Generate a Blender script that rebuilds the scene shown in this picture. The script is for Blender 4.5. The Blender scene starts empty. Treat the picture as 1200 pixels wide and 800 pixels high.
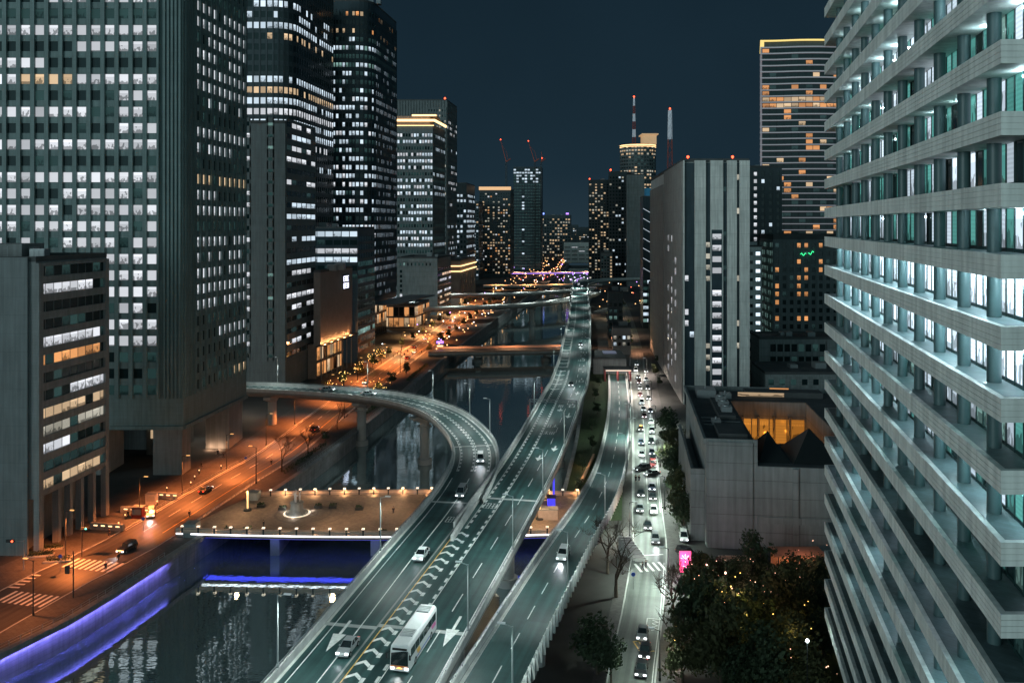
import bpy, bmesh, math, random
from mathutils import Vector, Matrix
R = math.radians
rnd = random.Random(7)
scene = bpy.context.scene
col = scene.collection

# ---------------------------------------------------------------- camera, sky, light, exposure
EYE = 68.0          # metres above the quay
FOC = 1000.0        # focal length in pixels of a 1200 px wide frame
HOR = 263.0         # row of the horizon in that frame
cam = bpy.data.cameras.new('camera'); camo = bpy.data.objects.new('camera', cam); col.objects.link(camo)
camo.location = (0, 0, EYE); camo.rotation_euler = (R(90), 0, 0)
cam.sensor_width = 36; cam.lens = 36*FOC/1200; cam.shift_y = -(400-HOR)/1200
cam.clip_start = 0.5; cam.clip_end = 20000
scene.camera = camo

world = bpy.data.worlds.new('World'); scene.world = world; world.use_nodes = True
nt = world.node_tree; nt.nodes.clear()
wo = nt.nodes.new('ShaderNodeOutputWorld'); bg = nt.nodes.new('ShaderNodeBackground')
tc = nt.nodes.new('ShaderNodeTexCoord'); sx = nt.nodes.new('ShaderNodeSeparateXYZ'); cr = nt.nodes.new('ShaderNodeValToRGB')
nt.links.new(tc.outputs['Generated'], sx.inputs[0]); nt.links.new(sx.outputs['Z'], cr.inputs[0])
e = cr.color_ramp.elements
e[0].position = 0.0; e[0].color = (.0215, .0430, .0600, 1); e[1].position = 0.30; e[1].color = (.0100, .0255, .0400, 1)
e2 = cr.color_ramp.elements.new(0.06); e2.color = (.0140, .0330, .0500, 1)
skn = nt.nodes.new('ShaderNodeTexNoise'); skn.inputs['Scale'].default_value = 3.0; skn.inputs['Detail'].default_value = 3
smx = nt.nodes.new('ShaderNodeMix'); smx.data_type = 'RGBA'; smx.blend_type = 'MULTIPLY'; smx.inputs[0].default_value = .45
nt.links.new(tc.outputs['Generated'], skn.inputs['Vector']); nt.links.new(cr.outputs[0], smx.inputs[6]); nt.links.new(skn.outputs['Fac'], smx.inputs[7])
gy = nt.nodes.new('ShaderNodeMapRange'); gy.inputs[1].default_value = .05; gy.inputs[2].default_value = -.9; gy.inputs[3].default_value = 0; gy.inputs[4].default_value = 1
nt.links.new(sx.outputs['Y'], gy.inputs[0])
gz = nt.nodes.new('ShaderNodeMapRange'); gz.inputs[1].default_value = .9; gz.inputs[2].default_value = .05; gz.inputs[3].default_value = .15; gz.inputs[4].default_value = 1
nt.links.new(sx.outputs['Z'], gz.inputs[0])
gm_ = nt.nodes.new('ShaderNodeMath'); gm_.operation = 'MULTIPLY'; nt.links.new(gy.outputs[0], gm_.inputs[0]); nt.links.new(gz.outputs[0], gm_.inputs[1])
gl_ = nt.nodes.new('ShaderNodeMix'); gl_.data_type = 'RGBA'; nt.links.new(gm_.outputs[0], gl_.inputs[0]); nt.links.new(smx.outputs[2], gl_.inputs[6]); gl_.inputs[7].default_value = (.20, .34, .36, 1)
nt.links.new(gl_.outputs[2], bg.inputs[0]); bg.inputs[1].default_value = 1.0
nt.links.new(bg.outputs[0], wo.inputs[0])

sun = bpy.data.lights.new('city_glow', 'SUN'); suno = bpy.data.objects.new('city_glow', sun); col.objects.link(suno)
sun.energy = 1.25; sun.angle = R(26); sun.color = (.76, .98, 1.0)
suno.rotation_euler = (R(88), 0, R(-50))       # wide soft night glow of the city behind the viewer

scene.view_settings.view_transform = 'Standard'; scene.view_settings.look = 'None'
scene.view_settings.exposure = 0.0; scene.view_settings.gamma = 1.0; scene.view_settings.use_curve_mapping = False
scene.render.engine = 'CYCLES'
cy = scene.cycles
cy.use_denoising = True
try: cy.denoiser = 'OPENIMAGEDENOISE'
except Exception: pass
cy.max_bounces = 5; cy.diffuse_bounces = 2; cy.glossy_bounces = 3; cy.transmission_bounces = 2; cy.transparent_max_bounces = 4
cy.sample_clamp_indirect = 3.0; cy.caustics_reflective = False; cy.caustics_refractive = False
cy.use_light_tree = True

# ---------------------------------------------------------------- materials
MATS = {}
def mat(name, base, rough=.7, var=.25, scale=.6, metal=0, emit=None, es=0, bump=0, bscale=6, spec=.4, joint=None, jcol=.6, sampled=None):
    """procedural paint / stone / metal: two octaves of blotches, optional panel joints, optional bump"""
    if name in MATS: return MATS[name]
    m = bpy.data.materials.new(name); m.use_nodes = True; MATS[name] = m
    n = m.node_tree.nodes; l = m.node_tree.links
    p = n['Principled BSDF']
    p.inputs['Roughness'].default_value = rough; p.inputs['Metallic'].default_value = metal
    p.inputs['Specular IOR Level'].default_value = spec
    t = n.new('ShaderNodeTexCoord')
    a = n.new('ShaderNodeTexNoise'); a.inputs['Scale'].default_value = scale; a.inputs['Detail'].default_value = 6; a.inputs['Roughness'].default_value = .65
    l.new(t.outputs['Object'], a.inputs['Vector'])
    r = n.new('ShaderNodeMapRange'); r.inputs[1].default_value = .25; r.inputs[2].default_value = .75
    r.inputs[3].default_value = 1-var; r.inputs[4].default_value = 1+var*.6
    l.new(a.outputs['Fac'], r.inputs[0])
    v = n.new('ShaderNodeMix'); v.data_type = 'RGBA'; v.blend_type = 'MULTIPLY'; v.inputs[0].default_value = 1
    v.inputs[6].default_value = (*base, 1); l.new(r.outputs[0], v.inputs[7])
    out = v.outputs[2]
    if joint:
        s = n.new('ShaderNodeSeparateXYZ'); l.new(t.outputs['Object'], s.inputs[0])
        ad = n.new('ShaderNodeMath'); ad.operation = 'ADD'; l.new(s.outputs['X'], ad.inputs[0]); l.new(s.outputs['Y'], ad.inputs[1])
        cb = n.new('ShaderNodeCombineXYZ'); l.new(ad.outputs[0], cb.inputs[0]); l.new(s.outputs['Z'], cb.inputs[1])
        b = n.new('ShaderNodeTexBrick'); b.inputs['Scale'].default_value = 1; b.offset = 0
        b.inputs['Brick Width'].default_value = joint[0]; b.inputs['Row Height'].default_value = joint[1]; b.inputs['Mortar Size'].default_value = joint[2]
        b.inputs['Mortar Smooth'].default_value = .1
        b.inputs['Color1'].default_value = (1, 1, 1, 1); b.inputs['Color2'].default_value = (.93, .93, .93, 1); b.inputs['Mortar'].default_value = (jcol, jcol, jcol, 1)
        l.new(cb.outputs[0], b.inputs['Vector'])
        w = n.new('ShaderNodeMix'); w.data_type = 'RGBA'; w.blend_type = 'MULTIPLY'; w.inputs[0].default_value = 1
        l.new(out, w.inputs[6]); l.new(b.outputs['Color'], w.inputs[7]); out = w.outputs[2]
    if joint or 'fascia' in name or 'curtain' in name:
        sm_ = n.new('ShaderNodeMapping'); sm_.inputs['Scale'].default_value = (1.4, 1.4, .09); l.new(t.outputs['Object'], sm_.inputs[0])
        sn_ = n.new('ShaderNodeTexNoise'); sn_.inputs['Scale'].default_value = 1.0; sn_.inputs['Detail'].default_value = 5; l.new(sm_.outputs[0], sn_.inputs['Vector'])
        sr_ = n.new('ShaderNodeMapRange'); sr_.inputs[1].default_value = .35; sr_.inputs[2].default_value = .7; sr_.inputs[3].default_value = 1.06; sr_.inputs[4].default_value = .76; l.new(sn_.outputs['Fac'], sr_.inputs[0])
        sx_ = n.new('ShaderNodeMix'); sx_.data_type = 'RGBA'; sx_.blend_type = 'MULTIPLY'; sx_.inputs[0].default_value = 1; l.new(out, sx_.inputs[6]); l.new(sr_.outputs[0], sx_.inputs[7]); out = sx_.outputs[2]
    l.new(out, p.inputs['Base Color'])
    if bump:
        c = n.new('ShaderNodeTexNoise'); c.inputs['Scale'].default_value = bscale; c.inputs['Detail'].default_value = 5
        l.new(t.outputs['Object'], c.inputs['Vector'])
        bp = n.new('ShaderNodeBump'); bp.inputs['Strength'].default_value = bump; bp.inputs['Distance'].default_value = .1
        l.new(c.outputs['Fac'], bp.inputs['Height']); l.new(bp.outputs[0], p.inputs['Normal'])
    if emit:
        p.inputs['Emission Color'].default_value = (*emit, 1); p.inputs['Emission Strength'].default_value = es
    if sampled is not None:
        m.cycles.emission_sampling = sampled
    return m

def window_material(name, sampled):
    """glass of a room seen from outside; each pane carries the light of its own room in the face attribute «room»"""
    m = bpy.data.materials.new(name); m.use_nodes = True; MATS[name] = m
    n = m.node_tree.nodes; l = m.node_tree.links; p = n['Principled BSDF']
    p.inputs['Base Color'].default_value = (.010, .026, .028, 1); p.inputs['Roughness'].default_value = .12; p.inputs['Specular IOR Level'].default_value = .6
    at = n.new('ShaderNodeAttribute'); at.attribute_name = 'room'
    uv = n.new('ShaderNodeUVMap')
    sp = n.new('ShaderNodeSeparateXYZ'); l.new(uv.outputs[0], sp.inputs[0])
    off = n.new('ShaderNodeVectorMath'); off.operation = 'MULTIPLY_ADD'
    cmb = n.new('ShaderNodeCombineXYZ'); l.new(at.outputs['Alpha'], cmb.inputs[0]); l.new(at.outputs['Alpha'], cmb.inputs[1])
    k = n.new('ShaderNodeVectorMath'); k.operation = 'SCALE'; k.inputs['Scale'].default_value = 91.7; l.new(cmb.outputs[0], k.inputs[0])
    l.new(uv.outputs[0], off.inputs[0]); off.inputs[1].default_value = (3.0, 1.7, 1); l.new(k.outputs[0], off.inputs[2])
    no = n.new('ShaderNodeTexNoise'); no.inputs['Scale'].default_value = 1.2; no.inputs['Detail'].default_value = 1; l.new(off.outputs[0], no.inputs['Vector'])
    def math_(op, x, y):
        q = n.new('ShaderNodeMath'); q.operation = op
        for i, v_ in enumerate((x, y)):
            if isinstance(v_, (int, float)): q.inputs[i].default_value = v_
            else: l.new(v_, q.inputs[i])
        return q.outputs[0]
    A = at.outputs['Alpha']; V = sp.outputs['Y']
    # desks and people below, a bright ceiling with lamp rows above
    hm = n.new('ShaderNodeMapRange'); hm.inputs[1].default_value = 0; hm.inputs[2].default_value = .8; hm.inputs[3].default_value = .38; hm.inputs[4].default_value = .72; l.new(V, hm.inputs[0])
    gt = math_('LESS_THAN', hm.outputs[0], no.outputs['Fac'])
    room_ = math_('SUBTRACT', .80, math_('MULTIPLY', gt, .50))
    wv = n.new('ShaderNodeTexWave'); wv.bands_direction = 'X'; wv.inputs['Scale'].default_value = 1.1; wv.inputs['Distortion'].default_value = .6; l.new(off.outputs[0], wv.inputs['Vector'])
    ceil_ = math_('MULTIPLY', math_('GREATER_THAN', V, .74), math_('MULTIPLY', wv.outputs['Fac'], .55))
    room_ = math_('ADD', room_, ceil_)
    # a blind let down to its own height in each pane, with slats
    h1 = math_('FRACT', math_('MULTIPLY', A, 7.31), 0.0); edge = math_('SUBTRACT', math_('MULTIPLY', h1, 1.9), .45)
    down = math_('GREATER_THAN', V, edge)
    w2 = n.new('ShaderNodeTexWave'); w2.bands_direction = 'Y'; w2.inputs['Scale'].default_value = 2.6; w2.inputs['Distortion'].default_value = .8; l.new(uv.outputs[0], w2.inputs['Vector'])
    bl_ = math_('ADD', .80, math_('MULTIPLY', w2.outputs['Fac'], .18))
    mxx = n.new('ShaderNodeMix'); l.new(down, mxx.inputs[0]); l.new(room_, mxx.inputs[2]); l.new(bl_, mxx.inputs[3])
    mu = n.new('ShaderNodeMath'); mu.operation = 'MULTIPLY'; l.new(mxx.outputs[0], mu.inputs[0]); mu.inputs[1].default_value = 1.0
    big = n.new('ShaderNodeMapRange'); big.inputs[1].default_value = 0; big.inputs[2].default_value = 1; big.inputs[3].default_value = .70; big.inputs[4].default_value = 1.15
    l.new(at.outputs['Alpha'], big.inputs[0])
    m2 = n.new('ShaderNodeMath'); m2.operation = 'MULTIPLY'; l.new(mu.outputs[0], m2.inputs[0]); l.new(big.outputs[0], m2.inputs[1])
    l.new(at.outputs['Color'], p.inputs['Emission Color']); l.new(m2.outputs[0], p.inputs['Emission Strength'])
    m.cycles.emission_sampling = sampled
    return m
WIN = window_material('window_glass', 'NONE')
WINL = window_material('window_glass_bright', 'FRONT')

def road_mat(name, base, uvroad=False):
    m = mat(name, base, .55, .3, .35, spec=.45, bump=.15, bscale=30)
    if uvroad:
        n = m.node_tree.nodes; l = m.node_tree.links; p = n['Principled BSDF']
        src = p.inputs['Base Color'].links[0].from_socket
        uv = n.new('ShaderNodeUVMap'); sp = n.new('ShaderNodeSeparateXYZ'); l.new(uv.outputs[0], sp.inputs[0])
        def M_(op, x, y=0.0):
            q = n.new('ShaderNodeMath'); q.operation = op
            for i, v_ in enumerate((x, y)):
                if isinstance(v_, (int, float)): q.inputs[i].default_value = v_
                else: l.new(v_, q.inputs[i])
            return q.outputs[0]
        tr = M_('MULTIPLY_ADD', M_('COSINE', M_('MULTIPLY', sp.outputs['X'], 3.81)), .13); tr.node.inputs[2].default_value = .92
        cb = n.new('ShaderNodeCombineXYZ'); l.new(M_('MULTIPLY', sp.outputs['X'], 1.8), cb.inputs[0]); l.new(M_('MULTIPLY', sp.outputs['Y'], .05), cb.inputs[1])
        st = n.new('ShaderNodeTexNoise'); st.inputs['Scale'].default_value = 1; st.inputs['Detail'].default_value = 6; l.new(cb.outputs[0], st.inputs['Vector'])
        s1 = n.new('ShaderNodeMapRange'); s1.inputs[1].default_value = .3; s1.inputs[2].default_value = .7; s1.inputs[3].default_value = .72; s1.inputs[4].default_value = 1.3; l.new(st.outputs['Fac'], s1.inputs[0])
        c2 = n.new('ShaderNodeCombineXYZ'); l.new(M_('FLOOR', M_('DIVIDE', sp.outputs['X'], 3.3)), c2.inputs[0]); l.new(M_('FLOOR', M_('DIVIDE', sp.outputs['Y'], 17.0)), c2.inputs[1])
        wn = n.new('ShaderNodeTexWhiteNoise'); wn.noise_dimensions = '2D'; l.new(c2.outputs[0], wn.inputs['Vector'])
        pt = n.new('ShaderNodeMapRange'); pt.inputs[3].default_value = .84; pt.inputs[4].default_value = 1.14; l.new(wn.outputs['Value'], pt.inputs[0])
        k = M_('MULTIPLY', M_('MULTIPLY', tr, s1.outputs[0]), pt.outputs[0])
        mx = n.new('ShaderNodeMix'); mx.data_type = 'RGBA'; mx.blend_type = 'MULTIPLY'; mx.inputs[0].default_value = 1; l.new(src, mx.inputs[6]); l.new(k, mx.inputs[7]); l.new(mx.outputs[2], p.inputs['Base Color'])
    return m

def water_mat():
    m = bpy.data.materials.new('river_water'); m.use_nodes = True; MATS['river_water'] = m
    n = m.node_tree.nodes; l = m.node_tree.links; p = n['Principled BSDF']
    p.inputs['Base Color'].default_value = (.42, .54, .55, 1); p.inputs['Metallic'].default_value = .75; p.inputs['Roughness'].default_value = .02
    p.inputs['IOR'].default_value = 2.3; p.inputs['Specular IOR Level'].default_value = .6
    t = n.new('ShaderNodeTexCoord')
    mp = n.new('ShaderNodeMapping'); mp.inputs['Scale'].default_value = (.55, .95, 1); l.new(t.outputs['Object'], mp.inputs[0])
    a = n.new('ShaderNodeTexNoise'); a.inputs['Scale'].default_value = .55; a.inputs['Detail'].default_value = 2; a.inputs['Roughness'].default_value = .6
    l.new(mp.outputs[0], a.inputs['Vector'])
    b = n.new('ShaderNodeTexNoise'); b.inputs['Scale'].default_value = 2.6; b.inputs['Detail'].default_value = 2; l.new(mp.outputs[0], b.inputs['Vector'])
    ad = n.new('ShaderNodeMath'); ad.operation = 'MULTIPLY_ADD'; ad.inputs[1].default_value = .18; l.new(b.outputs['Fac'], ad.inputs[0]); l.new(a.outputs['Fac'], ad.inputs[2])
    bp = n.new('ShaderNodeBump'); bp.inputs['Strength'].default_value = .20; bp.inputs['Distance'].default_value = .085
    l.new(ad.outputs[0], bp.inputs['Height']); l.new(bp.outputs[0], p.inputs['Normal'])
    return m

def lum(name, c, s, sampled='AUTO'):
    return mat(name, tuple(min(1, x*.6) for x in c), .4, .05, 2, emit=c, es=s, sampled=sampled)

CONC = mat('concrete', (.30, .31, .30), .8, .3, .25, bump=.2)
CONC_L = mat('pale_concrete', (.44, .45, .44), .8, .25, .3, bump=.15)
DARKMET = mat('dark_metal', (.035, .04, .042), .45, .2, 3, metal=.3)
GREYMET = mat('grey_metal', (.30, .32, .33), .4, .15, 3, metal=.4)
ASPH = road_mat('asphalt', (.058, .060, .062))
ASPH_A = road_mat('avenue_asphalt', (.066, .062, .060), True)
ASPH_D = road_mat('expressway_asphalt', (.033, .082, .080), True)
ASPH_S = road_mat('street_asphalt', (.13, .145, .135), True)
PAVE = mat('paving_stone', (.105, .10, .098), .75, .3, .5, joint=(1.2, .6, .03))
WHITE = mat('road_paint_white', (.75, .76, .74), .6, .35, 2.2)
YELLOW = mat('road_paint_yellow', (.75, .46, .12), .6, .3, 2)
GRASS = mat('lawn', (.035, .060, .022), .95, .5, .8, bump=.6, bscale=9)
ROOFM = mat('roof_membrane', (.085, .09, .092), .9, .35, .2)
BARR = mat('barrier_concrete', (.62, .62, .60), .75, .3, .5)
EARTH = mat('city_ground', (.07, .07, .068), .9, .4, .08)
LEAF = mat('evergreen_leaf', (.035, .060, .030), .75, .55, .9)
LEAF2 = mat('olive_leaf', (.060, .070, .028), .75, .55, .9)
BARK = mat('bark', (.075, .058, .045), .9, .4, 3)
RUBBER = mat('tyre_rubber', (.02, .02, .02), .8, .2, 8)
CARGLASS = mat('car_glass', (.012, .018, .02), .08, .1, 3, spec=.8)

# ---------------------------------------------------------------- mesh builder
class MB:
    def __init__(s): s.v = []; s.f = []; s.uv = {}; s.sm = set(); s.mi = {}
    def add(s, vs, fs, smooth=False, mi=0):
        b = len(s.v); s.v += [tuple(p) for p in vs]
        for f in fs:
            if smooth: s.sm.add(len(s.f))
            if mi: s.mi[len(s.f)] = mi
            s.f.append(tuple(b+i for i in f))
        return s
    def quad(s, a, b, c, d, mi=0): return s.add([a, b, c, d], [(0, 1, 2, 3)], mi=mi)
    def box(s, x0, x1, y0, y1, z0, z1, mi=0):
        return s.add([(x0,y0,z0),(x1,y0,z0),(x1,y1,z0),(x0,y1,z0),(x0,y0,z1),(x1,y0,z1),(x1,y1,z1),(x0,y1,z1)],
                     [(3,2,1,0),(4,5,6,7),(0,1,5,4),(1,2,6,5),(2,3,7,6),(3,0,4,7)], mi=mi)
    def frame(s, o, ux, uy, uz, mi=0):
        """box from origin corner and three edge vectors"""
        o = Vector(o); ux = Vector(ux); uy = Vector(uy); uz = Vector(uz)
        p = [o, o+ux, o+ux+uy, o+uy]; p += [q+uz for q in p]
        return s.add(p, [(3,2,1,0),(4,5,6,7),(0,1,5,4),(1,2,6,5),(2,3,7,6),(3,0,4,7)], mi=mi)
    def prism(s, poly, z0, z1, mi=0):
        n = len(poly)
        vs = [(x, y, z0) for x, y in poly]+[(x, y, z1) for x, y in poly]
        fs = [tuple(range(n-1, -1, -1)), tuple(range(n, 2*n))]+[(i, (i+1) % n, n+(i+1) % n, n+i) for i in range(n)]
        return s.add(vs, fs, mi=mi)
    def tube(s, a, b, r0, r1=None, n=8, mi=0, cap=True):
        a = Vector(a); b = Vector(b); r1 = r0 if r1 is None else r1
        d = (b-a).normalized(); u = d.orthogonal().normalized(); w = d.cross(u)
        vs = []
        for c, r in ((a, r0), (b, r1)):
            vs += [c+(u*math.cos(2*math.pi*i/n)+w*math.sin(2*math.pi*i/n))*r for i in range(n)]
        s.add(vs, [(i, (i+1) % n, n+(i+1) % n, n+i) for i in range(n)], smooth=True, mi=mi)
        if cap: s.add(vs[:n], [tuple(range(n-1, -1, -1))], mi=mi); s.add(vs[n:], [tuple(range(n))], mi=mi)
        return s
    def lathe(s, c, prof, n=16, mi=0):
        cx, cy_, cz = c; vs = []
        for r, z in prof: vs += [(cx+r*math.cos(2*math.pi*i/n), cy_+r*math.sin(2*math.pi*i/n), cz+z) for i in range(n)]
        fs = [(k*n+i, k*n+(i+1) % n, (k+1)*n+(i+1) % n, (k+1)*n+i) for k in range(len(prof)-1) for i in range(n)]
        s.add(vs, fs, smooth=True, mi=mi)
        return s
    def ball(s, c, r, n=8, m=6, mi=0, sc=(1, 1, 1)):
        c = Vector(c); vs = [c+Vector((0, 0, -r*sc[2]))]
        for j in range(1, m):
            a = -math.pi/2+math.pi*j/m
            vs += [c+Vector((r*sc[0]*math.cos(a)*math.cos(2*math.pi*i/n), r*sc[1]*math.cos(a)*math.sin(2*math.pi*i/n), r*sc[2]*math.sin(a))) for i in range(n)]
        vs.append(c+Vector((0, 0, r*sc[2])))
        fs = [(0, 1+(i+1) % n, 1+i) for i in range(n)]
        for j in range(m-2): fs += [(1+j*n+i, 1+j*n+(i+1) % n, 1+(j+1)*n+(i+1) % n, 1+(j+1)*n+i) for i in range(n)]
        L = len(vs)-1; fs += [(1+(m-2)*n+i, 1+(m-2)*n+(i+1) % n, L) for i in range(n)]
        return s.add(vs, fs, smooth=True, mi=mi)
    def sweep(s, path, prof, closed=True, mi=0, caps=True):
        """path: Path; prof: (offset to the right, height) loop, carried along the path"""
        m = len(prof); vs = []
        for p, nrm in path:
            vs += [(p.x+nrm.x*o, p.y+nrm.y*o, p.z+h) for o, h in prof]
        fs = []
        rng = range(m) if closed else range(m-1)
        for k in range(len(path)-1):
            for i in rng: fs.append((k*m+i, k*m+(i+1) % m, (k+1)*m+(i+1) % m, (k+1)*m+i))
        if closed and caps: fs += [tuple(range(m-1, -1, -1)), tuple(range((len(path)-1)*m, len(path)*m))]
        return s.add(vs, fs, mi=mi)
    def build(s, name, m, parent=None, off=(0, 0, 0)):
        me = bpy.data.meshes.new(name)
        ox, oy, oz = off
        me.from_pydata([(x-ox, y-oy, z-oz) for x, y, z in s.v], [], s.f)
        for x in (m if isinstance(m, (list, tuple)) else [m]): me.materials.append(x)
        if s.sm:
            me.polygons.foreach_set('use_smooth', [i in s.sm for i in range(len(s.f))])
        if s.mi:
            me.polygons.foreach_set('material_index', [s.mi.get(i, 0) for i in range(len(s.f))])
        me.update()
        o = bpy.data.objects.new(name, me); col.objects.link(o)
        if parent: o.parent = parent
        return o

def thing(name, label, cat, loc=(0, 0, 0), rz=0, group=None):
    o = bpy.data.objects.new(name, None); col.objects.link(o); o.empty_display_size = .5
    o.location = loc; o.rotation_euler = (0, 0, rz)
    o['label'] = label; o['category'] = cat
    if group: o['group'] = group
    return o
def tag(o, label, cat, group=None):
    o['label'] = label; o['category'] = cat
    if group: o['group'] = group
    return o
def struct(o, kind='structure'): o['kind'] = kind; return o
def clone(o, loc=None, rz=None, label=None, group=None, parent=None, scale=None):
    c = o.copy(); col.objects.link(c)
    if parent: c.parent = parent
    for ch in list(o.children): clone(ch, parent=c)
    if loc is not None: c.location = loc
    if rz is not None: c.rotation_euler = (0, 0, rz)
    if label: c['label'] = label
    if group: c['group'] = group
    if scale: c.scale = (scale,)*3 if not isinstance(scale, tuple) else scale
    return c

def on(px, py, z=0.0):
    """surveyed point: where the sight line meets the level z"""
    Y = (EYE-z)*FOC/(py-HOR); return Vector(((px-600)*Y/FOC, Y, z))

def smooth(pts, step=6.0):
    """Catmull-Rom through the surveyed centre line, with a right-hand normal at each station"""
    P = [Vector(p if len(p) == 3 else (p[0], p[1], 0)) for p in pts]
    P = [P[0]*2-P[1]]+P+[P[-1]*2-P[-2]]; out = []
    for i in range(1, len(P)-2):
        a, b, c, d = P[i-1:i+3]; n = max(1, int((c-b).length/step))
        for k in range(n):
            t = k/n
            out.append(.5*((2*b)+(c-a)*t+(2*a-5*b+4*c-d)*t*t+(3*b-a-3*c+d)*t**3))
    out.append(P[-2])
    return withn(out)
def withn(out):
    res = []
    for i, p in enumerate(out):
        d = (out[min(i+1, len(out)-1)]-out[max(i-1, 0)]); d.z = 0; d.normalize()
        res.append((p, Vector((d.y, -d.x, 0))))
    return res
def shifted(path, o, dz=0): return withn([p+n*o+Vector((0, 0, dz)) for p, n in path])
def arc(path):
    s = [0]
    for i in range(1, len(path)): s.append(s[-1]+(path[i][0]-path[i-1][0]).length)
    return s
def at(path, s, S=None):
    S = S or arc(path); s = max(0, min(S[-1], s))
    for i in range(1, len(S)):
        if s <= S[i]:
            t = (s-S[i-1])/max(1e-6, S[i]-S[i-1]); return path[i-1][0].lerp(path[i][0], t), path[i-1][1].lerp(path[i][1], t).normalized()
    return path[-1]
def atY(path, Y):
    for i in range(1, len(path)):
        a, b = path[i-1][0], path[i][0]
        if (a.y-Y)*(b.y-Y) <= 0 and a.y != b.y:
            t = (Y-a.y)/(b.y-a.y); return a.lerp(b, t), path[i][1]
    return path[0] if abs(path[0][0].y-Y) < abs(path[-1][0].y-Y) else path[-1]
def cut(path, y0, y1): return [q for q in path if y0 <= q[0].y <= y1]
def stripe(mb, path, o, w, dz=.02, mi=0):
    mb.sweep(path, [(o-w/2, dz), (o+w/2, dz)], closed=False, mi=mi)
def dashes(mb, path, o, w, on_, off_, dz=.02, s0=0, s1=None, mi=0):
    S = arc(path); s = s0; s1 = S[-1] if s1 is None else s1
    while s+on_ < s1:
        a, n = at(path, s, S); b, n2 = at(path, s+on_, S)
        mb.quad(*[(p.x+m.x*q, p.y+m.y*q, p.z+dz) for p, m, q in ((a, n, o-w/2), (a, n, o+w/2), (b, n2, o+w/2), (b, n2, o-w/2))], mi=mi)
        s += on_+off_
def lamp_light(name, loc, energy, color, r=.3, parent=None, spot=None, rot=None, blend=.5):
    L = bpy.data.lights.new(name, 'SPOT' if spot else 'POINT'); L.energy = energy; L.color = color; L.shadow_soft_size = r
    if spot: L.spot_size = spot; L.spot_blend = blend
    o = bpy.data.objects.new(name, L); col.objects.link(o); o.location = loc
    if rot: o.rotation_euler = rot
    if parent: o.parent = parent
    return o

def road_strip(name, path, o0, o1, z, m, parent=None):
    S = arc(path); vs = []; uvs = []; fs = []
    for (p, nn), s_ in zip(path, S):
        for o in (o0, o1): vs.append((p.x+nn.x*o, p.y+nn.y*o, p.z+z)); uvs.append((o, s_))
    for k in range(len(path)-1): fs.append((2*k, 2*k+1, 2*k+3, 2*k+2))
    me = bpy.data.meshes.new(name); me.from_pydata(vs, [], fs); me.materials.append(m)
    uv = me.uv_layers.new(name='UVMap'); uv.data.foreach_set('uv', [c for f in fs for i in f for c in uvs[i]]); me.update()
    o = bpy.data.objects.new(name, me); col.objects.link(o)
    if parent: o.parent = parent
    return o
# ---------------------------------------------------------------- buildings
KIND = {'w': (.86, .89, .95, 1.0), 'b': (.72, .87, 1.0, 1.12), 't': (.10, .24, .23, .20), 'y': (1.0, .70, .42, .85), 'o': (1.0, .43, .15, .85),
        'd': (.06, .13, .13, .30), 'g': (.42, .75, .68, .5), 'W': (.72, .88, 1.0, 2.4), 'G': (.16, .60, .54, .62), 'O': (1.0, .36, .05, .75), 'B': (.10, .35, .55, .5), 'q': (.9, .85, .7, .6)}
def room(k, r=rnd):
    if k == '.': return (0, 0, 0, r.random())
    c = KIND[k]; s = c[3]*r.uniform(.72, 1.12)
    return (c[0]*s, c[1]*s, c[2]*s, r.random())
def windows_mesh(name, wins, parent, off, m):
    me = bpy.data.meshes.new(name); vs = []; fs = []
    for i, (o, u, v, c) in enumerate(wins):
        vs += [o, o+u, o+u+v, o+v]; fs.append((4*i, 4*i+1, 4*i+2, 4*i+3))
    me.from_pydata([tuple(p-Vector(off)) for p in vs], [], fs); me.materials.append(m)
    uv = me.uv_layers.new(name='UVMap'); uv.data.foreach_set('uv', [0., 0., 1., 0., 1., 1., 0., 1.]*len(wins))
    a = me.attributes.new('room', 'FLOAT_COLOR', 'FACE'); a.data.foreach_set('color', [x for w in wins for x in w[3]])
    me.update()
    o = bpy.data.objects.new(name, me); col.objects.link(o); o.parent = parent
    return o
def rows(specs, r, c, nc, rg, dark='d', pd=.12):
    s = specs[r % len(specs)] if r < len(specs) else '.'
    k = s[0]
    if len(s) > 1:
        n = int(s[1:-1])
        if s[-1] == 'L' and c >= n: k = '.'
        if s[-1] == 'R' and c < nc-n: k = '.'
    if k == 'm': k = rg.choice('wwt.w')
    if k == 'n': k = rg.choice('bbb.b.')
    if k == 'h': k = rg.choice('yoy....')
    if k not in '.' and rg.random() < .05: k = rg.choice('.t')
    if k == '.' and rg.random() < pd: k = dark
    return k

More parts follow.
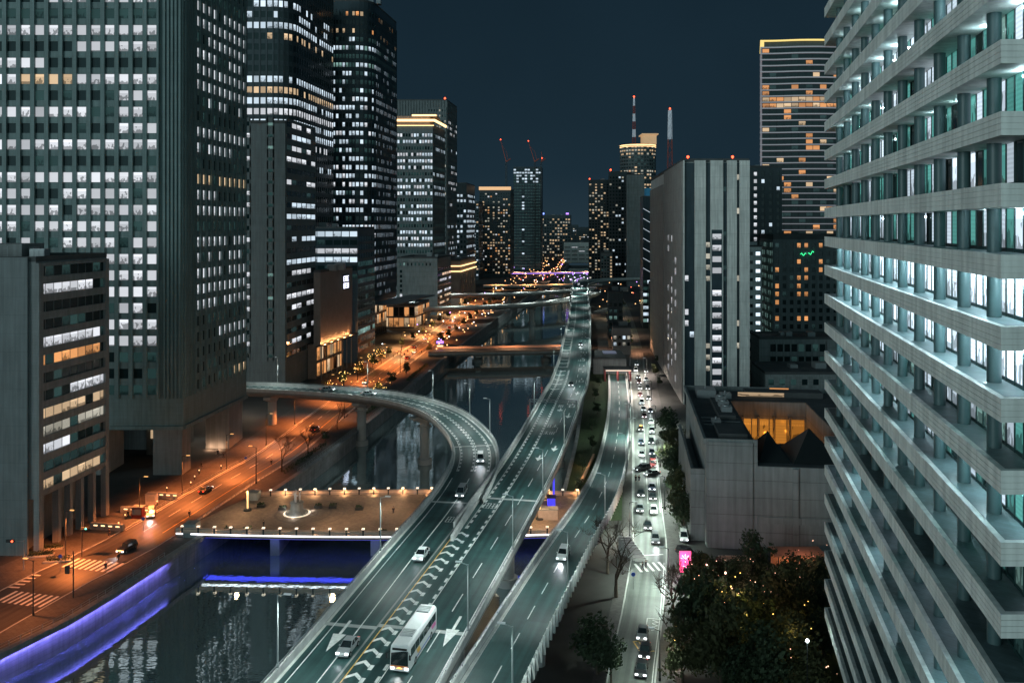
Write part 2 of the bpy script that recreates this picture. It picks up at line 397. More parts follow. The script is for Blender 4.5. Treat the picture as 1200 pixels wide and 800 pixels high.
class Bld:
    def __init__(s, name, label, base, cat='building', group=None, seed=1):
        s.off = (base[0], base[1], 0); s.root = thing(name, label, cat, s.off, group=group)
        s.wall = MB(); s.wins = []; s.rg = random.Random(seed); s.wm = WIN; s.dim = 1.0
    def facade(s, p0, p1, z0, nfl, fh, ncol, wf=.7, hf=.6, zo=.25, pat=None, pier=.35, span=.2, piers=True, spans=True, proud=.06):
        p0 = Vector((p0[0], p0[1], 0)); p1 = Vector((p1[0], p1[1], 0)); e = p1-p0; L = e.length; u = e/L; n = Vector((u.y, -u.x, 0))
        cell = L/ncol; pw = cell*(1-wf); Z = Vector((0, 0, 1)); H = nfl*fh
        if piers:
            for c in range(ncol+1):
                a = max(0, c*cell-pw/2); b = min(L, c*cell+pw/2)
                s.wall.frame(p0+u*a-n*.04+Z*z0, u*(b-a), n*(pier+.04), Z*H)
        if spans:
            for r in range(nfl+1):
                a = 0 if r == 0 else ((r-1)+zo+hf)*fh
                b = H if r == nfl else (r+zo)*fh
                if b-a > .03: s.wall.frame(p0+u*.015-n*.03+Z*(z0+a+.012), u*(L-.03), n*(span+.03), Z*(b-a-.024))
        for r in range(nfl):
            for c in range(ncol):
                k = pat(r, c, ncol) if pat else '.'
                if k is None: continue
                o = p0+u*(c*cell+pw/2)+n*proud+Z*(z0+(r+zo)*fh)
                q = room(k, s.rg); s.wins.append((o, u*(cell-pw), Z*(hf*fh), (q[0]*s.dim, q[1]*s.dim, q[2]*s.dim, q[3])))
    def loop(s, pts, z0, nfl, fh, colw, **kw):
        for a, b in zip(pts[:-1], pts[1:]):
            L = math.hypot(b[0]-a[0], b[1]-a[1]); s.facade(a, b, z0, nfl, fh, max(1, round(L/colw)), **kw)
    def part(s, name, mb, m, parent=None):
        o = mb.build(name, m, parent or s.root, s.off)
        if parent: o.location = (0, 0, 0)
        return o
    def rowpat(s, specs, **kw): return lambda r, c, nc: rows(specs, r, c, nc, s.rg, **kw)
    def mix(s, table):
        ks = [k for k, _ in table]; ws = [w for _, w in table]
        return lambda r, c, nc: s.rg.choices(ks, ws)[0]
    def rowmix(s, full, p=.6, edge=.9):
        """whole floors lit or dark, as offices are"""
        memo = {}
        def f(r, c, nc):
            if r not in memo: memo[r] = (s.rg.choice(full) if s.rg.random() < p else '.', s.rg.uniform(0, .35), s.rg.uniform(.6, 1))
            k, a, b = memo[r]
            t = (c+.5)/nc
            if k == '.': return '.' if s.rg.random() < .9 else 'd'
            return k if (a*.6 < t < b+.25 and s.rg.random() < edge) else ('d' if s.rg.random() < .3 else '.')
        return f
    def roof(s, poly, z, par=1.0, units=0, m=None, eq=True):
        mb = MB(); P = [Vector((x, y, 0)) for x, y in poly]
        mb.prism([(p.x, p.y) for p in P], z+.01, z+.25)
        n = len(P); c = sum(P, Vector())/n
        for i in range(n):
            a, b = P[i], P[(i+1) % n]; u = (b-a).normalized(); nn = Vector((u.y, -u.x, 0))
            mb.frame(a+u*.012-nn*.35+Vector((0, 0, z+.2)), u*((b-a).length-.024), nn*.40, Vector((0, 0, par)))
        rf = s.part('roof', mb, m or ROOFM)
        xs = [p.x for p in P]; ys = [p.y for p in P]
        for k in range(units):
            w = s.rg.uniform(2, 5); d = s.rg.uniform(2, 5); h = s.rg.uniform(1.2, 3)
            x = c.x+(s.rg.random()-.5)*(max(xs)-min(xs))*.55; y = c.y+(s.rg.random()-.5)*(max(ys)-min(ys))*.55
            u = MB().box(x, x+w, y, y+d, z+.26, z+.26+h)
            for q in range(3): u.box(x+.1+q*w/3, x+w/3*(q+1)-.1, y-.06, y-.003, z+.5, z+.2+h*.9)
            s.part('rooftop_unit', u, GREYMET, rf)
        return rf
    def finish(s, m, nsep=100, wname='window'):
        s.part('wall', s.wall, m)
        E = Vector((0, 0, EYE))
        def vis(w):
            d = (w[0]-E).length
            px = w[1].length*FOC/d
            nrm = w[1].cross(w[2]).normalized(); f = max(0, nrm.dot((E-w[0])/d))
            x = w[0].x*FOC/max(1, w[0].y); y = HOR+(EYE-w[0].z)*FOC/max(1, w[0].y)
            inside = -640 < x < 640 and -20 < y < 820
            return -(px*f*w[2].length*FOC/d)*(1 if inside else .0001)
        ws = sorted(s.wins, key=vis)
        if ws and nsep:
            for w in ws[:nsep]: windows_mesh(wname, [w], s.root, s.off, s.wm)
        rest = ws[nsep:]
        if rest:
            o = windows_mesh(wname, rest, s.root, s.off, s.wm)
            if len(rest) > 1 or nsep: o['kind'] = 'stuff'
        return s.root
def rect(x0, x1, y0, y1, sk=0.0):
    """plan of a block whose sides run back along the river: front edge y0, back edge y1, sideways drift sk per metre"""
    d = (y1-y0)*sk
    return [(x0, y0), (x1, y0), (x1+d, y1), (x0+d, y1)]
def rounded(x0, x1, y0, y1, sk, r, n=5):
    """same plan with the front right corner rounded"""
    P = [(x0, y0), (x1-r, y0)]
    for i in range(1, n+1):
        a = math.pi/2*i/n; P.append((x1-r+r*math.sin(a)+sk*r*(1-math.cos(a)), y0+r-r*math.cos(a)))
    d = (y1-y0)*sk
    return P+[(x1+d, y1), (x0+d, y1)]
def rail(mb, poly, z, h, r=.05): pass

W_TEAL = mat('teal_grey_cladding', (.175, .245, .245), .6, .2, .15, joint=(1.9, 1.1, .03), jcol=.75)
W_GREY = mat('grey_tile_cladding', (.235, .25, .25), .7, .22, .12, joint=(1.2, .6, .02), jcol=.8)
W_DARK = mat('dark_curtain_wall', (.055, .075, .085), .35, .2, .3)
W_NAVY = mat('navy_curtain_wall', (.042, .065, .080), .3, .2, .3)
W_MID = mat('slate_cladding', (.165, .19, .195), .6, .2, .2, joint=(2.4, 3.8, .04), jcol=.7)
W_PALE = mat('pale_grey_panels', (.76, .76, .73), .75, .2, .15, joint=(6.0, 4.3, .05), jcol=.72)
W_STONE = mat('limestone_panels', (.25, .275, .275), .8, .22, .15, joint=(9.5, 3.6, .07), jcol=.6)
W_BROWN = mat('bronze_panels', (.23, .19, .17), .5, .2, .3)
W_WHITE = mat('off_white_fascia', (.84, .86, .82), .6, .2, .25, bump=.05)
B_FLOOR = mat('shaded_balcony_floor', (.15, .21, .22), .5, .35, .35, joint=(.6, .6, .02))  # balcony shade is put into this dark floor colour
SIGNW = lum('sign_white', (.78, .8, 1.0), 2.2)
CROWN = lum('crown_light', (1.0, .62, .28), 2.6)
REDL = lum('red_lamp', (1.0, .08, .03), 6.0, 'NONE')
WARML = lum('warm_lamp', (1.0, .62, .30), 2.6)
COOLL = lum('cool_lamp', (.80, .93, 1.0), 7.0)
BLUEL = lum('blue_led', (.10, .08, 1.0), 20.0)
GREENL = lum('green_neon', (.05, 1.0, .35), 2.5, 'NONE')
PURPL = lum('purple_led', (.45, .22, 1.0), 2.0)
PINKL = lum('pink_sign', (1.0, .07, .22), 2.2)

def beacon(b, x, y, z, r=.45):
    m = MB(); m.ball((x, y, z+r), r, 8, 5); m.tube((x, y, z-1.2), (x, y, z+.05), .12, n=6)
    b.part('warning_light', m, REDL)

# --- low office at the left edge
b = Bld('office_building', 'low grey concrete office block at the crossroads with ribbon windows and a blank side wall', (-98, 176), seed=3)
P = [(-140, 176.5), (-98, 175.7), (-95, 200), (-137, 201)]
ZT = 60.3; Z0 = 13.8-1.87
b.wall.prism(P, Z0-.5, ZT)
spec = ['y', 'd', 'w4L', 'q', 'y', 'w5R', '.', 'o', 'w', '.', '.', 'w7L', '.']
b.facade((-98, 175.7), (-95, 200), Z0, 13, 3.70, 9, wf=.955, hf=.57, zo=.24, pat=b.rowpat(spec, dark='t', pd=.12), pier=.12, span=.55, proud=.05)
m = MB()                                             # deep end piers and the arcade on the street
for (x, y) in ((-98, 175.7), (-95.2, 198.6)): b.wall.frame((x-.5, y-.02, 0), (1.15, 0, 0), (.15, 1.4, 0), (0, 0, ZT-.3))
m.prism([(-140, 177.5), (-101.5, 177), (-101, 199), (-137, 200)], 0, Z0-.48)
b.part('ground_floor', m, W_MID)
for t in (.30, .46, .62, .80):
    x = -98+3*t; y = 175.7+24.3*t; b.part('column', MB().frame((x-1.2, y-.5, 0), (1.3, 0, 0), (.12, 1.0, 0), (0, 0, Z0-.5)), W_GREY)
b.part('side_wall', MB().prism([(-140, 176.1), (-99.5, 175.2), (-99.5, 175.75), (-140, 176.6)], 0, ZT+.9), W_MID)
rf = b.roof(P, ZT, .9, 5)
for k in range(3):
    x = -128+k*9; b.part('antenna', MB().tube((x, 186, ZT+.2), (x, 186, ZT+5-k), .07, n=5), GREYMET, rf)
b.part('plant_room', MB().box(-134, -108, 188, 197, ZT+.26, ZT+3.4), W_GREY, rf)
b.finish(W_GREY)

# --- the big square-windowed tower on legs
b = Bld('office_tower', 'tall teal-grey tower with a grid of square windows standing on thick concrete legs', (-89, 231), seed=5)
P = [(-165, 231), (-89, 231), (-85, 273), (-165, 277)]; Z0 = 12.6; FH = 4.42
b.wall.prism(P, Z0, 160)
up = ['t', 'w2L', 't2R', 'w', 'w', 'w3R', 'w', 'w', 'w', 'm', 'w', 'w', 'm', 'w', '.', 'w', 'w3R', 'w', 'w3R', 'w', 'w9L', 'w6R', 'w', 't', 'w8R', 'w', '.', 'w', 'w', 'w']
zb = 23.2-FH*.5
Xe = -95.4; nc = 17
def pat2(r, c, n):
    k = rows(up, r, c, n, b.rg, dark='t', pd=.25)
    if r == 19 and 7 <= c <= 10: k = 'y'
    if r == 17 and c in (12, 13, 16): k = 't'
    return k
b.facade((Xe-nc*3.79, 231), (Xe, 231), zb, 30, FH, nc, wf=.70, hf=.60, zo=.22, pat=pat2, pier=.75, span=.30)
side = ['y3R', '.', 'w4R', 'w6R', '.', 'w', 'w', 'w', 'm', 'w', 't', 'w', 'w4L', 'y', '.', 'w7L', 'w', '.', 'm', 'w', 'w', 'm', 'w8R', 'w', 'w', 't', '.', 'w', 'w', 'w']
b.facade((-88.4, 237), (-85.1, 271.6), zb, 30, FH, 10, wf=.62, hf=.60, zo=.22, pat=b.rowpat(side, dark='t', pd=.25), pier=.75, span=.30)
for k in range(5):                                   # fluted corner
    b.wall.frame((-94.3+k*1.05, 230.5, zb), (.55, 0, 0), (0, .55, 0), (0, 0, 132))
for k in range(4):
    b.wall.frame((-88.95+.1*k, 231.9+k*1.1, zb), (.5, .05, 0), (-.05, .55, 0), (0, 0, 132))
b.wall.frame((-165, 230.4, Z0-.02), (76.2, 0, 0), (0, .7, 0), (0, 0, 1.0))
b.wall.frame((-88.95, 231.3, Z0-.02), (.55, 0, 0), (4.0, 41.5, 0), (0, 0, 1.0))
for x0, x1, y0, y1 in ((-97.5, -89.6, 231.8, 238), (-124, -110.5, 231.8, 243), (-150, -139, 231.8, 243), (-93, -85.9, 259, 272), (-108, -104, 252, 262), (-130, -124, 262, 272)):
    b.part('leg', MB().box(x0, x1, y0, y1, 0, Z0-.02), W_GREY)
m = MB().box(-150, -100, 258, 268, 0, Z0-.03)
b.part('lobby', m, W_MID)
for (x, w, k) in ((-99.8, .9, 'o'), (-99.8, .9, 'y')): pass
b.wins.append((Vector((-106.5, 251.5, 5)), Vector((2.2, 0, 0)), Vector((0, 0, 5)), room('y')))
b.wins.append((Vector((-103, 251.5, 5)), Vector((2.2, 0, 0)), Vector((0, 0, 6)), room('o')))
b.finish(W_TEAL)

# --- grey block between the towers
b = Bld('office_building', 'mid-rise grey block with narrow stair windows standing behind the curved ramp', (-93, 350), seed=8)
P = rect(-113, -93, 350, 388, .10); ZT = 68+118*.35
b.wall.prism(P, 0, ZT)
sp = ['.', 'w', '.', '.', 'w', 'w', 'w', 'w', '.', '.', 'w', '.', '.', 'w', 'w', '.', '.', 'w', '.', 'w', '.', '.', '.', '.', '.']
b.facade((-112.6, 350), (-107.2, 350), 12, 21, 4.75, 1, wf=.84, hf=.36, zo=.3, pat=b.rowpat(sp), span=.12, pier=.12)
b.facade((-100.5, 350), (-97.6, 350), 12, 21, 4.75, 1, wf=.62, hf=.26, zo=.3, pat=b.mix([('t', 5), ('g', 3)]), span=.12, pier=.12)
b.facade((-92.9, 351), (-89.3, 387), 12, 21, 4.75, 6, wf=.9, hf=.42, zo=.28, pat=b.rowmix('wwwb', .62), span=.3, pier=.2)
b.roof(P, ZT, 1.2, 3); b.finish(W_MID)

# --- dark tower with a rounded corner
b = Bld('office_tower', 'dark tower with a rounded corner and rows of bluish lit windows above the grey block', (-100, 420), seed=11)
P = rounded(-144, -108.5, 420, 482, .12, 9, 6)
b.wall.prism(P, 0, 190)
fh = 5.3; zb = 68-(150-HOR)*.42-fh*15
sp = ['.']*11+['n', '.', 'w9L', 'b', 'b', 'w', 'b', 'y', 'b', '.', '.', '.', 'y6R', 'b', 'b4L', 'b5R', '.', '.', '.', '.']
def patc(r, c, n):
    s = sp[r] if r < len(sp) else '.'
    k = s[0]
    if k == 'n': k = b.rg.choice('b.b')
    if len(s) > 1 and b.rg.random() < .5: k = '.'
    return k if b.rg.random() < .94 else '.'
b.loop(P[:8]+[P[8]], zb, 30, fh, 3.3, wf=.74, hf=.58, zo=.25, pat=patc, pier=.3, span=.12)
b.finish(W_DARK)

# --- bronze wall and podium
b = Bld('theatre_podium', 'bronze panelled podium wall with orange light washing its foot and a small white sign', (-80, 372), seed=12)
P = rect(-86.5, -83.5, 372, 412, .16); ZT = 47
b.wall.prism(P, 15, ZT)
for k in range(7): b.part('column', MB().box(-83.6+k*1.05, -83.2+k*1.05, 373+k*6, 373.6+k*6, 0, 15), W_BROWN)
b.part('lobby', MB().prism(rect(-90, -86.5, 376, 410, .16), 0, 14.98), W_BROWN)
b.facade((-86.4, 377), (-81.2, 409), 0.2, 2, 7, 8, wf=.8, hf=.8, zo=.1, pat=b.mix([('o', 3), ('y', 2), ('.', 1)]), pier=.1, span=.1)
b.part('canopy', MB().prism([(-84, 370.8), (-81.5, 370.8), (-74, 413), (-77.6, 413)], 15.1, 15.6), DARKMET)
sg = b.part('sign_board', MB().frame((-78.85, 398.5, 37.5), (1.2, 7.5, 0), (-.25, .04, 0), (0, 0, 7)), DARKMET)
gl = MB()
for r in range(2):
    for c in range(3):
        o = Vector((-78.80+1.2*(.04+c*.32), 398.5+7.5*(.04+c*.32), 38+r*3.3)); u = Vector((.33, 2.0, 0)); z = Vector((0, 0, 2.5))
        n = Vector((.12, -.02, 0))
        for (a0, a1, b0, b1) in ((0, 1, 0, .16), (0, 1, .84, 1), (0, .18, .2, .8), (.82, 1, .2, .8), (.2, .8, .42, .58)):
            if (r+c) % 2 and a0 == .82: continue
            gl.frame(o+u*a0+z*b0, u*(a1-a0), n, z*(b1-b0))
b.part('lettering', gl, SIGNW, sg)
b.roof(P, ZT, .8, 3); b.finish(W_BROWN)
for k in range(5): lamp_light('wall_washer', (-82.0+k*1.3, 374+k*8, 15.9), 900, (1, .42, .15), .3)
b = Bld('office_building', 'low dark glass building with thin lit edge lines behind the bronze podium', (-92, 415), seed=13)
P = rect(-112, -76, 420, 450, .12); b.wall.prism(P, 0, 66)
b.facade(P[0], P[1], 40, 6, 4.2, 9, wf=.9, hf=.6, pat=b.rowmix('bwt', .4), pier=.1)
b.facade(P[1], P[2], 4, 14, 4.2, 7, wf=.9, hf=.6, pat=b.rowmix('tgt', .4), pier=.1)
b.roof(P, 66, .6, 2); b.finish(W_NAVY)

# --- second dark tower
b = Bld('office_tower', 'very tall dark round-cornered tower with warm hotel rooms at its top and glass fins below', (-80, 490), seed=17)
P = rounded(-120, -81, 490, 545, .13, 9, 6)
b.wall.prism(P, 22, 196)
fh = 4.9; zb = 25
def patd(r, c, n):
    if r > 30: return b.rg.choice('oy......') if r % 2 else '.'
    if r in (27, 28, 29): return b.rg.choice('gbb') if c % 9 < 5 and r != 28 else 't'
    if r in (3, 4, 7, 8, 10, 11, 13, 14, 15, 19, 20, 22, 23): return b.rg.choice('bbbbw.') if b.rg.random() < .86 else '.'
    return b.rg.choice('btt.d.b')
b.loop(P[:9], zb, 34, fh, 1.9, wf=.70, hf=.50, zo=.22, pat=patd, pier=.40, span=.12)
b.part('lobby', MB().prism(rect(-116, -86, 493, 540, .13), 0, 21.95), W_BROWN)
b.facade((-114, 492.5), (-86, 492.5), .2, 3, 6.8, 9, wf=.85, hf=.8, zo=.1, pat=b.mix([('o', 3), ('y', 2), ('.', 3)]), pier=.12, span=.1)
b.facade((-85.5, 494), (-79.5, 540), .2, 3, 6.8, 11, wf=.85, hf=.8, zo=.1, pat=b.mix([('o', 3), ('y', 2), ('.', 3)]), pier=.12, span=.1)
b.part('canopy', MB().prism([(-84, 486), (-66, 486), (-50, 552), (-66, 552)], 21.9, 22.6), W_MID)
b.roof(P, 196, 1, 2); beacon(b, -84, 502, 197)
b.finish(W_NAVY)

# --- warm glass hall beside it
b = Bld('glass_hall', 'low glass hall glowing amber at the far end of the orange avenue', (-70, 560), seed=19)
P = rect(-88, -64, 560, 596, .17); b.wall.prism(P, 0, 15)
b.facade(P[0], P[1], .3, 2, 7, 7, wf=.86, hf=.84, zo=.08, pat=b.mix([('o', 4), ('y', 3), ('.', 2)]), pier=.1, span=.1)
b.facade(P[1], P[2], .3, 2, 7, 9, wf=.86, hf=.84, zo=.08, pat=b.mix([('o', 4), ('y', 3), ('.', 2)]), pier=.1, span=.1)
b.roof(P, 15, .5, 2); b.finish(W_BROWN)

# --- blank grey block, lit crown tower, and the tall dark slab behind
b = Bld('office_building', 'blank pale grey block with three small lit windows at the foot of the crowned tower', (-50, 640), seed=21)
P = rect(-86, -56, 640, 690, .13); ZT = 68-40*.64
b.wall.prism(P, 0, ZT)
b.facade((-85, 640), (-60, 640), ZT-6.5, 1, 4.4, 9, wf=.4, hf=.5, pat=b.mix([('t', 2), ('g', 1), ('.', 3)]), span=.1, pier=.1)
b.facade((-84.5, 640), (-82, 640), 2, 9, 3.6, 1, wf=.7, hf=.6, pat=b.rowpat(['.', 'w', 'w', 'w', '.', '.', '.', '.', '.']), span=.1, pier=.1)
b.facade(P[1], P[2], 2, 8, 4.3, 6, wf=.85, hf=.45, pat=b.rowmix('yw', .6), span=.2, pier=.1)
b.roof(P, ZT, 1, 3); b.finish(W_STONE)
b = Bld('office_tower', 'tower of closely lit floors under a glowing amber crown', (-60, 700), seed=23)
P = rect(-101, -65, 700, 745, .14); ZT = 68+116*.70
b.wall.prism(P, 0, ZT)
def pate(r, c, n):
    if r % 4 == 3: return b.rg.choice('t.td')
    return b.rg.choice('bbbbww.t')
b.facade(P[0], P[1], 6, 26, 5.3, 16, wf=.68, hf=.5, zo=.25, pat=pate, pier=.3, span=.15)
b.facade(P[1], P[2], 6, 26, 5.3, 14, wf=.6, hf=.5, zo=.25, pat=b.rowmix('bbt', .6, .7), pier=.3, span=.15)
cm = MB(); cm.box(-101.6, -63, 699.2, 700.2, ZT+3.2, ZT+5.0); cm.frame((-64, 700.5, ZT+3.2), (1, 0, 0), (6, 44, 0), (0, 0, 1.8))
cm.frame((-82, 699.0, ZT+7.5), (20, 0, 0), (0, 1, 0), (0, 0, 1.2)); cm.frame((-101, 699.1, ZT-.4), (37, 0, 0), (0, .8, 0), (0, 0, .5))
b.part('crown_light', cm, CROWN)
b.part('crown', MB().box(-99, -68, 703, 740, ZT+.05, ZT+8).box(-82, -62, 700.2, 742, ZT+8.05, ZT+9), W_BROWN)
b.roof(P, ZT, .5, 1); b.finish(W_MID)
b = Bld('office_tower', 'tall dark slab with a ladder of stair lights standing behind the crowned tower', (-55, 800), seed=25)
P = rect(-111, -61, 800, 850, .12); ZT = 68+145*.80
b.wall.prism(P, 0, ZT)
for k in range(19): b.wall.frame((-111+k*2.6, 799.5, 20), (.6, 0, 0), (0, .55, 0), (0, 0, ZT-20))
b.facade((-79, 799.9), (-61.5, 799.9), 6, 33, 5.2, 7, wf=.5, hf=.4, pat=b.mix([('q', 3), ('.', 5), ('d', 2)]), pier=.5, span=.3)
b.facade(P[1], P[2], 6, 34, 5.2, 8, wf=.5, hf=.5, pat=b.rowmix('bw', .35, .5), pier=.3, span=.15)
b.roof(P, ZT, 1, 2); beacon(b, -63, 802, ZT+1.5, .9); b.finish(W_MID)
b = Bld('office_building', 'dark stepped block with scattered white windows right of the dark slab', (-50, 900), seed=26)
P = rect(-62, -48, 900, 960, .1); b.wall.prism(P, 0, 68+48*.9)
b.facade(P[0], P[1], 20, 15, 5.4, 4, wf=.6, hf=.5, pat=b.mix([('b', 2), ('.', 3)]), pier=.2, span=.1)
b.facade(P[1], P[2], 20, 15, 5.4, 8, wf=.6, hf=.5, pat=b.rowmix('b', .7, .8), pier=.2, span=.1); b.roof(P, 68+48*.9, .6); b.finish(W_DARK)
b = Bld('department_store', 'low building with two glowing orange cornice lines and lit pillars on the left bank', (-46, 720), seed=27)
P = rect(-66, -44, 720, 800, .12); b.wall.prism(P, 0, 37)
for k in range(9): b.part('pillar', MB().frame((-43.9+k*1.1, 722+k*9, 0), (.9, 0, 0), (.2, 2, 0), (0, 0, 27)), W_STONE)
cm = MB()
for z in (28, 32.5): cm.frame((-43.2, 720, z), (.5, 0, 0), (9.6, 80, 0), (0, 0, .8)); cm.frame((-66, 719.3, z), (22.6, 0, 0), (0, .5, 0), (0, 0, .8))
b.part('cornice_light', cm, CROWN)
b.facade(P[1], P[2], 1, 4, 6, 9, wf=.5, hf=.8, zo=.1, pat=b.mix([('o', 5), ('y', 2), ('.', 2)]), pier=.2, span=.2)
b.roof(P, 37, 1, 2); b.finish(W_BROWN)

# --- the far centre
def block(name, label, x0, x1, y0, depth, zt, fh, cw, pat, m, wf=.62, hf=.52, side=True, cat='building', seed=1, sk=.1, roof=1, units=2, beac=False, nsep=0, z0=4):
    b = Bld(name, label, (x1, y0), cat, seed=seed); P = rect(x0, x1, y0, y0+depth, sk); b.wall.prism(P, 0, zt)
    nf = int((zt-z0-1)/fh); f = pat(b); b.dim = .85
    b.facade(P[0], P[1], z0, nf, fh, max(1, round((x1-x0)/cw)), wf=wf, hf=hf, pat=f, pier=.3, span=.15)
    if side:
        if x1 > 0: b.facade(P[3], P[0], z0, nf, fh, max(1, round(depth/cw)), wf=wf, hf=hf, pat=f, pier=.3, span=.15)
        else: b.facade(P[1], P[2], z0, nf, fh, max(1, round(depth/cw)), wf=wf, hf=hf, pat=f, pier=.3, span=.15)
    b.roof(P, zt, roof, units)
    if beac: beacon(b, x0+2, y0+1, zt+2, 1.0)
    b.finish(m, nsep); b.P = P; b.zt = zt
    return b
M = lambda *t: (lambda b: b.mix(list(t)))
b = block('apartment_tower', 'narrow dark apartment tower left of the amber-topped one', -58, -41, 1050, 40, 95, 3.6, 3.2, M(('y', 1), ('b', 1), ('.', 6)), W_DARK, seed=31)
b = block('apartment_tower', 'dark apartment tower with an amber band of light along its flat top', -42, -2, 1100, 45, 113, 3.5, 3.3, M(('y', 2), ('o', 1), ('q', 1), ('w', 1), ('.', 12)), W_DARK, seed=32)
b.part('crown_light', MB().box(-42.6, -1.4, 1098.8, 1099.9, 112.2, 116.5), lum('crown_soft', (1, .58, .3), .75, 'NONE'))
b = Bld('tower_under_construction', 'dark tower under construction with bluish work lights on its upper floors and cranes on top', (42, 1200), seed=33)
P = rect(2, 41, 1200, 1240, .1); b.wall.prism(P, 0, 148)
b.facade(P[0], P[1], 4, 34, 4.2, 10, wf=.8, hf=.5, pat=lambda r, c, n: (b.rg.choice('bb.t') if r > 28 else ('d' if c != 3 else b.rg.choice('t.b'))), pier=.4, span=.4)
for (x, dx, zt) in ((-8, -8, 186), (32, -9, 184), (41, 1, 160)):
    cr_ = MB(); y = 1198
    for q in (-1, 1): cr_.tube((x+q*.9, y, 0), (x+q*.9, y, 158), .45, n=4)
    for k in range(26): cr_.tube((x-.9, y, k*6), (x+.9, y, k*6+6), .22, n=4)
    b.part('crane_mast', cr_, DARKMET)
    cr_ = MB(); cr_.tube((x, y, 156), (x+dx, y, zt), .8, .4, n=4); cr_.tube((x, y, 156), (x+6, y, 160), .9, n=4); cr_.tube((x+3, y, 158), (x, y, 170), .3, n=4); cr_.tube((x, y, 170), (x+dx*.8, y, 156+(zt-156)*.8), .18, n=4)
    b.part('crane_jib', cr_, mat('crane_red', (.42, .08, .05), .5, .2, 1)); beacon(b, x+dx, y, zt+.3, .8)
b.roof(P, 148, .6); b.finish(W_NAVY, 0)
b = block('hotel_building', 'broad hotel with rows of warm windows and a small red and blue rooftop sign', 39, 106, 1550, 60, 84, 5.4, 4.8, M(('y', 4), ('q', 2), ('.', 7)), W_DARK, seed=34)
b.part('roof_sign', MB().box(41, 50, 1549.0, 1549.9, 86, 89), lum('sign_red', (1, .1, .12), 3, 'NONE')); b.part('roof_sign', MB().box(50.2, 58.5, 1549.0, 1549.9, 86, 89), lum('sign_blue', (.2, .3, 1), 3, 'NONE'))
b.part('roof_sign', MB().box(98, 103, 1549.0, 1549.9, 86, 89), PURPL)
b = block('office_building', 'low grey slab block with thin white strip windows below the distant hotels', 92, 143, 1515, 30, 36, 7, 12, M(('w', 1), ('.', 6)), W_PALE, wf=.8, hf=.2, seed=35)
b = block('apartment_tower', 'apartment tower with many warm lit rooms and a pale lift shaft on its right edge', 90, 117, 1000, 35, 119, 3.3, 3.2, M(('y', 3), ('q', 2), ('.', 8)), W_DARK, seed=36)
b.part('lift_shaft', MB().box(117.1, 119.5, 999, 1012, 0, 118), lum('shaft_glow', (1, .62, .38), .35, 'NONE')); beacon(b, 91, 1001, 120.5, .8)
b = block('office_building', 'dark slender block between the warm apartment tower and the round-topped tower', 112, 133, 985, 40, 128, 4, 3.4, M(('b', 1), ('q', 1), ('.', 12)), W_DARK, seed=37, beac=True)
b = block('office_building', 'small dark block with one column of yellow windows under the apartment tower', 100, 113, 960, 30, 36, 3.6, 3, lambda b: (lambda r, c, n: 'y' if c == n-1 else b.rg.choice('....d')), W_MID, seed=38)

b = Bld('office_tower', 'round-fronted tower with an illuminated amber rooftop and a red and white mast', (142, 900), seed=40)
c0 = (149, 1010); rr = 21
P = [(c0[0]+rr*math.cos(R(a)), c0[1]+rr*math.sin(R(a))) for a in range(180, 541, 20)][:-1]
b.wall.prism(P, 0, 160)
def patr(r, c, n): return b.rg.choice('yyq.') if r in (26, 30, 31, 36, 37, 38) else b.rg.choice('y....d')
b.loop(P[:10]+[P[10]], 4, 39, 4.0, 3.5, wf=.7, hf=.5, pat=patr, pier=.15, span=.5)
b.part('crown_light', MB().prism([(c0[0]+(rr+.4)*math.cos(R(a)), c0[1]+(rr+.4)*math.sin(R(a))) for a in range(180, 540, 20)], 158.5, 161), CROWN)
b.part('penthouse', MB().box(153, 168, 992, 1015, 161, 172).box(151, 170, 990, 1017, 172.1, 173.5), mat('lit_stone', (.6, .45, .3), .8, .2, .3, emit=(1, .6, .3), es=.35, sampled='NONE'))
def mast(x, y, z0, z1, r, bl):
    for k in range(6):
        a = z0+(z1-z0)*k/6; e_ = z0+(z1-z0)*(k+1)/6; q0 = r*(1-.11*k); q1 = r*(1-.11*(k+1)); mm = MB()
        for i in range(4):
            t = math.pi/4+i*math.pi/2; t2 = t+math.pi/2
            mm.tube((x+q0*math.cos(t), y+q0*math.sin(t), a), (x+q1*math.cos(t), y+q1*math.sin(t), e_), .28, n=4)
            for j in range(3):
                f0 = j/3; f1 = (j+1)/3; ra = q0+(q1-q0)*f0; rb = q0+(q1-q0)*f1; za = a+(e_-a)*f0; zb_ = a+(e_-a)*f1
                mm.tube((x+ra*math.cos(t), y+ra*math.sin(t), za), (x+rb*math.cos(t2), y+rb*math.sin(t2), zb_), .2, n=4)
        if k % 2: mm.tube((x, y, a), (x, y, e_-.3), q1*.7, n=6)
        bl.part('mast_section', mm, mat('mast_white_glow', (.7, .72, .75), .5, .1, 1, emit=(.7, .8, 1), es=.09, sampled='NONE') if k % 2 else mat('mast_red', (.35, .06, .04), .5, .1, 1))  # the white sections have a faint glow put into the paint
    beacon(bl, x, y, z1+.5, 1.0)
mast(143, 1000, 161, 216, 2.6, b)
b.roof(P, 161.2, .3); b.finish(W_MID, 0)
b = Bld('lattice_mast', 'red and white lattice mast rising behind the striped grey building', (174, 940), 'mast', seed=41)
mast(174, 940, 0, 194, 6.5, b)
b = Bld('office_building', 'grey blank-walled tower slab with a deep blue glass side beside the street', (146, 935), seed=42)
P = rect(126, 145, 935, 975, .1); b.wall.prism(P, 0, 122)
for k in range(6): b.wall.frame((126+k*3.2, 934.6, 0), (1.6, 0, 0), (0, .45, 0), (0, 0, 121.9))
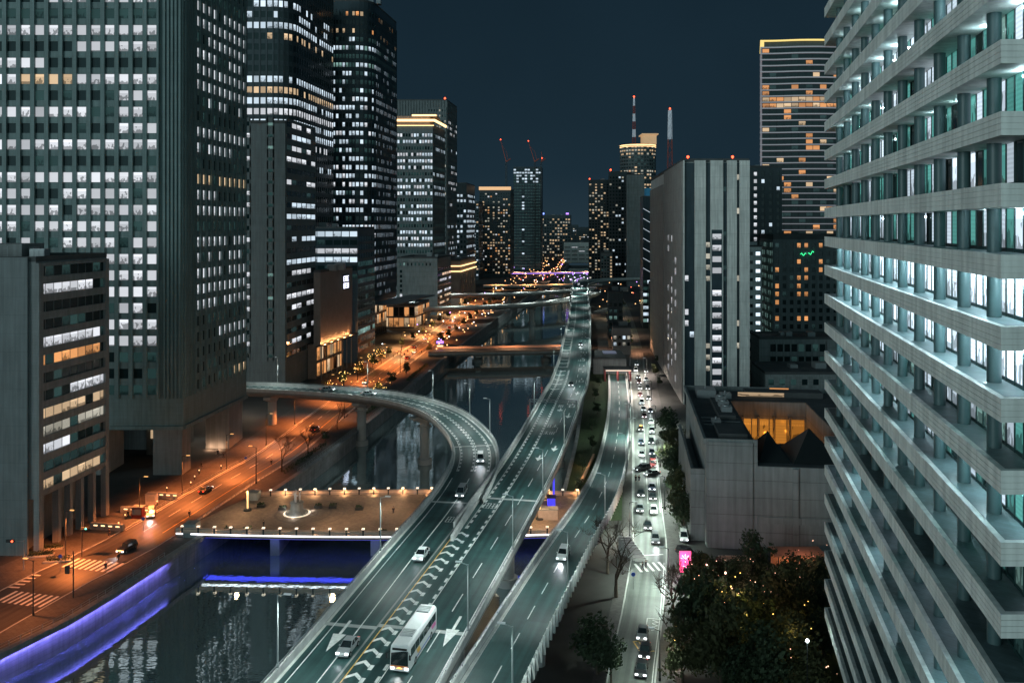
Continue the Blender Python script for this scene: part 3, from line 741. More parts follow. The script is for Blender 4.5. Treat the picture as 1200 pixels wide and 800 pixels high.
b.part('blue_glass', MB().box(145.2, 156, 937, 970, 0, 108), mat('blue_glass_lit', (.03, .15, .25), .2, .3, .1, emit=(.02, .16, .30), es=.22, sampled='NONE'))
b.roof(P, 122, 1, 1); b.finish(W_STONE, 0)
b = Bld('office_building', 'slim blue-lit glass building with slanting white lines', (96, 560), seed=43)
P = rect(86, 94, 560, 590, .09); b.wall.prism(P, 0, 86)
b.part('lit_edge', MB().box(92.3, 93.9, 559.2, 559.9, 40, 84), lum('blue_edge', (.05, .45, .8), .5, 'NONE'))
ln = MB()
for k in range(7): ln.tube((86, 559.8, 36+k*6.5+3.5), (92, 559.8, 36+k*6.5), .22, n=4)
b.part('lit_line', ln, lum('line_light', (.8, .9, 1), .6, 'NONE'))
b.facade((86, 559.8), (94, 559.8), 3, 7, 4.2, 3, wf=.9, hf=.5, pat=b.mix([('g', 2), ('b', 2), ('t', 2)]), pier=.05, span=.2)
b.roof(P, 86, .5); b.finish(W_NAVY)
block('shop_building', 'small dark office block beside the bend of the expressway', 53, 61, 470, 30, 30, 3.6, 2.6, M(('d', 3), ('.', 6), ('g', 1)), W_DARK, seed=44)
block('shop_building', 'small pinkish block in front of the small dark block by the expressway bend', 52.5, 62, 445, 18, 14, 3.4, 2.4, M(('q', 1), ('b', 1), ('.', 5)), mat('pink_render', (.40, .33, .31), .8, .2, .4), seed=45, units=1)
block('shop_building', 'narrow shop building with teal lit floors at the foot of the striped tower', 88, 95, 545, 12, 30, 3.8, 2.6, M(('g', 3), ('b', 1), ('t', 1)), W_DARK, seed=46, hf=.45, wf=.85)

# --- striped grey building right of the street
b = Bld('office_tower', 'broad pale grey tower with vertical dark window slots and one bright column of windows', (65, 324), seed=50)
P = [(65, 324), (90, 324), (100, 470), (76.5, 470)]; ZT = 91.6
b.wall.prism(P, 0, ZT); H = ZT
def px(u): return (u-600)*.324
def slot(u0, u1, pat, n=21, fh=4.3, z0=2.5, hf=.52):
    b.facade((px(u0), 323.6), (px(u1), 323.6), z0, n, fh, 1, wf=.98, hf=hf, zo=.2, pat=pat, pier=.1, span=.05)
xs = [(801, 806), (813, 826.5), (831, 844.5), (849, 861), (864.5, 877)]
b2 = [(806, 813), (826.5, 831), (844.5, 849), (861, 864.5)]
for u0, u1 in [(800.3, 801.5), (813.5, 826.3), (832, 846.5), (851.5, 862.5), (866, 877.5)]: b.wall.frame((px(u0), 322.7, 0), (px(u1)-px(u0), 0, 0), (0, 1.32, 0), (0, 0, ZT+.6))
GS = MB()
for u0, u1 in ((801.6, 813.4), (826.4, 831.9), (846.6, 851.4), (862.6, 865.9)): GS.box(px(u0), px(u1), 323.5, 324.1, .1, ZT-.2)
GS.box(px(833), px(845), 322.55, 322.68, 4, 66)
b.part('glass_slot', GS, W_NAVY)
FK = dict(piers=False, spans=False)
def sl(u0, u1, y, z0, n, hf, pat): b.facade((px(u0), y), (px(u1), y), z0, n, 4.25, 1, wf=.96, hf=hf, zo=.25, pat=pat, **FK)
mm = lambda k, p: (lambda r, c, n: k if b.rg.random() < p else None)
sl(802.2, 806.4, 323.45, 3, 20, .5, mm('w', .22)); sl(808, 812.8, 323.45, 3, 20, .5, mm('b', .12)); sl(826.8, 831.5, 323.45, 3, 20, .45, mm('q', .25)); sl(847, 851, 323.45, 3, 20, .4, mm('d', .3)); sl(862.8, 865.7, 323.45, 3, 20, .5, mm('q', .25))
sl(833.6, 844.4, 322.5, 6, 14, .5, mm('w', .93))
b.part('side_wall', MB().frame((65-.45, 324.3, 0), (.5, 0, 0), (5.6, 70, 0), (0, 0, ZT+.4)).frame((70.2-.3, 394.4, 0), (.5, 0, 0), (6.0, 75, 0), (0, 0, ZT-5)), mat('shaded_side_panels', (.36, .345, .33), .75, .22, .15, joint=(3.0, 4.3, .05), jcol=.7))  # darker copy of the wall panels, the side's shade put into its colour
b.facade((69.3, 388), (64.3, 326), 4, 17, 4.3, 9, wf=.22, hf=.62, zo=.2, pat=lambda r, c, n: 'w' if c in (2, 4, 6) and r < 14 and b.rg.random() < .62 else None, **FK)
b.roof(P, ZT, 1.2, 4); beacon(b, 67, 325, ZT+1.6, .5); beacon(b, 84, 325, ZT+1.6, .5)
b.finish(W_PALE)
b = Bld('office_building', 'dark block with a dotted column of small white windows behind the striped tower', (126, 430), seed=51)
P = rect(113, 136, 430, 470, .1); ZT = 96.6; b.wall.prism(P, 0, ZT)
b.facade(P[0], P[1], 4, 25, 3.65, 6, wf=.4, hf=.5, pat=lambda r, c, n: ('w' if c == 2 and b.rg.random() < .9 else b.rg.choice('........b')), pier=.3, span=.2)
b.roof(P, ZT, .8, 2); b.finish(W_DARK)
b = Bld('office_building', 'pale grey slab with one column of bright square windows next to the hotel', (116, 398), seed=52)
P = rect(109.6, 116.4, 398, 430, .1); ZT = 57.5; b.wall.prism(P, 0, ZT)
b.facade((109.6, 398), (116.4, 398), 4, 13, 4.05, 2, wf=.6, hf=.4, pat=lambda r, c, n: ('W' if c == 1 and r > 1 else '.'), pier=.15, span=.12)
b.roof(P, ZT, .6, 1); b.finish(W_PALE)
b = Bld('hotel_building', 'dark hotel with a few orange rooms, a pale ribbed side and a green neon squiggle', (123, 400), seed=53)
P = [(122.5, 400), (160, 400), (163, 440), (125.5, 440)]; ZT = 61; b.wall.prism(P, 0, ZT)
def path_(r, c, n): return 'o' if (c in (0, 3, 4, 6) and b.rg.random() < .36) else b.rg.choice('......d')
b.facade(P[0], P[1], 3, 15, 3.8, 11, wf=.5, hf=.55, pat=path_, pier=.3, span=.2)
b.facade(P[3], P[0], 3, 15, 3.8, 12, wf=.55, hf=.6, pat=b.mix([('g', 6), ('t', 3)]), pier=.35, span=.3)
sg = MB()
for k, (x0, z0) in enumerate(((135, 54), (138.6, 54))):
    pr = None
    for i in range(14):
        t = i/13; q = Vector((x0+2.6*t, 399.2, z0+(.55*math.sin(t*9+k))+(1.2*t if k else 0)))
        if pr: sg.tube(pr, q, .10, n=5)
        pr = q
b.part('neon_sign', sg, GREENL)
b.roof(P, ZT, 2.2, 3); b.finish(W_MID)
b = Bld('office_building', 'plain grey block with a dark flat roof behind the courtyard building', (118, 350), seed=54)
P = rect(98, 150, 330, 356, .08); b.wall.prism(P, 0, 10)
b.facade((98, 330), (150, 330), .5, 2, 4.4, 12, wf=.5, hf=.5, pat=b.mix([('t', 2), ('.', 5)]), pier=.2, span=.2)
b.roof(P, 10, .8, 4); b.finish(W_STONE)
b = Bld('office_building', 'boxy grey annex with a wide dark recess below the hotel', (105, 372), seed=55)
P = rect(108, 150, 372, 392, .08); b.wall.prism(P, 0, 18); b.wall.box(107.5, 112, 371, 371.96, 0, 17.8); b.wall.box(137, 150, 371, 371.96, 0, 17.8)
b.facade((112.2, 371.9), (136.8, 371.9), 0.5, 3, 5.4, 8, wf=.8, hf=.6, pat=b.mix([('t', 1), ('.', 4), ('g', 1)]), pier=.2, span=.2)
b.roof(P, 18, .8, 3); b.finish(W_STONE)

# --- tower with curved balconies
b = Bld('apartment_tower', 'tall apartment tower with curving white balcony edges, scattered orange rooms and a golden rooftop line', (165, 480), seed=60)
def wavy(g=0.0):
    P = []
    for i in range(13):
        t = i/12; x = 142.5+(190-142.5)*t; y = 486-3.2/(1+math.exp(-(t-.28)*13))+2.5*max(0, t-.6)**2*6
        P.append((x-(g if i == 0 else 0)+(g if i == 12 else 0), y-g))
    return P+[(196+g, 520+g), (153-g, 520+g)]
P = wavy(); ZT = 168; b.wall.prism(P, 0, ZT)
FH = 3.45
def patb(r, c, n):
    if r in (33, 34): return b.rg.choice('oooyy.')
    if r in (45, 46): return b.rg.choice('oy..')
    return b.rg.choice('ooy' + '.'*16 + 'dd')
b.loop(P[:13], 20, 43, FH, 3.9, wf=.93, hf=.66, zo=.16, pat=patb, pier=.1, span=.1)
b.facade(P[-1], P[0], 20, 43, FH, 9, wf=.93, hf=.66, zo=.16, pat=patb, pier=.1, span=.1)
Q = wavy(1.5)
WHB = mat('glowing_balcony_edge', (.30, .31, .32), .6, .15, .5, emit=(.85, .88, 1), es=.16, sampled='NONE')  # grey slab with a glow in its material so the edges look lit
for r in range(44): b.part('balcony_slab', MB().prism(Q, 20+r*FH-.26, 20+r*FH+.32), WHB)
b.part('roof_line_light', MB().prism(wavy(1.6), ZT+4.2, ZT+4.5), lum('gold_line', (1, .75, .25), 1.0, 'NONE'))
b.part('penthouse', MB().prism(wavy(-1.5), ZT+.3, ZT+4.15), W_DARK)
b.roof(P, ZT, .3); b.finish(mat('night_glass_curtain_wall', (.016, .022, .028), .35, .2, .3))

# --- courtyard building
b = Bld('assembly_hall', 'windowless limestone hall with a sunken rooftop courtyard glowing orange', (41, 180), seed=61)
ZT = 21.7
cx0, cx1, cy0, cy1 = 51.5, 70.5, 199, 226
b.wall.box(41, cx0, 180, 240, 0, ZT); b.wall.box(cx1, 108, 180.02, 240, 0, ZT-.04); b.wall.box(cx0+.01, cx1-.01, cy1, 239.98, 0, ZT-.02)
b.wall.box(cx0+.01, cx1-.01, 180.03, cy0, 0, 17.4); b.wall.box(cx0+.01, cx1-.01, cy0+.01, cy1-.01, 0, 9)
b.wall.box(41.2, 50.5, 179.7, 179.98, 0, ZT+.6); b.wall.box(58.6, 59.7, 179.6, 180.02, 0, 17.2); b.wall.box(51.6, 108, 179.75, 180.0, 5.6, 7.0)
b.wall.box(38.6, 40.9, 184, 224, 0, 12.0); b.wall.box(38.0, 38.58, 183.4, 224.4, 0, 15.5); b.wall.box(38.6, 40.96, 183.4, 183.98, 0, 15.5)
for (x0, x1, y0, y1) in ((41, 108, 239.4, 240), (40.4, 40.98, 180, 240), (41, cx0, 180.02, 180.6)): b.wall.box(x0, x1, y0, y1, ZT+.02, ZT+1.2)
rf = MB().box(41.1, cx0-.1, 180.7, 239, ZT+.02, ZT+.12).box(cx1+.1, 108, 180.1, 239, ZT-.02, ZT+.1).box(cx0, cx1, cy1+.1, 239, ZT, ZT+.11).box(cx0+.1, cx1-.1, 180.2, cy0-.1, 17.42, 17.52)
for (x0, x1, y0, y1, h) in ((44, 50, 184, 194, 1.4), (46, 50, 203, 224, 1.2), (56, 76, 231, 236, 1.6), (85, 100, 190, 236, 1.5)): rf.box(x0, x1, y0, y1, ZT+.13, ZT+h)
rf = b.part('roof', rf, ROOFM)
for k in range(3):
    u = MB().box(47, 49.5, 206+k*6, 209+k*6, ZT+1.3, ZT+2.5); u.lathe((48.2, 207.5+k*6, ZT+2.5), [(.9, 0), (.9, .3), (.3, .32)], 12); b.part('rooftop_unit', u, GREYMET, rf)
for (x, y, w, d, h) in ((43, 228, 5, 6, 2.2), (49, 228, 3, 3, 1.4), (74, 190, 4, 4, 2.0), (80, 196, 6, 3, 1.6), (75, 205, 3, 8, 1.2), (86, 190, 5, 7, 2.4), (44, 198, 2, 3, 1.0)):
    u = MB().box(x, x+w, y, y+d, ZT+.13, ZT+h); u.box(x+.2, x+w-.2, y-.06, y-.003, ZT+.4, ZT+h-.2); u.tube((x+w*.5, y+d*.5, ZT+h), (x+w*.5, y+d*.5, ZT+h+.6), .25, n=8); b.part('rooftop_unit', u, GREYMET, rf)
pp_ = MB()
for y in (196.5, 200, 203.6): pp_.tube((42, y, ZT+.4), (50.6, y, ZT+.4), .09, n=6)
b.part('pipe', pp_, GREYMET, rf)
for (x, y, w, d, h) in ((52.2, 182.5, 6.4, 14, 5.2), (59.2, 182.2, 10.4, 15, 6.0)):
    t = MB(); a = [(x, y), (x+w, y), (x+w, y+d), (x, y+d)]
    t.add([(p[0], p[1], 17.54) for p in a]+[(x+w*.45, y+d*.5, 17.5+h)], [(0, 1, 4), (1, 2, 4), (2, 3, 4), (3, 0, 4), (3, 2, 1, 0)])
    b.part('skylight', t, mat('black_skylight', (.018, .022, .022), .3, .2, 1))
b.wins += [(Vector((cx0+1+k*4.5, cy1-.08, 11)), Vector((4.2, 0, 0)), Vector((0, 0, 6.2)), room('O')) for k in range(4)]
for k in range(5): b.part('arch', MB().tube((cx0+3+k*4, cy1-.6, 9.1), (cx0+3+k*4, cy1-.6, 18), .35, n=8), W_STONE)
b.wins += [(Vector((63, 239-.1-3.5, ZT+.7)), Vector((5, 0, 0)), Vector((0, 0, 1.2)), room('o')), (Vector((54, 230.9, ZT+.3)), Vector((12, 0, 0)), Vector((0, 0, 1.1)), room('y'))]
b.finish(W_STONE)
b.root.rotation_euler = (0, 0, -R(7.5))
def hall(x, y): c_, s_ = math.cos(-R(7.5)), math.sin(-R(7.5)); return (41+(x-41)*c_-(y-180)*s_, 180+(x-41)*s_+(y-180)*c_)
for (x, y, e_) in ((54, 219, 420), (61, 222, 700), (67, 219, 420), (68, 208, 120)): lamp_light('courtyard_lamp', (*hall(x, y), 12.6), e_*.8, (1, .30, .025), .4)

# --- the near right building of stacked balconies
b = Bld('office_building', 'large pale building of stacked balcony slabs with round columns filling the right side', (27.5, 48), seed=70)
b.wm = WINL
def outline(i): # i metres inside the slab edge; the chamfer face looks back along the street
    dx, dy = .2238, .9746
    o0 = (27.5+.88*0, 48)
    A = (44.3+i*dy, 121-i*dx-i*.6); Bc = (27.5+i*dy-(i)*dx*.0+i*.23, 48+i); 
    return [(Bc[0], Bc[1]), (64, 48+i), (64, 121-i*.6), (A[0]+.0, 121-i*.6)]
FH = 4.04; NF = 33; ZB = 66.3-4.04*13
o0 = outline(0); o2 = outline(2.2); oc = outline(1.35)
for k in range(NF):
    z = ZB+k*FH; mb = MB()
    for j in range(4):                                # four boards with shadow gaps
        g = outline(0 if True else 0); mb.prism(g, z-1.36+j*.345, z-1.36+j*.345+.315)
        if j < 3: mb.prism(outline(.06), z-1.36+j*.345+.315, z-1.36+(j+1)*.345)
    s_ = b.part('balcony_slab', mb, W_WHITE)
    fl = MB(); fl.quad(*[(x, y, z+.006) for x, y in outline(.38)]); b.part('floor', fl, B_FLOOR, s_)  # dark sheet over the white slab top, standing for the shade there
cols_ = []
for k in range(NF-1):
    z = ZB+k*FH
    for t in range(11):
        Y = 53.0+t*6.25; X = 27.5+.23*(Y-48)+1.30
        cols_.append((k, X, Y, z))
COLM = mat('column_paint', (.055, .10, .105), .45, .2, .5)
E = Vector((0, 0, EYE))
def inframe(k, X, Y, z):
    u = X/Y*1000+600; v = HOR+(EYE-z)/Y*1000; return -30 < v < 900 and u < 1230
cols_.sort(key=lambda q: (not inframe(*q), q[2]))
rest = MB()
for i, (k, X, Y, z) in enumerate(cols_):
    mb = MB() if i < 100 else rest
    mb.tube((X, Y, z+.003), (X, Y, z+FH-1.363), .42, n=16, cap=False)
    if i < 100: b.part('column', mb, COLM)
o = b.part('column', rest, COLM); o['kind'] = 'stuff'
lit = {12: 'W', 11: 'W', 10: 'g', 9: 'b', 8: 'g', 7: '.', 6: 'b', 13: 't', 14: 't', 15: 't', 16: 't', 17: 'b', 18: 't', 19: 'g', 20: 't', 5: 'b', 4: 't', 3: '.', 2: '.'}
dl = MB(); 
for k, en in ((4, 20), (5, 50), (6, 75), (7, 8), (8, 60), (9, 85), (10, 35), (11, 120), (12, 120), (13, 14), (15, 14), (16, 22), (17, 40), (18, 22), (19, 30), (20, 40), (3, 25), (2, 8)):
    for t in range(11):
        Y = 50.2+t*6.25; X = 27.5+.23*(Y-48)+2.08; z = ZB+k*FH+2.35
        if (t*7+k*3+(t*k) % 5) % 10 < (6 if k < 9 else 5 if en < 50 else 3 if en < 100 else 0): continue
        dl.box(X+.02, X+.14, Y-.15, Y+.15, z-.08, z+.08)
        q_ = rnd.uniform(.12, 1.3)
        lamp_light('added_balcony_light', (X-.12, Y, z), en*(4.2 if k < 11 else 4.6)*(.3+q_), (.60, .89, .97), .08)  # lights added just outside the glass, standing in for light from the windows
o = b.part('added_light_box', dl, mat('added_box_rim', (.5, .5, .5), .4, .1, 2)); o['kind'] = 'stuff'  # small boxes made up to go with the added lights
def patn(r, c, n):
    k = lit.get(r, 't')
    q = b.rg.random(); blk = int(c/4)
    h = (blk*7+r*13) % 10
    if r in (11, 12): return 'W' if q < .86 else 'b'
    if r in (7, 3, 2, 1, 0): return '.' if q < .9 else 't'
    if h < 3: return (k if k not in 't.' else 'G') if q < .85 else '.'
    if h < 6: return 'b' if q < .75 else 'G'
    if r in (13, 14) : return '.' if q < .45 else ('G' if q < .75 else 'b')
    if c % 4 in (2, 3) and (blk*5+r*3) % 3 != 0: return 'b' if q < .8 else 'g'
    return 'G' if q < .5 else ('b' if q < .74 else '.')
core = outline(2.25)
b.wall.prism(core, 0, ZB+FH*NF)
a0 = core[3]; a1 = core[0]
b.facade(a0, a1, ZB, NF-1, FH, 46, wf=.92, hf=.60, zo=.06, pat=patn, pier=.10, span=.07, proud=.03)
b.facade(core[0], core[1], ZB, NF-1, FH, 20, wf=.94, hf=.60, zo=.06, pat=patn, pier=.10, span=.07, proud=.03)
b.finish(mat('dark_teal_frames', (.02, .05, .05), .4, .2, 1))
# ---------------------------------------------------------------- ground, river, quays
WZ = -4.5
quayL = [(-104, 60), (-92, 100), (-80.8, 134.6), (-76, 146), (-73.4, 156), (-70, 173), (-66, 192), (-61, 215), (-55, 250), (-51.5, 276), (-45, 330), (-38, 400), (-26, 500), (-6, 650), (28, 900), (62, 1150), (100, 1500)]
quayR = [(-6, 60), (0, 130), (9, 190), (19, 260), (27, 330), (36, 410), (47, 520), (62, 700), (96, 950), (140, 1300), (178, 1500)]
PL = smooth(quayL, 12); PR = smooth(quayR, 12)
g = MB()
for pth, xo in ((PL, -6000), (PR, 6000)):
    for (a, _), (c, _) in zip(pth[:-1], pth[1:]):
        if xo < 0: g.quad((xo, a.y, 0), (a.x, a.y, 0), (c.x, c.y, 0), (xo, c.y, 0))
        else: g.quad((a.x, a.y, 0), (xo, a.y, 0), (xo, c.y, 0), (c.x, c.y, 0))
g.quad((-6000, -400, 0), (-104, -400, 0), (-104, 60, 0), (-6000, 60, 0)); g.quad((-6, -400, 0), (6000, -400, 0), (6000, 60, 0), (-6, 60, 0))
g.quad((-6000, 1500, 0), (6000, 1500, 0), (6000, 9000, 0), (-6000, 9000, 0))
struct(g.build('ground', EARTH))
struct(MB().quad((-300, -400, WZ), (300, -400, WZ), (300, 1520, WZ), (-300, 1520, WZ)).build('river_water', water_mat()))
QW = mat('quay_stone', (.26, .27, .28), .8, .35, .3, joint=(2.0, .9, .04), jcol=.7)
o = MB().sweep(PL, [(-.55, .05), (.05, .05), (.05, WZ-1), (-.55, WZ-1)]).sweep(PL, [(-.75, .051), (.62, .051), (.62, -.32), (.70, -.32), (.70, .62), (-.75, .62)]).build('quay_wall', QW)
tag(o, 'long stone quay wall along the left bank, lit violet near the plaza bridge', 'quay wall')
for ya, yb in ((62, 181), (212, 420), (470, 1490)): pass
o = MB().sweep(PR, [(-.05, .05), (.55, .05), (.55, WZ-1), (-.05, WZ-1)]).sweep(PR, [(-.22, .051), (.75, .051), (.75, .7), (-.22, .7)]).build('quay_wall', QW)
tag(o, 'right bank quay wall below the expressway and the planted strip', 'quay wall')
# violet light strip under the coping of the left quay
led = cut(PL, 62, 178)
o = MB().sweep(led, [(.50, -.16), (.60, -.16), (.60, -.06), (.50, -.06)]).build('light_strip', lum('violet_led', (.22, .19, 1.0), 170.0, 'FRONT')); tag(o, 'violet light strip under the coping of the left quay wall', 'light strip')
# ---------------------------------------------------------------- streets
avenue = smooth([(-112, 60), (-99, 110), (-92.5, 140), (-86.5, 165), (-81.5, 181), (-75.8, 215), (-73.7, 228), (-69, 255), (-66, 300), (-62, 350), (-56, 420), (-51, 475), (-38, 612), (-20, 800), (20, 1100)], 8)
street = smooth([(0, 40), (12, 100), (19, 133), (22.5, 148), (29.0, 180), (32, 202), (44.0, 287), (54, 364), (59.5, 407), (67, 460), (78, 560), (92, 700), (100, 800)], 8)
WAV, WST = 13.0, 6.8
def strip_obj(name, path, o0, o1, z, m): return struct(MB().sweep(path, [(o0, z), (o1, z)], closed=False).build(name, m))
struct(road_strip('avenue', avenue, -6.5, 6.5, .02, ASPH_A))
strip_obj('avenue_pavement', avenue, -16, -6.75, .14, PAVE)
struct(road_strip('street', street, -3.4, 3.4, .02, ASPH_S))
strip_obj('street_pavement', cut(street, 50, 440), 3.6, 7.6, .14, PAVE); strip_obj('street_path', cut(street, 50, 330), -5.6, -3.6, .14, PAVE)
for pth, o_, a, c in ((avenue, -6.75, 0, 1e9), (avenue, 6.5, 0, 1e9), (street, 3.4, 0, 440), (street, -3.6, 0, 440)):
    struct(MB().sweep(cut(pth, max(60, a), c), [(o_, 0), (o_+.25, 0), (o_+.25, .15), (o_, .15)]).build('kerb', CONC_L))
# promenade between avenue and quay
pm = MB()
for Y in range(62, 700, 6):
    a, _ = atY(avenue, Y); q, _ = atY(PL, Y); a2, _ = atY(avenue, Y+6); q2, _ = atY(PL, Y+6)
    pm.quad((a.x+6.8, Y, .10), (q.x-.8, Y, .10), (q2.x-.8, Y+6, .10), (a2.x+6.8, Y+6, .10))
struct(pm.build('promenade', PAVE))
# side street at the crossroads, cross street on the right bank
struct(MB().quad((-400, 146, .03), (-94, 146, .03), (-88.8, 160, .03), (-400, 160, .03)).build('side_street', ASPH))
struct(MB().quad((42, 452, .03), (160, 452, .03), (160, 468, .03), (42, 468, .03)).build('cross_street', ASPH))
mk = MB()
for o_, w in ((-6.0, .15), (6.1, .15), (3.0, .16)): stripe(mk, cut(avenue, 186, 700), o_, w, .035, 1 if o_ == 3.0 else 0)
dashes(mk, cut(avenue, 186, 600), -1.6, .15, 5, 5, .035)
def zebra(mb, c, along, n, ln, w, gap, z=.036):
    c = Vector(c); u = Vector(along).normalized(); v = Vector((-u.y, u.x, 0))
    for i in range(n):
        a = c+u*((i-(n-1)/2)*(w+gap)); mb.quad(*[(p.x, p.y, z) for p in (a-u*w/2-v*ln/2, a+u*w/2-v*ln/2, a+u*w/2+v*ln/2, a-u*w/2+v*ln/2)])
zebra(mk, on(109, 662), (1, -.25, 0), 9, 4.6, .55, .75); zebra(mk, on(36, 702), (1, -.25, 0), 9, 4.6, .55, .75)
zebra(mk, on(20, 680), (.15, 1, 0), 5, 5.5, .5, .9)
struct(mk.build('avenue_marking', [WHITE, YELLOW]))
mk = MB()
stripe(mk, cut(street, 60, 175), 3.1, .12, .035); stripe(mk, cut(street, 190, 440), 3.1, .12, .035); stripe(mk, cut(street, 195, 430), -3.1, .12, .035); stripe(mk, cut(street, 205, 430), .3, .12, .035)
zebra(mk, on(762, 664), (1, .18, 0), 5, 4.2, .55, .7); c = on(762, 651); mk.quad((c.x-2.8, c.y-.2, .036), (c.x+2.8, c.y+.6, .036), (c.x+2.8, c.y+1.0, .036), (c.x-2.8, c.y+.2, .036))
def stroke(mb, c, ux, uy, segs, z, w=.12, mi=0):
    for (x0, y0), (x1, y1) in segs:
        a = Vector(c)+Vector(ux)*x0+Vector(uy)*y0; b_ = Vector(c)+Vector(ux)*x1+Vector(uy)*y1
        d = (b_-a).normalized(); s_ = Vector((-d.y, d.x, 0))*w; a = a-d*w; b_ = b_+d*w
        pts = [a+s_, a-s_, b_-s_, b_+s_]; mb.quad(*[(p.x, p.y, z) for p in pts], mi=mi)
D3 = [((0, 2), (1, 2)), ((1, 2), (1, 0)), ((1, 0), (0, 0)), ((.2, 1), (1, 1))]; D0 = [((0, 0), (1, 0)), ((1, 0), (1, 2)), ((1, 2), (0, 2)), ((0, 2), (0, 0))]
# the speed figure 30, read by drivers coming down the street towards the viewer
c = on(745, 751); u = Vector((-1.0, -.18, 0)); v = Vector((.36, -1.95, 0))
stroke(mk, c+Vector((1.75, .3, 0)), u*.85, v*.9, D3, .037, .11, 1); stroke(mk, c+Vector((.45, .05, 0)), u*.85, v*.9, D0, .037, .11, 1)
a = on(755, 748); d = Vector((.23, 1, 0)).normalized(); s_ = Vector((d.y, -d.x, 0))
stroke(mk, a, s_, d, [((0, 0), (0, 7.5)), ((0, 7.5), (2.2, 7.5))], .037, .09)
for k in range(3): stroke(mk, a+d*(3.2+k*1.3), s_, d, [((1.0, 0), (1.9, .55)), ((1.9, .55), (1.0, 1.1))], .037, .09)
struct(mk.build('street_marking', [WHITE, YELLOW]))

# planted strip between the expressway and the ramp, lawn by the ramp
st_ = MB()
for Y in range(196, 452, 8):
    q, _ = atY(PR, Y); q2, _ = atY(PR, Y+8); r_, n_ = atY(street, Y); r2, _ = atY(street, Y+8)
    st_.quad((q.x+.8, Y, .06), (r_.x-6, Y, .06), (r2.x-6, Y+8, .06), (q2.x+.8, Y+8, .06))
struct(st_.build('planted_ground', GRASS))
struct(MB().quad((28, 60, .07), (62, 60, .07), (62, 172, .07), (33, 172, .07)).build('garden_ground', GRASS))

# ---------------------------------------------------------------- elevated expressways
S_ = 56/52
E1c = smooth([(-30, 30), (-24.5, 60), (-15.1, 104.5), (-.3, 175.5), (7.6, 218.6), (16.5, 276.8), (20.4, 302.6), (26.3, 356), (30.2, 400), (41.5, 523), (60.5, 757), (67, 806), (81, 842), (108, 868), (160, 885), (260, 893)], 5)
E1 = withn([p+Vector((0, 0, 12)) for p, _ in E1c]); W1 = 13.5
E2c = smooth([(-170, 297), (-120, 294.5), (-90.5, 292), (-70, 287.5), (-54, 282.5), (-41, 275.7), (-30, 266), (-20, 251), (-13.3, 232), (-9.6, 215.4), (-8.7, 199), (-9.9, 183), (-12.4, 166), (-16.3, 145.4), (-23.7, 104.8), (-33, 60), (-39, 30)], 5)
E2c = list(reversed(E2c)); E2 = withn([p+Vector((0, 0, 11.985)) for p, _ in E2c]); W2 = 11.3
z3 = lambda Y: max(.12, 12.6-.0001*0-(Y-104)*.083+max(0, Y-150)**2*.000164) if Y < 300 else .12
E3c = smooth([(-16, 40), (-9.5, 70), (-2.3, 103.4), (9.4, 154), (18.4, 189), (26.0, 225), (34.5, 278), (40.5, 322), (45.3, 364), (47.5, 385)], 5)
E3 = withn([Vector((p.x, p.y, z3(p.y))) for p, _ in E3c]); W3 = 8.4
def girder(w, t=1.9): return [(-w/2, 0), (w/2, 0), (w/2, -.55), (w/2-1.6, -t), (-w/2+1.6, -t), (-w/2, -.55)]
def barrier(side, w, h=1.05, t=.32):
    e = side*w/2; return [(e-t/2-side*.1, .0), (e+t/2-side*.1, .0), (e+t/2-side*.1, h), (e-t/2-side*.1, h)]
def gutter(side, w):
    e = side*(w/2-.55); return [(e-.22, .012), (e+.22, .012)]
def pier(parent, p, z, w, side=Vector((1, 0, 0)), r=1.5, zb=WZ, off=(0, 0, 0), cap=True):
    mb = MB(); mb.tube((p.x, p.y, zb-1), (p.x, p.y, z-3.2), r, n=16)
    if zb < 0: mb.tube((p.x, p.y, zb-1), (p.x, p.y, zb+1.6), r*1.5, r*1.5, n=16); mb.lathe((p.x, p.y, z-5.4), [(r, 0), (r*1.45, .1), (r*1.45, .4), (r, .45)], 16)
    for s__ in (-1, 1):
        mb.add([(p.x-side.x*0-side.y*1.3, p.y-side.y*0+side.x*1.3, z-4.4), (p.x+side.y*1.3, p.y-side.x*1.3, z-4.4), (p.x+side.y*1.3, p.y-side.x*1.3, z-1.95), (p.x-side.y*1.3, p.y+side.x*1.3, z-1.95),
                (p.x+s__*side.x*w*.42-side.y*1.3, p.y+s__*side.y*w*.42+side.x*1.3, z-2.7), (p.x+s__*side.x*w*.42+side.y*1.3, p.y+s__*side.y*w*.42-side.x*1.3, z-2.7), (p.x+s__*side.x*w*.42+side.y*1.3, p.y+s__*side.y*w*.42-side.x*1.3, z-1.95), (p.x+s__*side.x*w*.42-side.y*1.3, p.y+s__*side.y*w*.42+side.x*1.3, z-1.95)],
               [(0, 1, 5, 4), (2, 3, 7, 6), (1, 2, 6, 5), (3, 0, 4, 7), (4, 5, 6, 7)])
    return mb.build('pier', CONC_L, parent, off)
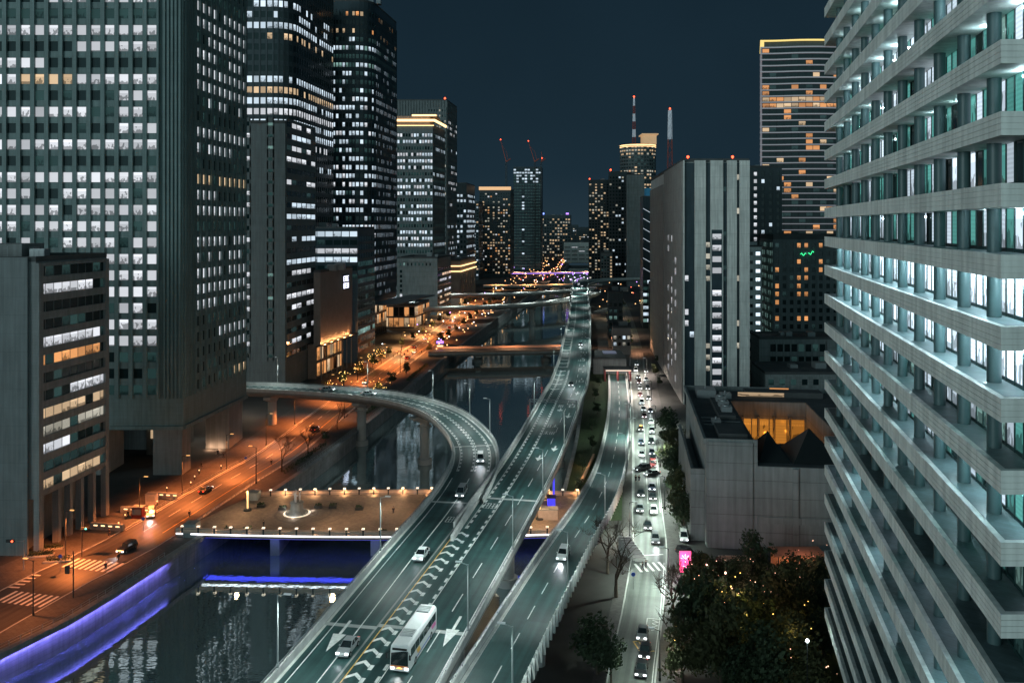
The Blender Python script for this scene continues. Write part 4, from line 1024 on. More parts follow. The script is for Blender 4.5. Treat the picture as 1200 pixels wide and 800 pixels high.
def viaduct(name, label, path, w, asph, lines, lb=(0, 1e9), rb=(0, 1e9), piers=(), r=1.5, zb=WZ, cat='elevated road'):
    v = thing(name, label, cat)
    MB().sweep(path, girder(w)).build('deck', CONC, v)
    road_strip('roadway', path, -w/2+.3, w/2-.3, .008, asph, v)
    for side, (a, c) in ((-1, lb), (1, rb)):
        p_ = cut(path, a, c) if c < 1e9 or a > 0 else path
        bm_ = MB().sweep(p_, barrier(side, w)).sweep(p_, gutter(side, w), closed=False)
        bb = bm_.build('barrier', BARR, v)
        e = side*(w/2-.1); tr = MB()
        tr.sweep(p_, [(e-.05, 1.35), (e+.05, 1.35), (e+.05, 1.45), (e-.05, 1.45)])
        S = arc(p_); s = 0
        while s < S[-1]:
            q, n_ = at(p_, s, S); q = q+n_*e; tr.box(q.x-.04, q.x+.04, q.y-.04, q.y+.04, q.z+1.05, q.z+1.36); s += 3
        tr.build('hand_rail', GREYMET, bb)
    lines_ = MB(); lines(lines_); lines_.build('lane_marking', [WHITE, YELLOW], v)
    for p_, sd, zbb in piers: pier(v, p_, path[0][0].z if not isinstance(p_, tuple) else 0, w, sd, r, zbb)
    return v
def teeth(mb, path, o_, side):  # block markings beside a line
    stripe(mb, path, o_, .14, .02); dashes(mb, path, o_+side*.34, .42, 1.5, 1.5, .021)
def joint(mb, path, Y, o0, o1, w=.45):
    q, n_ = atY(path, Y); q = Vector(q); d = Vector((-n_.y, n_.x, 0))
    mb.quad(*[(p.x, p.y, q.z+.016) for p in (q+n_*o0-d*w, q+n_*o1-d*w, q+n_*o1+d*w, q+n_*o0+d*w)])
KA = [((0, 0), (2, 0)), ((0, 1), (2, 1)), ((0, 2), (2, 2)), ((0, 0), (0, 2)), ((1, 0), (1, 2)), ((2, 0), (2, 2))]
KB = [((0, .3), (.9, .3)), ((.45, 0), (.45, 2)), ((0, 1.2), (.9, 1.2)), ((1.2, 0), (2.1, 0)), ((1.2, .9), (2.1, .9)), ((1.65, 0), (1.65, 2)), ((1.2, 2), (2.1, 2))]
KC = [((0, 2), (2, 2)), ((1, 2.3), (1, 0)), ((.2, 1.2), (1.8, 1.2)), ((0, 0), (.8, .9)), ((2, 0), (1.2, .9))]
def glyphs(mb, path, Y, o_, chars, w=1.25, h=3.2, mi=0):
    """characters painted for traffic driving towards the viewer"""
    q, n_ = atY(path, Y); q = Vector(q); d = Vector((-n_.y, n_.x, 0));
    if d.y > 0: d = -d
    r_ = Vector((d.y, -d.x, 0))
    u_ = -r_ if r_.x > 0 else r_
    for i, ch in enumerate(chars):
        stroke(mb, q+n_*o_+u_*(-(len(chars)/2)+i)*w*1.25, u_*w*.45, -d*h*.45*-1*-1, ch, q.z+.022, .085, mi)
def arrow(mb, path, Y, o_, ln=9.0, diamond=False):
    q, n_ = atY(path, Y); q = q+n_*o_; d = Vector((-n_.y, n_.x, 0)); d = d if d.y < 0 else -d; s__ = Vector((d.y, -d.x, 0)); z = q.z+.022
    t = q+d*ln*.5; m_ = q-d*ln*.05; e_ = q-d*ln*.5
    mb.add([(p.x, p.y, z) for p in (t, m_+s__*.95, m_-s__*.95)], [(0, 1, 2)]); mb.quad(*[(p.x, p.y, z) for p in (e_-s__*.2, m_-s__*.2, m_+s__*.2, e_+s__*.2)])
def lines1(mb):
    teeth(mb, cut(E1, 155, 330), -4.6, 1); teeth(mb, cut(E1, 60, 330), -1.2, -1)
    stripe(mb, cut(E1, 330, 900), -2.6, .15, .02); teeth(mb, cut(E1, 330, 520), -2.6, 1)
    dashes(mb, E1, 2.35, .15, 6, 6, .02); stripe(mb, E1, 5.7, .16, .02); stripe(mb, cut(E1, 330, 900), -5.9, .14, .02)
    dashes(mb, cut(E1, 230, 800), 4.0, .3, 2.5, 12, .02, 3)
    for Y in range(290, 520, 9):                      # hatched shoulder
        q, n_ = atY(E1, Y); d = Vector((-n_.y, n_.x, 0)); z = q.z+.02
        for k in range(4):
            a = q+n_*(-5.8+k*.8); c_ = q+n_*(-5.0+k*.8); da = d*(1.2*math.sin(k*math.pi/4)); dc = d*(1.2*math.sin((k+1)*math.pi/4))
            mb.quad(*[(p.x, p.y, z) for p in (a-da, c_-dc, c_-dc+d*1.0, a-da+d*1.0)])
    for k in range(19):                               # chevrons of the gore
        Y = 98+k*3.05; q, n_ = atY(E1, Y); d = Vector((-n_.y, n_.x, 0)); z = q.z+.023; o_ = -4.55-.35*math.sin(k*.17); w = 1.0
        for a, c_ in ((o_-w, o_), (o_, o_+w)):
            pa = q+n_*a+d*(1.0 if a == o_ else 0); pc = q+n_*c_+d*(1.0 if c_ == o_ else 0)
            mb.quad(*[(p.x, p.y, z) for p in (pa, pc, pc+d*.75, pa+d*.75)])
        e_ = q+n_*(o_+w+.25); mb.quad(*[(p.x, p.y, z) for p in (e_-n_*.2-d*.5, e_+n_*.35-d*.5, e_+n_*.35+d*.7, e_-n_*.2+d*.7)])
    stripe(mb, cut(E1, 92, 158), -5.75, .16, .024, 1)
    arrow(mb, E1, 118.5, 4.0, 9.0); arrow(mb, E1, 96, -3.0, 8)
    for Y, ch in ((168, [KB, KA]), (236, [KC, KB]), (228, [KA, KC]), (262, [KA]), (330, [KB]), (350, [KA, KB])): glyphs(mb, E1, Y, -2.9 if Y == 168 else (.4 if Y < 300 else 2.5), ch)
    for Y, o_ in ((205, 1.2), (214, 3.9), (250, 4.0), (258, .9), (284, 4.1), (300, 1.0)): arrow(mb, E1, Y, o_, 5)
    for Y, o_ in ((262, 4.0), (304, 4.0), (372, 4.0)):
        q, n_ = atY(E1, Y); d = Vector((-n_.y, n_.x, 0)); stroke(mb, q+n_*o_, n_, d, [((-.7, 0), (.7, 0)), ((.7, 0), (.7, 3)), ((.7, 3), (-.7, 3)), ((-.7, 3), (-.7, 0))], q.z+.022, .12)
def lines2(mb):
    far = [q for q in E2 if q[0].y > 190]
    teeth(mb, far, 3.7, -1); teeth(mb, far, -3.7, 1); teeth(mb, far, .0, -1); dashes(mb, far, .42, .3, 1.5, 1.5, .021)
    near = [q for q in E2 if q[0].y <= 190]
    stripe(mb, near, -3.9, .16, .02); stripe(mb, near, -.1, .16, .02); stripe(mb, [q for q in near if q[0].y > 146], 3.6, .16, .02)
    arrow(mb, E2, 116, -2.1, 9.0); glyphs(mb, E2, 161, 1.8, [KB, KA], mi=0)
def lines3(mb):
    dashes(mb, E3, 0, .16, 5.5, 5.2, .02); stripe(mb, E3, -3.4, .14, .02); stripe(mb, E3, 3.4, .14, .02)
SD = lambda path, Y: atY(path, Y)[1]
pE1 = [(atY(E1, Y)[0], SD(E1, Y), WZ) for Y in (96, 134, 172, 213, 256, 303, 352, 400, 450)]+[(atY(E1, Y)[0], SD(E1, Y), 0.) for Y in (520, 590, 660, 740)]
v1 = viaduct('expressway_viaduct', 'long elevated expressway curving away over the river, with the white bus on it', E1, W1, ASPH_D, lines1, lb=(154, 1e9), piers=pE1)
pE2 = [(Vector((-26.5, 259, 12)), SD(E2, 259), WZ), (Vector((-49.5, 281, 12)), Vector((.25, .97, 0)), WZ), (Vector((-81.5, 290, 12)), Vector((.1, .99, 0)), 0.), (atY(E2, 210)[0], SD(E2, 210), WZ)]
v2 = viaduct('ramp_viaduct', 'curved ramp viaduct sweeping from behind the left tower to join the expressway', E2, W2, ASPH_D, lines2, rb=(0, 1e9), piers=[])
for p_, sd, zb_ in pE2: pier(v2, p_, 12, W2, sd, 1.45, zb_)
# the ramp loses its right barrier where it joins
for o_ in list(v2.children):
    if o_.name.startswith('barrier'):
        xs = [q.co.x for q in o_.data.vertices]
bb = [o_ for o_ in v2.children if o_.name.startswith('barrier')]
right = bb[1]
for tgt in [right]+list(right.children):
    bm_ = bmesh.new(); bm_.from_mesh(tgt.data); kill = [q for q in bm_.verts if q.co.y < 171]
    bmesh.ops.delete(bm_, geom=kill, context='VERTS'); bm_.to_mesh(tgt.data); bm_.free()
# gore divider
dv = MB()
for k in range(12):
    Y0, Y1 = 150+k*2, 152+k*2; a, n_ = atY(E1, Y0); c_, n2 = atY(E1, Y1); f = .55+.05*k
    oa = -5.2-.045*(Y0-150); ob = -5.2-.045*(Y1-150)
    dv.add([(p.x, p.y, p.z+h) for p, h in ((a+n_*(oa-f/2), 0), (a+n_*(oa+f/2), 0), (a+n_*(oa+f/2), 1), (a+n_*(oa-f/2), 1), (c_+n2*(ob-f/2), 0), (c_+n2*(ob+f/2), 0), (c_+n2*(ob+f/2), 1), (c_+n2*(ob-f/2), 1))],
           [(0, 1, 2, 3), (7, 6, 5, 4), (1, 5, 6, 2), (4, 0, 3, 7), (3, 2, 6, 7)])
dv.build('gore_divider', BARR, v1)
for Y in (118, 174): jm = MB(); joint(jm, E1, Y, -6.5, 6.4); jm.build('expansion_joint', CONC_L, v1)
for Y in (119, 172, 216): jm = MB(); joint(jm, E2, Y, -5.4, 4.6); jm.build('expansion_joint', CONC_L, v2)
v3 = viaduct('exit_ramp', 'two-lane ramp descending to the street with white railing panels on its right edge', E3, W3, ASPH_D, lines3)
for Y in (112, 132, 152, 172, 190, 207): p_, n_ = atY(E3, Y); pier(v3, Vector((p_.x, p_.y, 0)), p_.z, W3, n_, .95, 0.)
fn = MB(); pth = [q for q in E3 if 66 < q[0].y < 205]; S = arc(pth); s = 0
while s < S[-1]:
    q, n_ = at(pth, s, S); q = q+n_*(W3/2+.22); d = Vector((-n_.y, n_.x, 0))
    fn.frame(q-d*.12-n_*.1+Vector((0, 0, -.2)), d*.24, n_*.35, Vector((0, 0, 2.5))); s += 2.45
fn.sweep(pth, [(W3/2+.12, 1.75), (W3/2+.2, 1.75), (W3/2+.2, 1.95), (W3/2+.12, 1.95)])
fn.build('railing_panel', W_WHITE, v3)
# toll gate at the foot of the ramp
t = thing('toll_gate', 'toll gate roof with red barriers and lit booths at the foot of the ramp', 'toll gate', (46.0, 372, 0))
MB().box(-6, 6, -3.5, 3.5, 5.2, 5.8).build('roof', ROOFM, t)
MB().box(-5.5, 5.5, -3.52, -3.4, 4.7, 5.19).build('lit_panel', lum('toll_light', (1, .8, .65), .8), t)
for x in (-5.6, 0, 5.4): MB().box(x-.3, x+.3, -2, 2, 0, 5.19).build('booth', mat('toll_red', (.25, .06, .06), .5, .2, 2), t)
for x in (-2.8, 2.8): lamp_light('toll_lamp', (46+x, 370, 4.6), 1500, (1, .92, .85), .5); lamp_light('toll_lamp', (46+x-.5, 358, 7), 900, (1, .92, .85), .5)
tb = thing('equipment_building', 'flat dark building with a pale skylight behind the toll gate', 'building', (44, 400, 0)); MB().box(-7, 8, -12, 12, 0, 7).build('wall', W_MID, tb); MB().box(-7.3, 8.3, -12.3, 12.3, 7.01, 7.4).build('roof', ROOFM, tb); MB().box(-1, 5, 0, 6, 7.42, 8).build('skylight', mat('skylight_glass', (.2, .22, .3), .3, .1, 1, emit=(.5, .55, .8), es=.15, sampled='NONE'), tb)

# ---------------------------------------------------------------- bridges
br = thing('plaza_bridge', 'wide paved plaza bridge lit amber with lamp-topped railings and a white edge light', 'bridge')
Yn, Yf = 184.0, 210.5; ZB_ = 1.2
BRP = mat('plaza_paving', (.27, .215, .17), .8, .3, .25, joint=(1.5, 1.5, .03), jcol=.75)
def curve(y0, bow, x0, x1, n=24): return withn([Vector((x0+(x1-x0)*i/n, y0+bow*(1-(2*i/n-1)**2), ZB_)) for i in range(n+1)])
nearE = curve(Yn+1.5, -2.0, -73.0, 16); farE = curve(Yf-1.0, 2.0, -64.5, 20)
dk = MB()
for (a, _), (a2, _), (f_, _), (f2, _) in zip(nearE[:-1], nearE[1:], farE[:-1], farE[1:]):
    dk.quad((a.x, a.y, ZB_), (a2.x, a2.y, ZB_), (f2.x, f2.y, ZB_), (f_.x, f_.y, ZB_))
    dk.quad((a.x, a.y, ZB_-1.0), (f_.x, f_.y, ZB_-1.0), (f2.x, f2.y, ZB_-1.0), (a2.x, a2.y, ZB_-1.0))
    dk.quad((a2.x, a2.y, ZB_), (a.x, a.y, ZB_), (a.x, a.y, ZB_-1.0), (a2.x, a2.y, ZB_-1.0)); dk.quad((f_.x, f_.y, ZB_), (f2.x, f2.y, ZB_), (f2.x, f2.y, ZB_-1.0), (f_.x, f_.y, ZB_-1.0))
dk.build('deck', BRP, br)
c0 = Vector((-48.3, 197.5, 0)); rg_ = MB()
for r0, r1 in ((3.2, 3.5), (6, 6.6), (9.2, 9.7), (11.6, 11.9)):
    for i in range(40):
        a, a2 = 2*math.pi*i/40, 2*math.pi*(i+1)/40
        rg_.quad(*[(c0.x+r*math.cos(t_), c0.y+r*math.sin(t_), ZB_+.015) for r, t_ in ((r0, a), (r1, a), (r1, a2), (r0, a2))])
rg_.build('paving_ring', mat('dark_paving', (.20, .165, .135), .8, .3, .5), br)
for pth, sgn in ((nearE, 1), (farE, -1)):
    rl = MB()
    for h0, h1 in ((.0, .16), (.3, .8), (.95, 1.1)): rl.sweep(pth, [(sgn*.25-.1, h0), (sgn*.25+.1, h0), (sgn*.25+.1, h1), (sgn*.25-.1, h1)])
    rail_ = rl.build('railing', mat('railing_bronze', (.5, .36, .28), .5, .2, 1), br)
    S = arc(pth); s = 1.5
    while s < S[-1]-1:
        q, n_ = at(pth, s, S); q = q+n_*sgn*.25
        p_ = MB().box(q.x-.16, q.x+.16, q.y-.16, q.y+.16, q.z+.0, q.z+1.35).build('railing_post', DARKMET, br)
        MB().box(q.x-.3, q.x+.3, q.y-.3, q.y+.3, q.z+1.36, q.z+1.58).build('lamp_cap', lum('railing_cap', (1, .8, .62), 1.4, 'NONE'), p_)
        if int(s/3.6) % 2 == 0: lamp_light('railing_lamp', q-n_*sgn*.9+Vector((0, 0, .95)), 240, (1, .55, .26), .15)
        s += 3.6
MB().sweep(nearE, [(.0+.02, -.42), (.12, -.42), (.12, -.16), (.02, -.16)]).build('edge_light', lum('edge_white', (.92, .93, 1), 3.0), br)
MB().sweep(shifted(nearE, -.9), [(-1.5, -1.25), (.3, -1.25), (.3, -1.05), (-1.5, -1.05)]).build('under_light', lum('under_blue', (.07, .08, 1.0), 1.7, 'NONE'), br)
for X, Y in ((-47, 197),): pass
for X in (-52, -30): MB().box(X-1, X+1, 187, 208, WZ-1, ZB_-1.01).build('pier', CONC, br)
for X, Y in ((-70, 186.5), (-63, 208.0)): MB().box(X-1.4, X+1.4, Y-1.4, Y+1.4, -1, 3.0).build('bridge_pillar', W_STONE, br)
# plaza lamps standing on the bridge: slim amber posts
def bollard_light(x, y, label):
    t = thing('lamp_post', label, 'lamp post', (x, y, ZB_))
    MB().lathe((0, 0, 0), [(.0, 0), (.95, 0), (.95, .35), (.7, .5), (0, .5)], 14).build('base', DARKMET, t)
    MB().tube((0, 0, .5), (0, 0, 4.6), .2, n=10).build('lit_post', lum('amber_post', (1, .68, .28), 1.2, 'NONE'), t)
    lamp_light('post_lamp', (x-.5, y-.5, ZB_+4.4), 700, (1, .58, .28), .25); return t
bollard_light(-61.8, 199.5, 'slim glowing amber lamp post at the left end of the plaza bridge'); bollard_light(-18.5, 196, 'slim glowing amber lamp post beside the ramp on the plaza bridge'); bollard_light(6.3, 184.5+9, 'slim glowing amber lamp post between the expressway and the ramp')
for X, Y, e_ in ((-40, 190, 900), (-28, 202, 900), (-54, 205, 800), (-62, 192, 700), (4, 188, 900), (12, 196, 900), (-34, 197, 500)): lamp_light('plaza_lamp', (X, Y, ZB_+5), e_, (1, .58, .30), .5)
# planters
for i, (px_, py_, lb) in enumerate(((268, 622, 'leftmost'), (290, 622, 'second'), (331, 597, 'behind the statue'), (373, 595, 'right of the statue'), (390, 595, 'fourth in the far row'), (421, 597, 'near the standing person'), (306, 594, 'in the far left corner'), (449, 626, 'next to the near railing'))):
    q = on(px_, py_, ZB_); t = thing('planter', 'small square planter on the plaza bridge, '+lb, 'planter', q, group='planters on the plaza bridge')
    MB().box(-.9, .9, -.5, .5, 0, .6).build('box', DARKMET, t); m_ = MB()
    for k in range(14): m_.ball((rnd.uniform(-.75, .75), rnd.uniform(-.4, .4), .75+rnd.uniform(0, .25)), .22, 5, 4)
    m_.build('shrub', LEAF, t)

def flat_bridge(name, label, pts, w, m, z, lightc=None, le=0, npier=3, rail_m=None, thick=1.4, zb=WZ, strip=None):
    p_ = smooth([(x, y, z) for x, y in pts], 12); b_ = thing(name, label, 'bridge')
    MB().sweep(p_, girder(w, thick+.5)).build('deck', m, b_); MB().sweep(p_, [(-w/2+.5, .012), (w/2-.5, .012)], closed=False).build('roadway', ASPH, b_)
    for sd in (-1, 1): MB().sweep(p_, barrier(sd, w, 1.1, .25)).build('railing', rail_m or BARR, b_)
    S = arc(p_)
    for k in range(npier):
        q, n_ = at(p_, S[-1]*(k+.7)/(npier+.4), S); pier(b_, Vector((q.x, q.y, 0)), z, w, n_, 1.8, zb)
    if lightc:
        n_l = max(2, int(S[-1]/28))
        for k in range(n_l):
            q, n_ = at(p_, S[-1]*(k+.5)/n_l, S); lamp_light('bridge_lamp', q+Vector((0, 0, 7)), le, lightc, .4, spot=R(150))
    if strip: MB().sweep(p_, [(w/2+.1, -.3), (w/2+.3, -.3), (w/2+.3, .2), (w/2+.1, .2)]).build('edge_light', strip, b_)
    return b_
flat_bridge('road_bridge', 'low road bridge with orange-lit railings crossing the river beyond the curved ramp', [(-44, 447), (0, 452), (44, 458)], 17, CONC_L, 1.6, (1, .5, .24), 11000, 2, mat('railing_rose', (.5, .32, .25), .6, .2, 1))
flat_bridge('ramp_viaduct', 'pale elevated ramp on piers crossing the river in front of the amber glass hall', [(-108, 560), (-60, 585), (-20, 600), (25, 630), (66, 707), (72, 740)], 9, CONC_L, 10, (.85, 1, .92), 8000, 3, zb=WZ)
flat_bridge('ramp_viaduct', 'second thinner elevated ramp crossing behind the pale one', [(-90, 690), (-40, 700), (10, 715), (70, 760)], 9, CONC, 10, (.88, 1, .92), 8000, 3)
flat_bridge('road_bridge', 'flat bridge glowing orange across the middle of the river', [(-30, 900), (30, 905), (95, 925)], 14, CONC_L, 3, (1, .42, .14), 30000, 2)
flat_bridge('road_bridge', 'distant bridge edged with a violet light line', [(-40, 1120), (50, 1135), (120, 1150)], 14, CONC_L, 3.5, (1, .45, .3), 30000, 2, strip=PURPL)
# gantry over the expressway
def gantry(Y, path, w, label, h=5.5):
    q, n_ = atY(path, Y); g_ = thing('sign_gantry', label, 'gantry', q)
    for sd in (-1, 1): MB().tube(n_*sd*(w/2-.05)+Vector((0, 0, .3)), n_*sd*(w/2-.05)+Vector((0, 0, h)), .16, n=8).build('post', GREYMET, g_)
    a = -n_*(w/2); tr = MB()
    for dz in (0, -.7): tr.tube(a+Vector((0, 0, h+dz)), -a+Vector((0, 0, h+dz)), .10, n=6)
    for k in range(12): tr.tube(a+(-a*2)*(k/12)+Vector((0, 0, h-.7)), a+(-a*2)*((k+1)/12)+Vector((0, 0, h)), .06, n=5)
    tr.build('beam', GREYMET, g_)
gantry(246, E1, W1, 'grey sign gantry spanning the expressway on two posts')
# ---------------------------------------------------------------- street lamps
POLE = mat('lamp_pole_grey', (.36, .40, .40), .5, .15, 2, metal=.2)
def make_lamp(h, arm, m, headm, dbl=False, amber=False):
    t = thing('street_lamp', 'lamp', 'street lamp')
    MB().tube((0, 0, 0), (0, 0, h), .13, .08, 8).tube((0, 0, 0), (0, 0, .5), .2, n=8).build('pole', m, t)
    mb = MB(); hd = MB()
    for s_ in ((1, -1) if dbl else (1,)):
        mb.tube((0, 0, h-.1), (s_*arm, 0, h+.25), .06, n=6); hd.frame((s_*arm-.45, -.16, h+.18), (.9, 0, 0), (0, .32, 0), (0, 0, .14))
    a = mb.build('arm', m, t); hd.build('lamp_head', headm, a)
    return t
HEADO = lum('sodium_head', (1, .5, .16), 1.2, 'NONE'); HEADC = mat('lamp_head_grey', (.4, .42, .42), .5, .1, 2, emit=(.8, .95, 1), es=.25, sampled='NONE')
lampA = make_lamp(9.5, 1.6, DARKMET, HEADO); lampE = make_lamp(9.0, 1.3, POLE, HEADC); lampS = make_lamp(7.5, 1.2, DARKMET, HEADC)
def place(proto, used, loc, rz, label, group):
    o = proto if not used else clone(proto)
    o.location = loc; o.rotation_euler = (0, 0, rz); o['label'] = label; o['group'] = group; used.append(o); return o
ua = []
near_l = ['in front of the low office block', 'by the low walls of the office forecourt', 'beside the white car pulled up at the kerb', 'before the legs of the square-windowed tower', 'at the far corner of the square-windowed tower', 'below the curved ramp', 'beyond the curved ramp', 'opposite the bronze podium', 'by the glowing trees', 'at the amber glass hall', 'past the amber glass hall', 'near the department store', 'far along the avenue']
for i, Y in enumerate((172, 196, 214, 236, 262, 290, 330, 372, 415, 460, 520, 590, 680)):
    q, n_ = atY(avenue, Y); p_ = q-n_*7.3; place(lampA, ua, (p_.x, p_.y, .14), math.atan2(n_.y, n_.x), 'dark sodium street lamp on the avenue '+near_l[i], 'lamps along the orange avenue')
    lamp_light('sodium_light', (p_.x+n_.x*2.2, p_.y+n_.y*2.2, 9.2), 23000 if Y < 300 else 24000, (1, .24, .055), .3, spot=R(132))
for i, Y in enumerate((150, 225, 300, 392)):
    q, n_ = atY(avenue, Y); p_ = q+n_*7.2; place(lampA, ua, (p_.x, p_.y, .14), math.atan2(-n_.y, -n_.x), 'dark sodium street lamp on the promenade side '+('at the near crosswalk', 'at the head of the plaza bridge', 'among the bare trees', 'near the low road bridge')[i], 'lamps along the orange avenue')
    lamp_light('sodium_light', (p_.x-n_.x*2.2, p_.y-n_.y*2.2, 9.2), 6500, (1, .26, .065), .3, spot=R(132))
for k in range(17):
    q, n_ = atY(avenue, 405+k*22); sd = -1 if k % 2 else 1; lamp_light('sodium_light', (q.x+n_.x*sd*4, q.y+n_.y*sd*4, 9.2), 17000, (1, .27, .065), .3, spot=R(140))
for X, Y in ((-112, 152), (-126, 156)): lamp_light('sodium_light', (X, Y, 9), 4500, (1, .33, .10), .3, spot=R(152))
ue = []
def elamp(path, Y, off, z, label, e_=4600, c=(.84, 1, .96), far=False):
    q, n_ = atY(path, Y); p_ = q+n_*off; s_ = -1 if off > 0 else 1
    place(lampE, ue, (p_.x, p_.y, p_.z+1.0), math.atan2(s_*n_.y, s_*n_.x), label, 'lamps along the elevated roads')
    lamp_light('road_light', (p_.x+s_*n_.x*2.4, p_.y+s_*n_.y*2.4, p_.z+9.9), e_, c, .35, spot=R(152))
o_ = W1/2-.1
for Y, lb in ((117, 'on the right barrier level with the bus'), (146, 'on the right barrier before the gore divider'), (176, 'on the right barrier above the plaza bridge'), (211, 'on the right barrier at the planted strip'), (292, 'on the right barrier by the hatched shoulder'), (345, 'on the right barrier before the low road bridge'), (410, 'on the right barrier past the low road bridge'), (490, 'on the right barrier by the small blocks'), (590, 'on the right barrier on the far straight'), (700, 'on the right barrier at the far bend')): elamp(E1, Y, o_, 12, 'grey lamp pole '+lb)
for Y, lb in ((255, 'standing at the left barrier beyond the ramp fork'), (318, 'standing at the left barrier over the dark water'), (385, 'standing at the left barrier near the low road bridge')): elamp(E1, Y, -o_, 12, 'grey lamp pole '+lb)
for Y, lb in ((450, 'on the left barrier of the far straight, nearest the low road bridge'), (540, 'on the left barrier of the far straight, before the pale ramp'), (640, 'on the left barrier of the far straight, beyond the pale ramp'), (745, 'on the left barrier at the far bend')): elamp(E1, Y, -o_, 12, 'grey lamp pole '+lb)
for k, (i_, lb) in enumerate(((105, 'on the ramp edge above the blue-lit water at the bottom'), (143, 'on the ramp edge above the plaza bridge railing'))): elamp(E2, i_, -W2/2+.1, 12, 'grey lamp pole '+lb, 4600)
S2 = arc(E2)
for f_, lb in ((.505, 'on the outer rim of the curved ramp nearest the fork'), (.56, 'on the outer rim of the curve, second from the fork'), (.62, 'on the outer rim of the curve above the wide water'), (.69, 'on the outer rim above the quay'), (.775, 'on the outer rim over the avenue'), (.855, 'on the outer rim by the grey block')):
    q, n_ = at(E2, S2[-1]*f_, S2); p_ = q+n_*(W2/2-.1); place(lampE, ue, (p_.x, p_.y, p_.z+1), math.atan2(-n_.y, -n_.x), 'grey lamp pole '+lb, 'lamps along the elevated roads')
    lamp_light('road_light', (p_.x-n_.x*2.4, p_.y-n_.y*2.4, p_.z+9.9), 4600, (.86, 1, .96), .35, spot=R(152))
for Y, lb in ((96, 'on the exit ramp at the bottom of the picture'), (134, 'on the exit ramp beside its white railing'), (176, 'on the exit ramp above the bare tree'), (222, 'on the exit ramp beside the street'), (270, 'on the exit ramp halfway down'), (320, 'on the exit ramp near the toll gate')): elamp(E3, Y, W3/2-.1, 12, 'grey lamp pole '+lb, 3600)
us = []
for Y, s_, lb in ((128, 1, 'next to the parked dark cars'), (160, 1, 'at the crosswalk by the pink sign'), (205, 1, 'at the foot of the limestone hall'), (240, 1, 'in front of the dark row of trees'), (285, 1, 'at the end of the dark row of trees'), (330, 1, 'before the striped tower'), (385, 1, 'along the striped tower'), (185, -1, 'beside the stair under the exit ramp'), (265, -1, 'between the exit ramp and the car queue'), (345, -1, 'by the toll gate')):
    q, n_ = atY(street, Y); p_ = q+n_*s_*4.2; place(lampS, us, (p_.x, p_.y, .14), math.atan2(-s_*n_.y, -s_*n_.x), 'slim street lamp '+lb, 'lamps along the street of queued cars')
    lamp_light('street_light', (p_.x-s_*n_.x*1.6, p_.y-s_*n_.y*1.6, 7.5), 11000 if Y > 150 else 3200, (.82, 1, .86) if Y < 300 else (1, .86, .74), .3, spot=R(152))
for X, Y in ((52, 460), (68, 460), (80, 459)): lamp_light('cross_street_light', (X, Y, 9), 6000, (1, .46, .24), .4, spot=R(152))
for X, Y, e_ in ((-96, 300, 2500), (-100, 265, 1600), (-120, 300, 2500)): lamp_light('forecourt_light', (X, Y, 8), e_, (1, .75, .55), .4)
for X, Y in ((-88.5, 257.6), (-91.4, 257.6)): lamp_light('leg_uplight', (X, Y, .5), 300, (1, .55, .32), .2)
for X, Y, e_ in ((-58, 440, 14000), (-64, 470, 16000), (-58, 520, 18000), (-50, 560, 18000), (-44, 640, 24000), (-36, 720, 26000), (-30, 820, 30000), (-60, 600, 14000)): lamp_light('amber_light', (X, Y, 9), e_, (1, .55, .22), .5, spot=R(152))
for X, Y in ((52, 640), (74, 620), (70, 520), (60, 860), (90, 980), (40, 1010)): lamp_light('far_street_light', (X, Y, 9), 7000, (1, .62, .4), .5, spot=R(152))

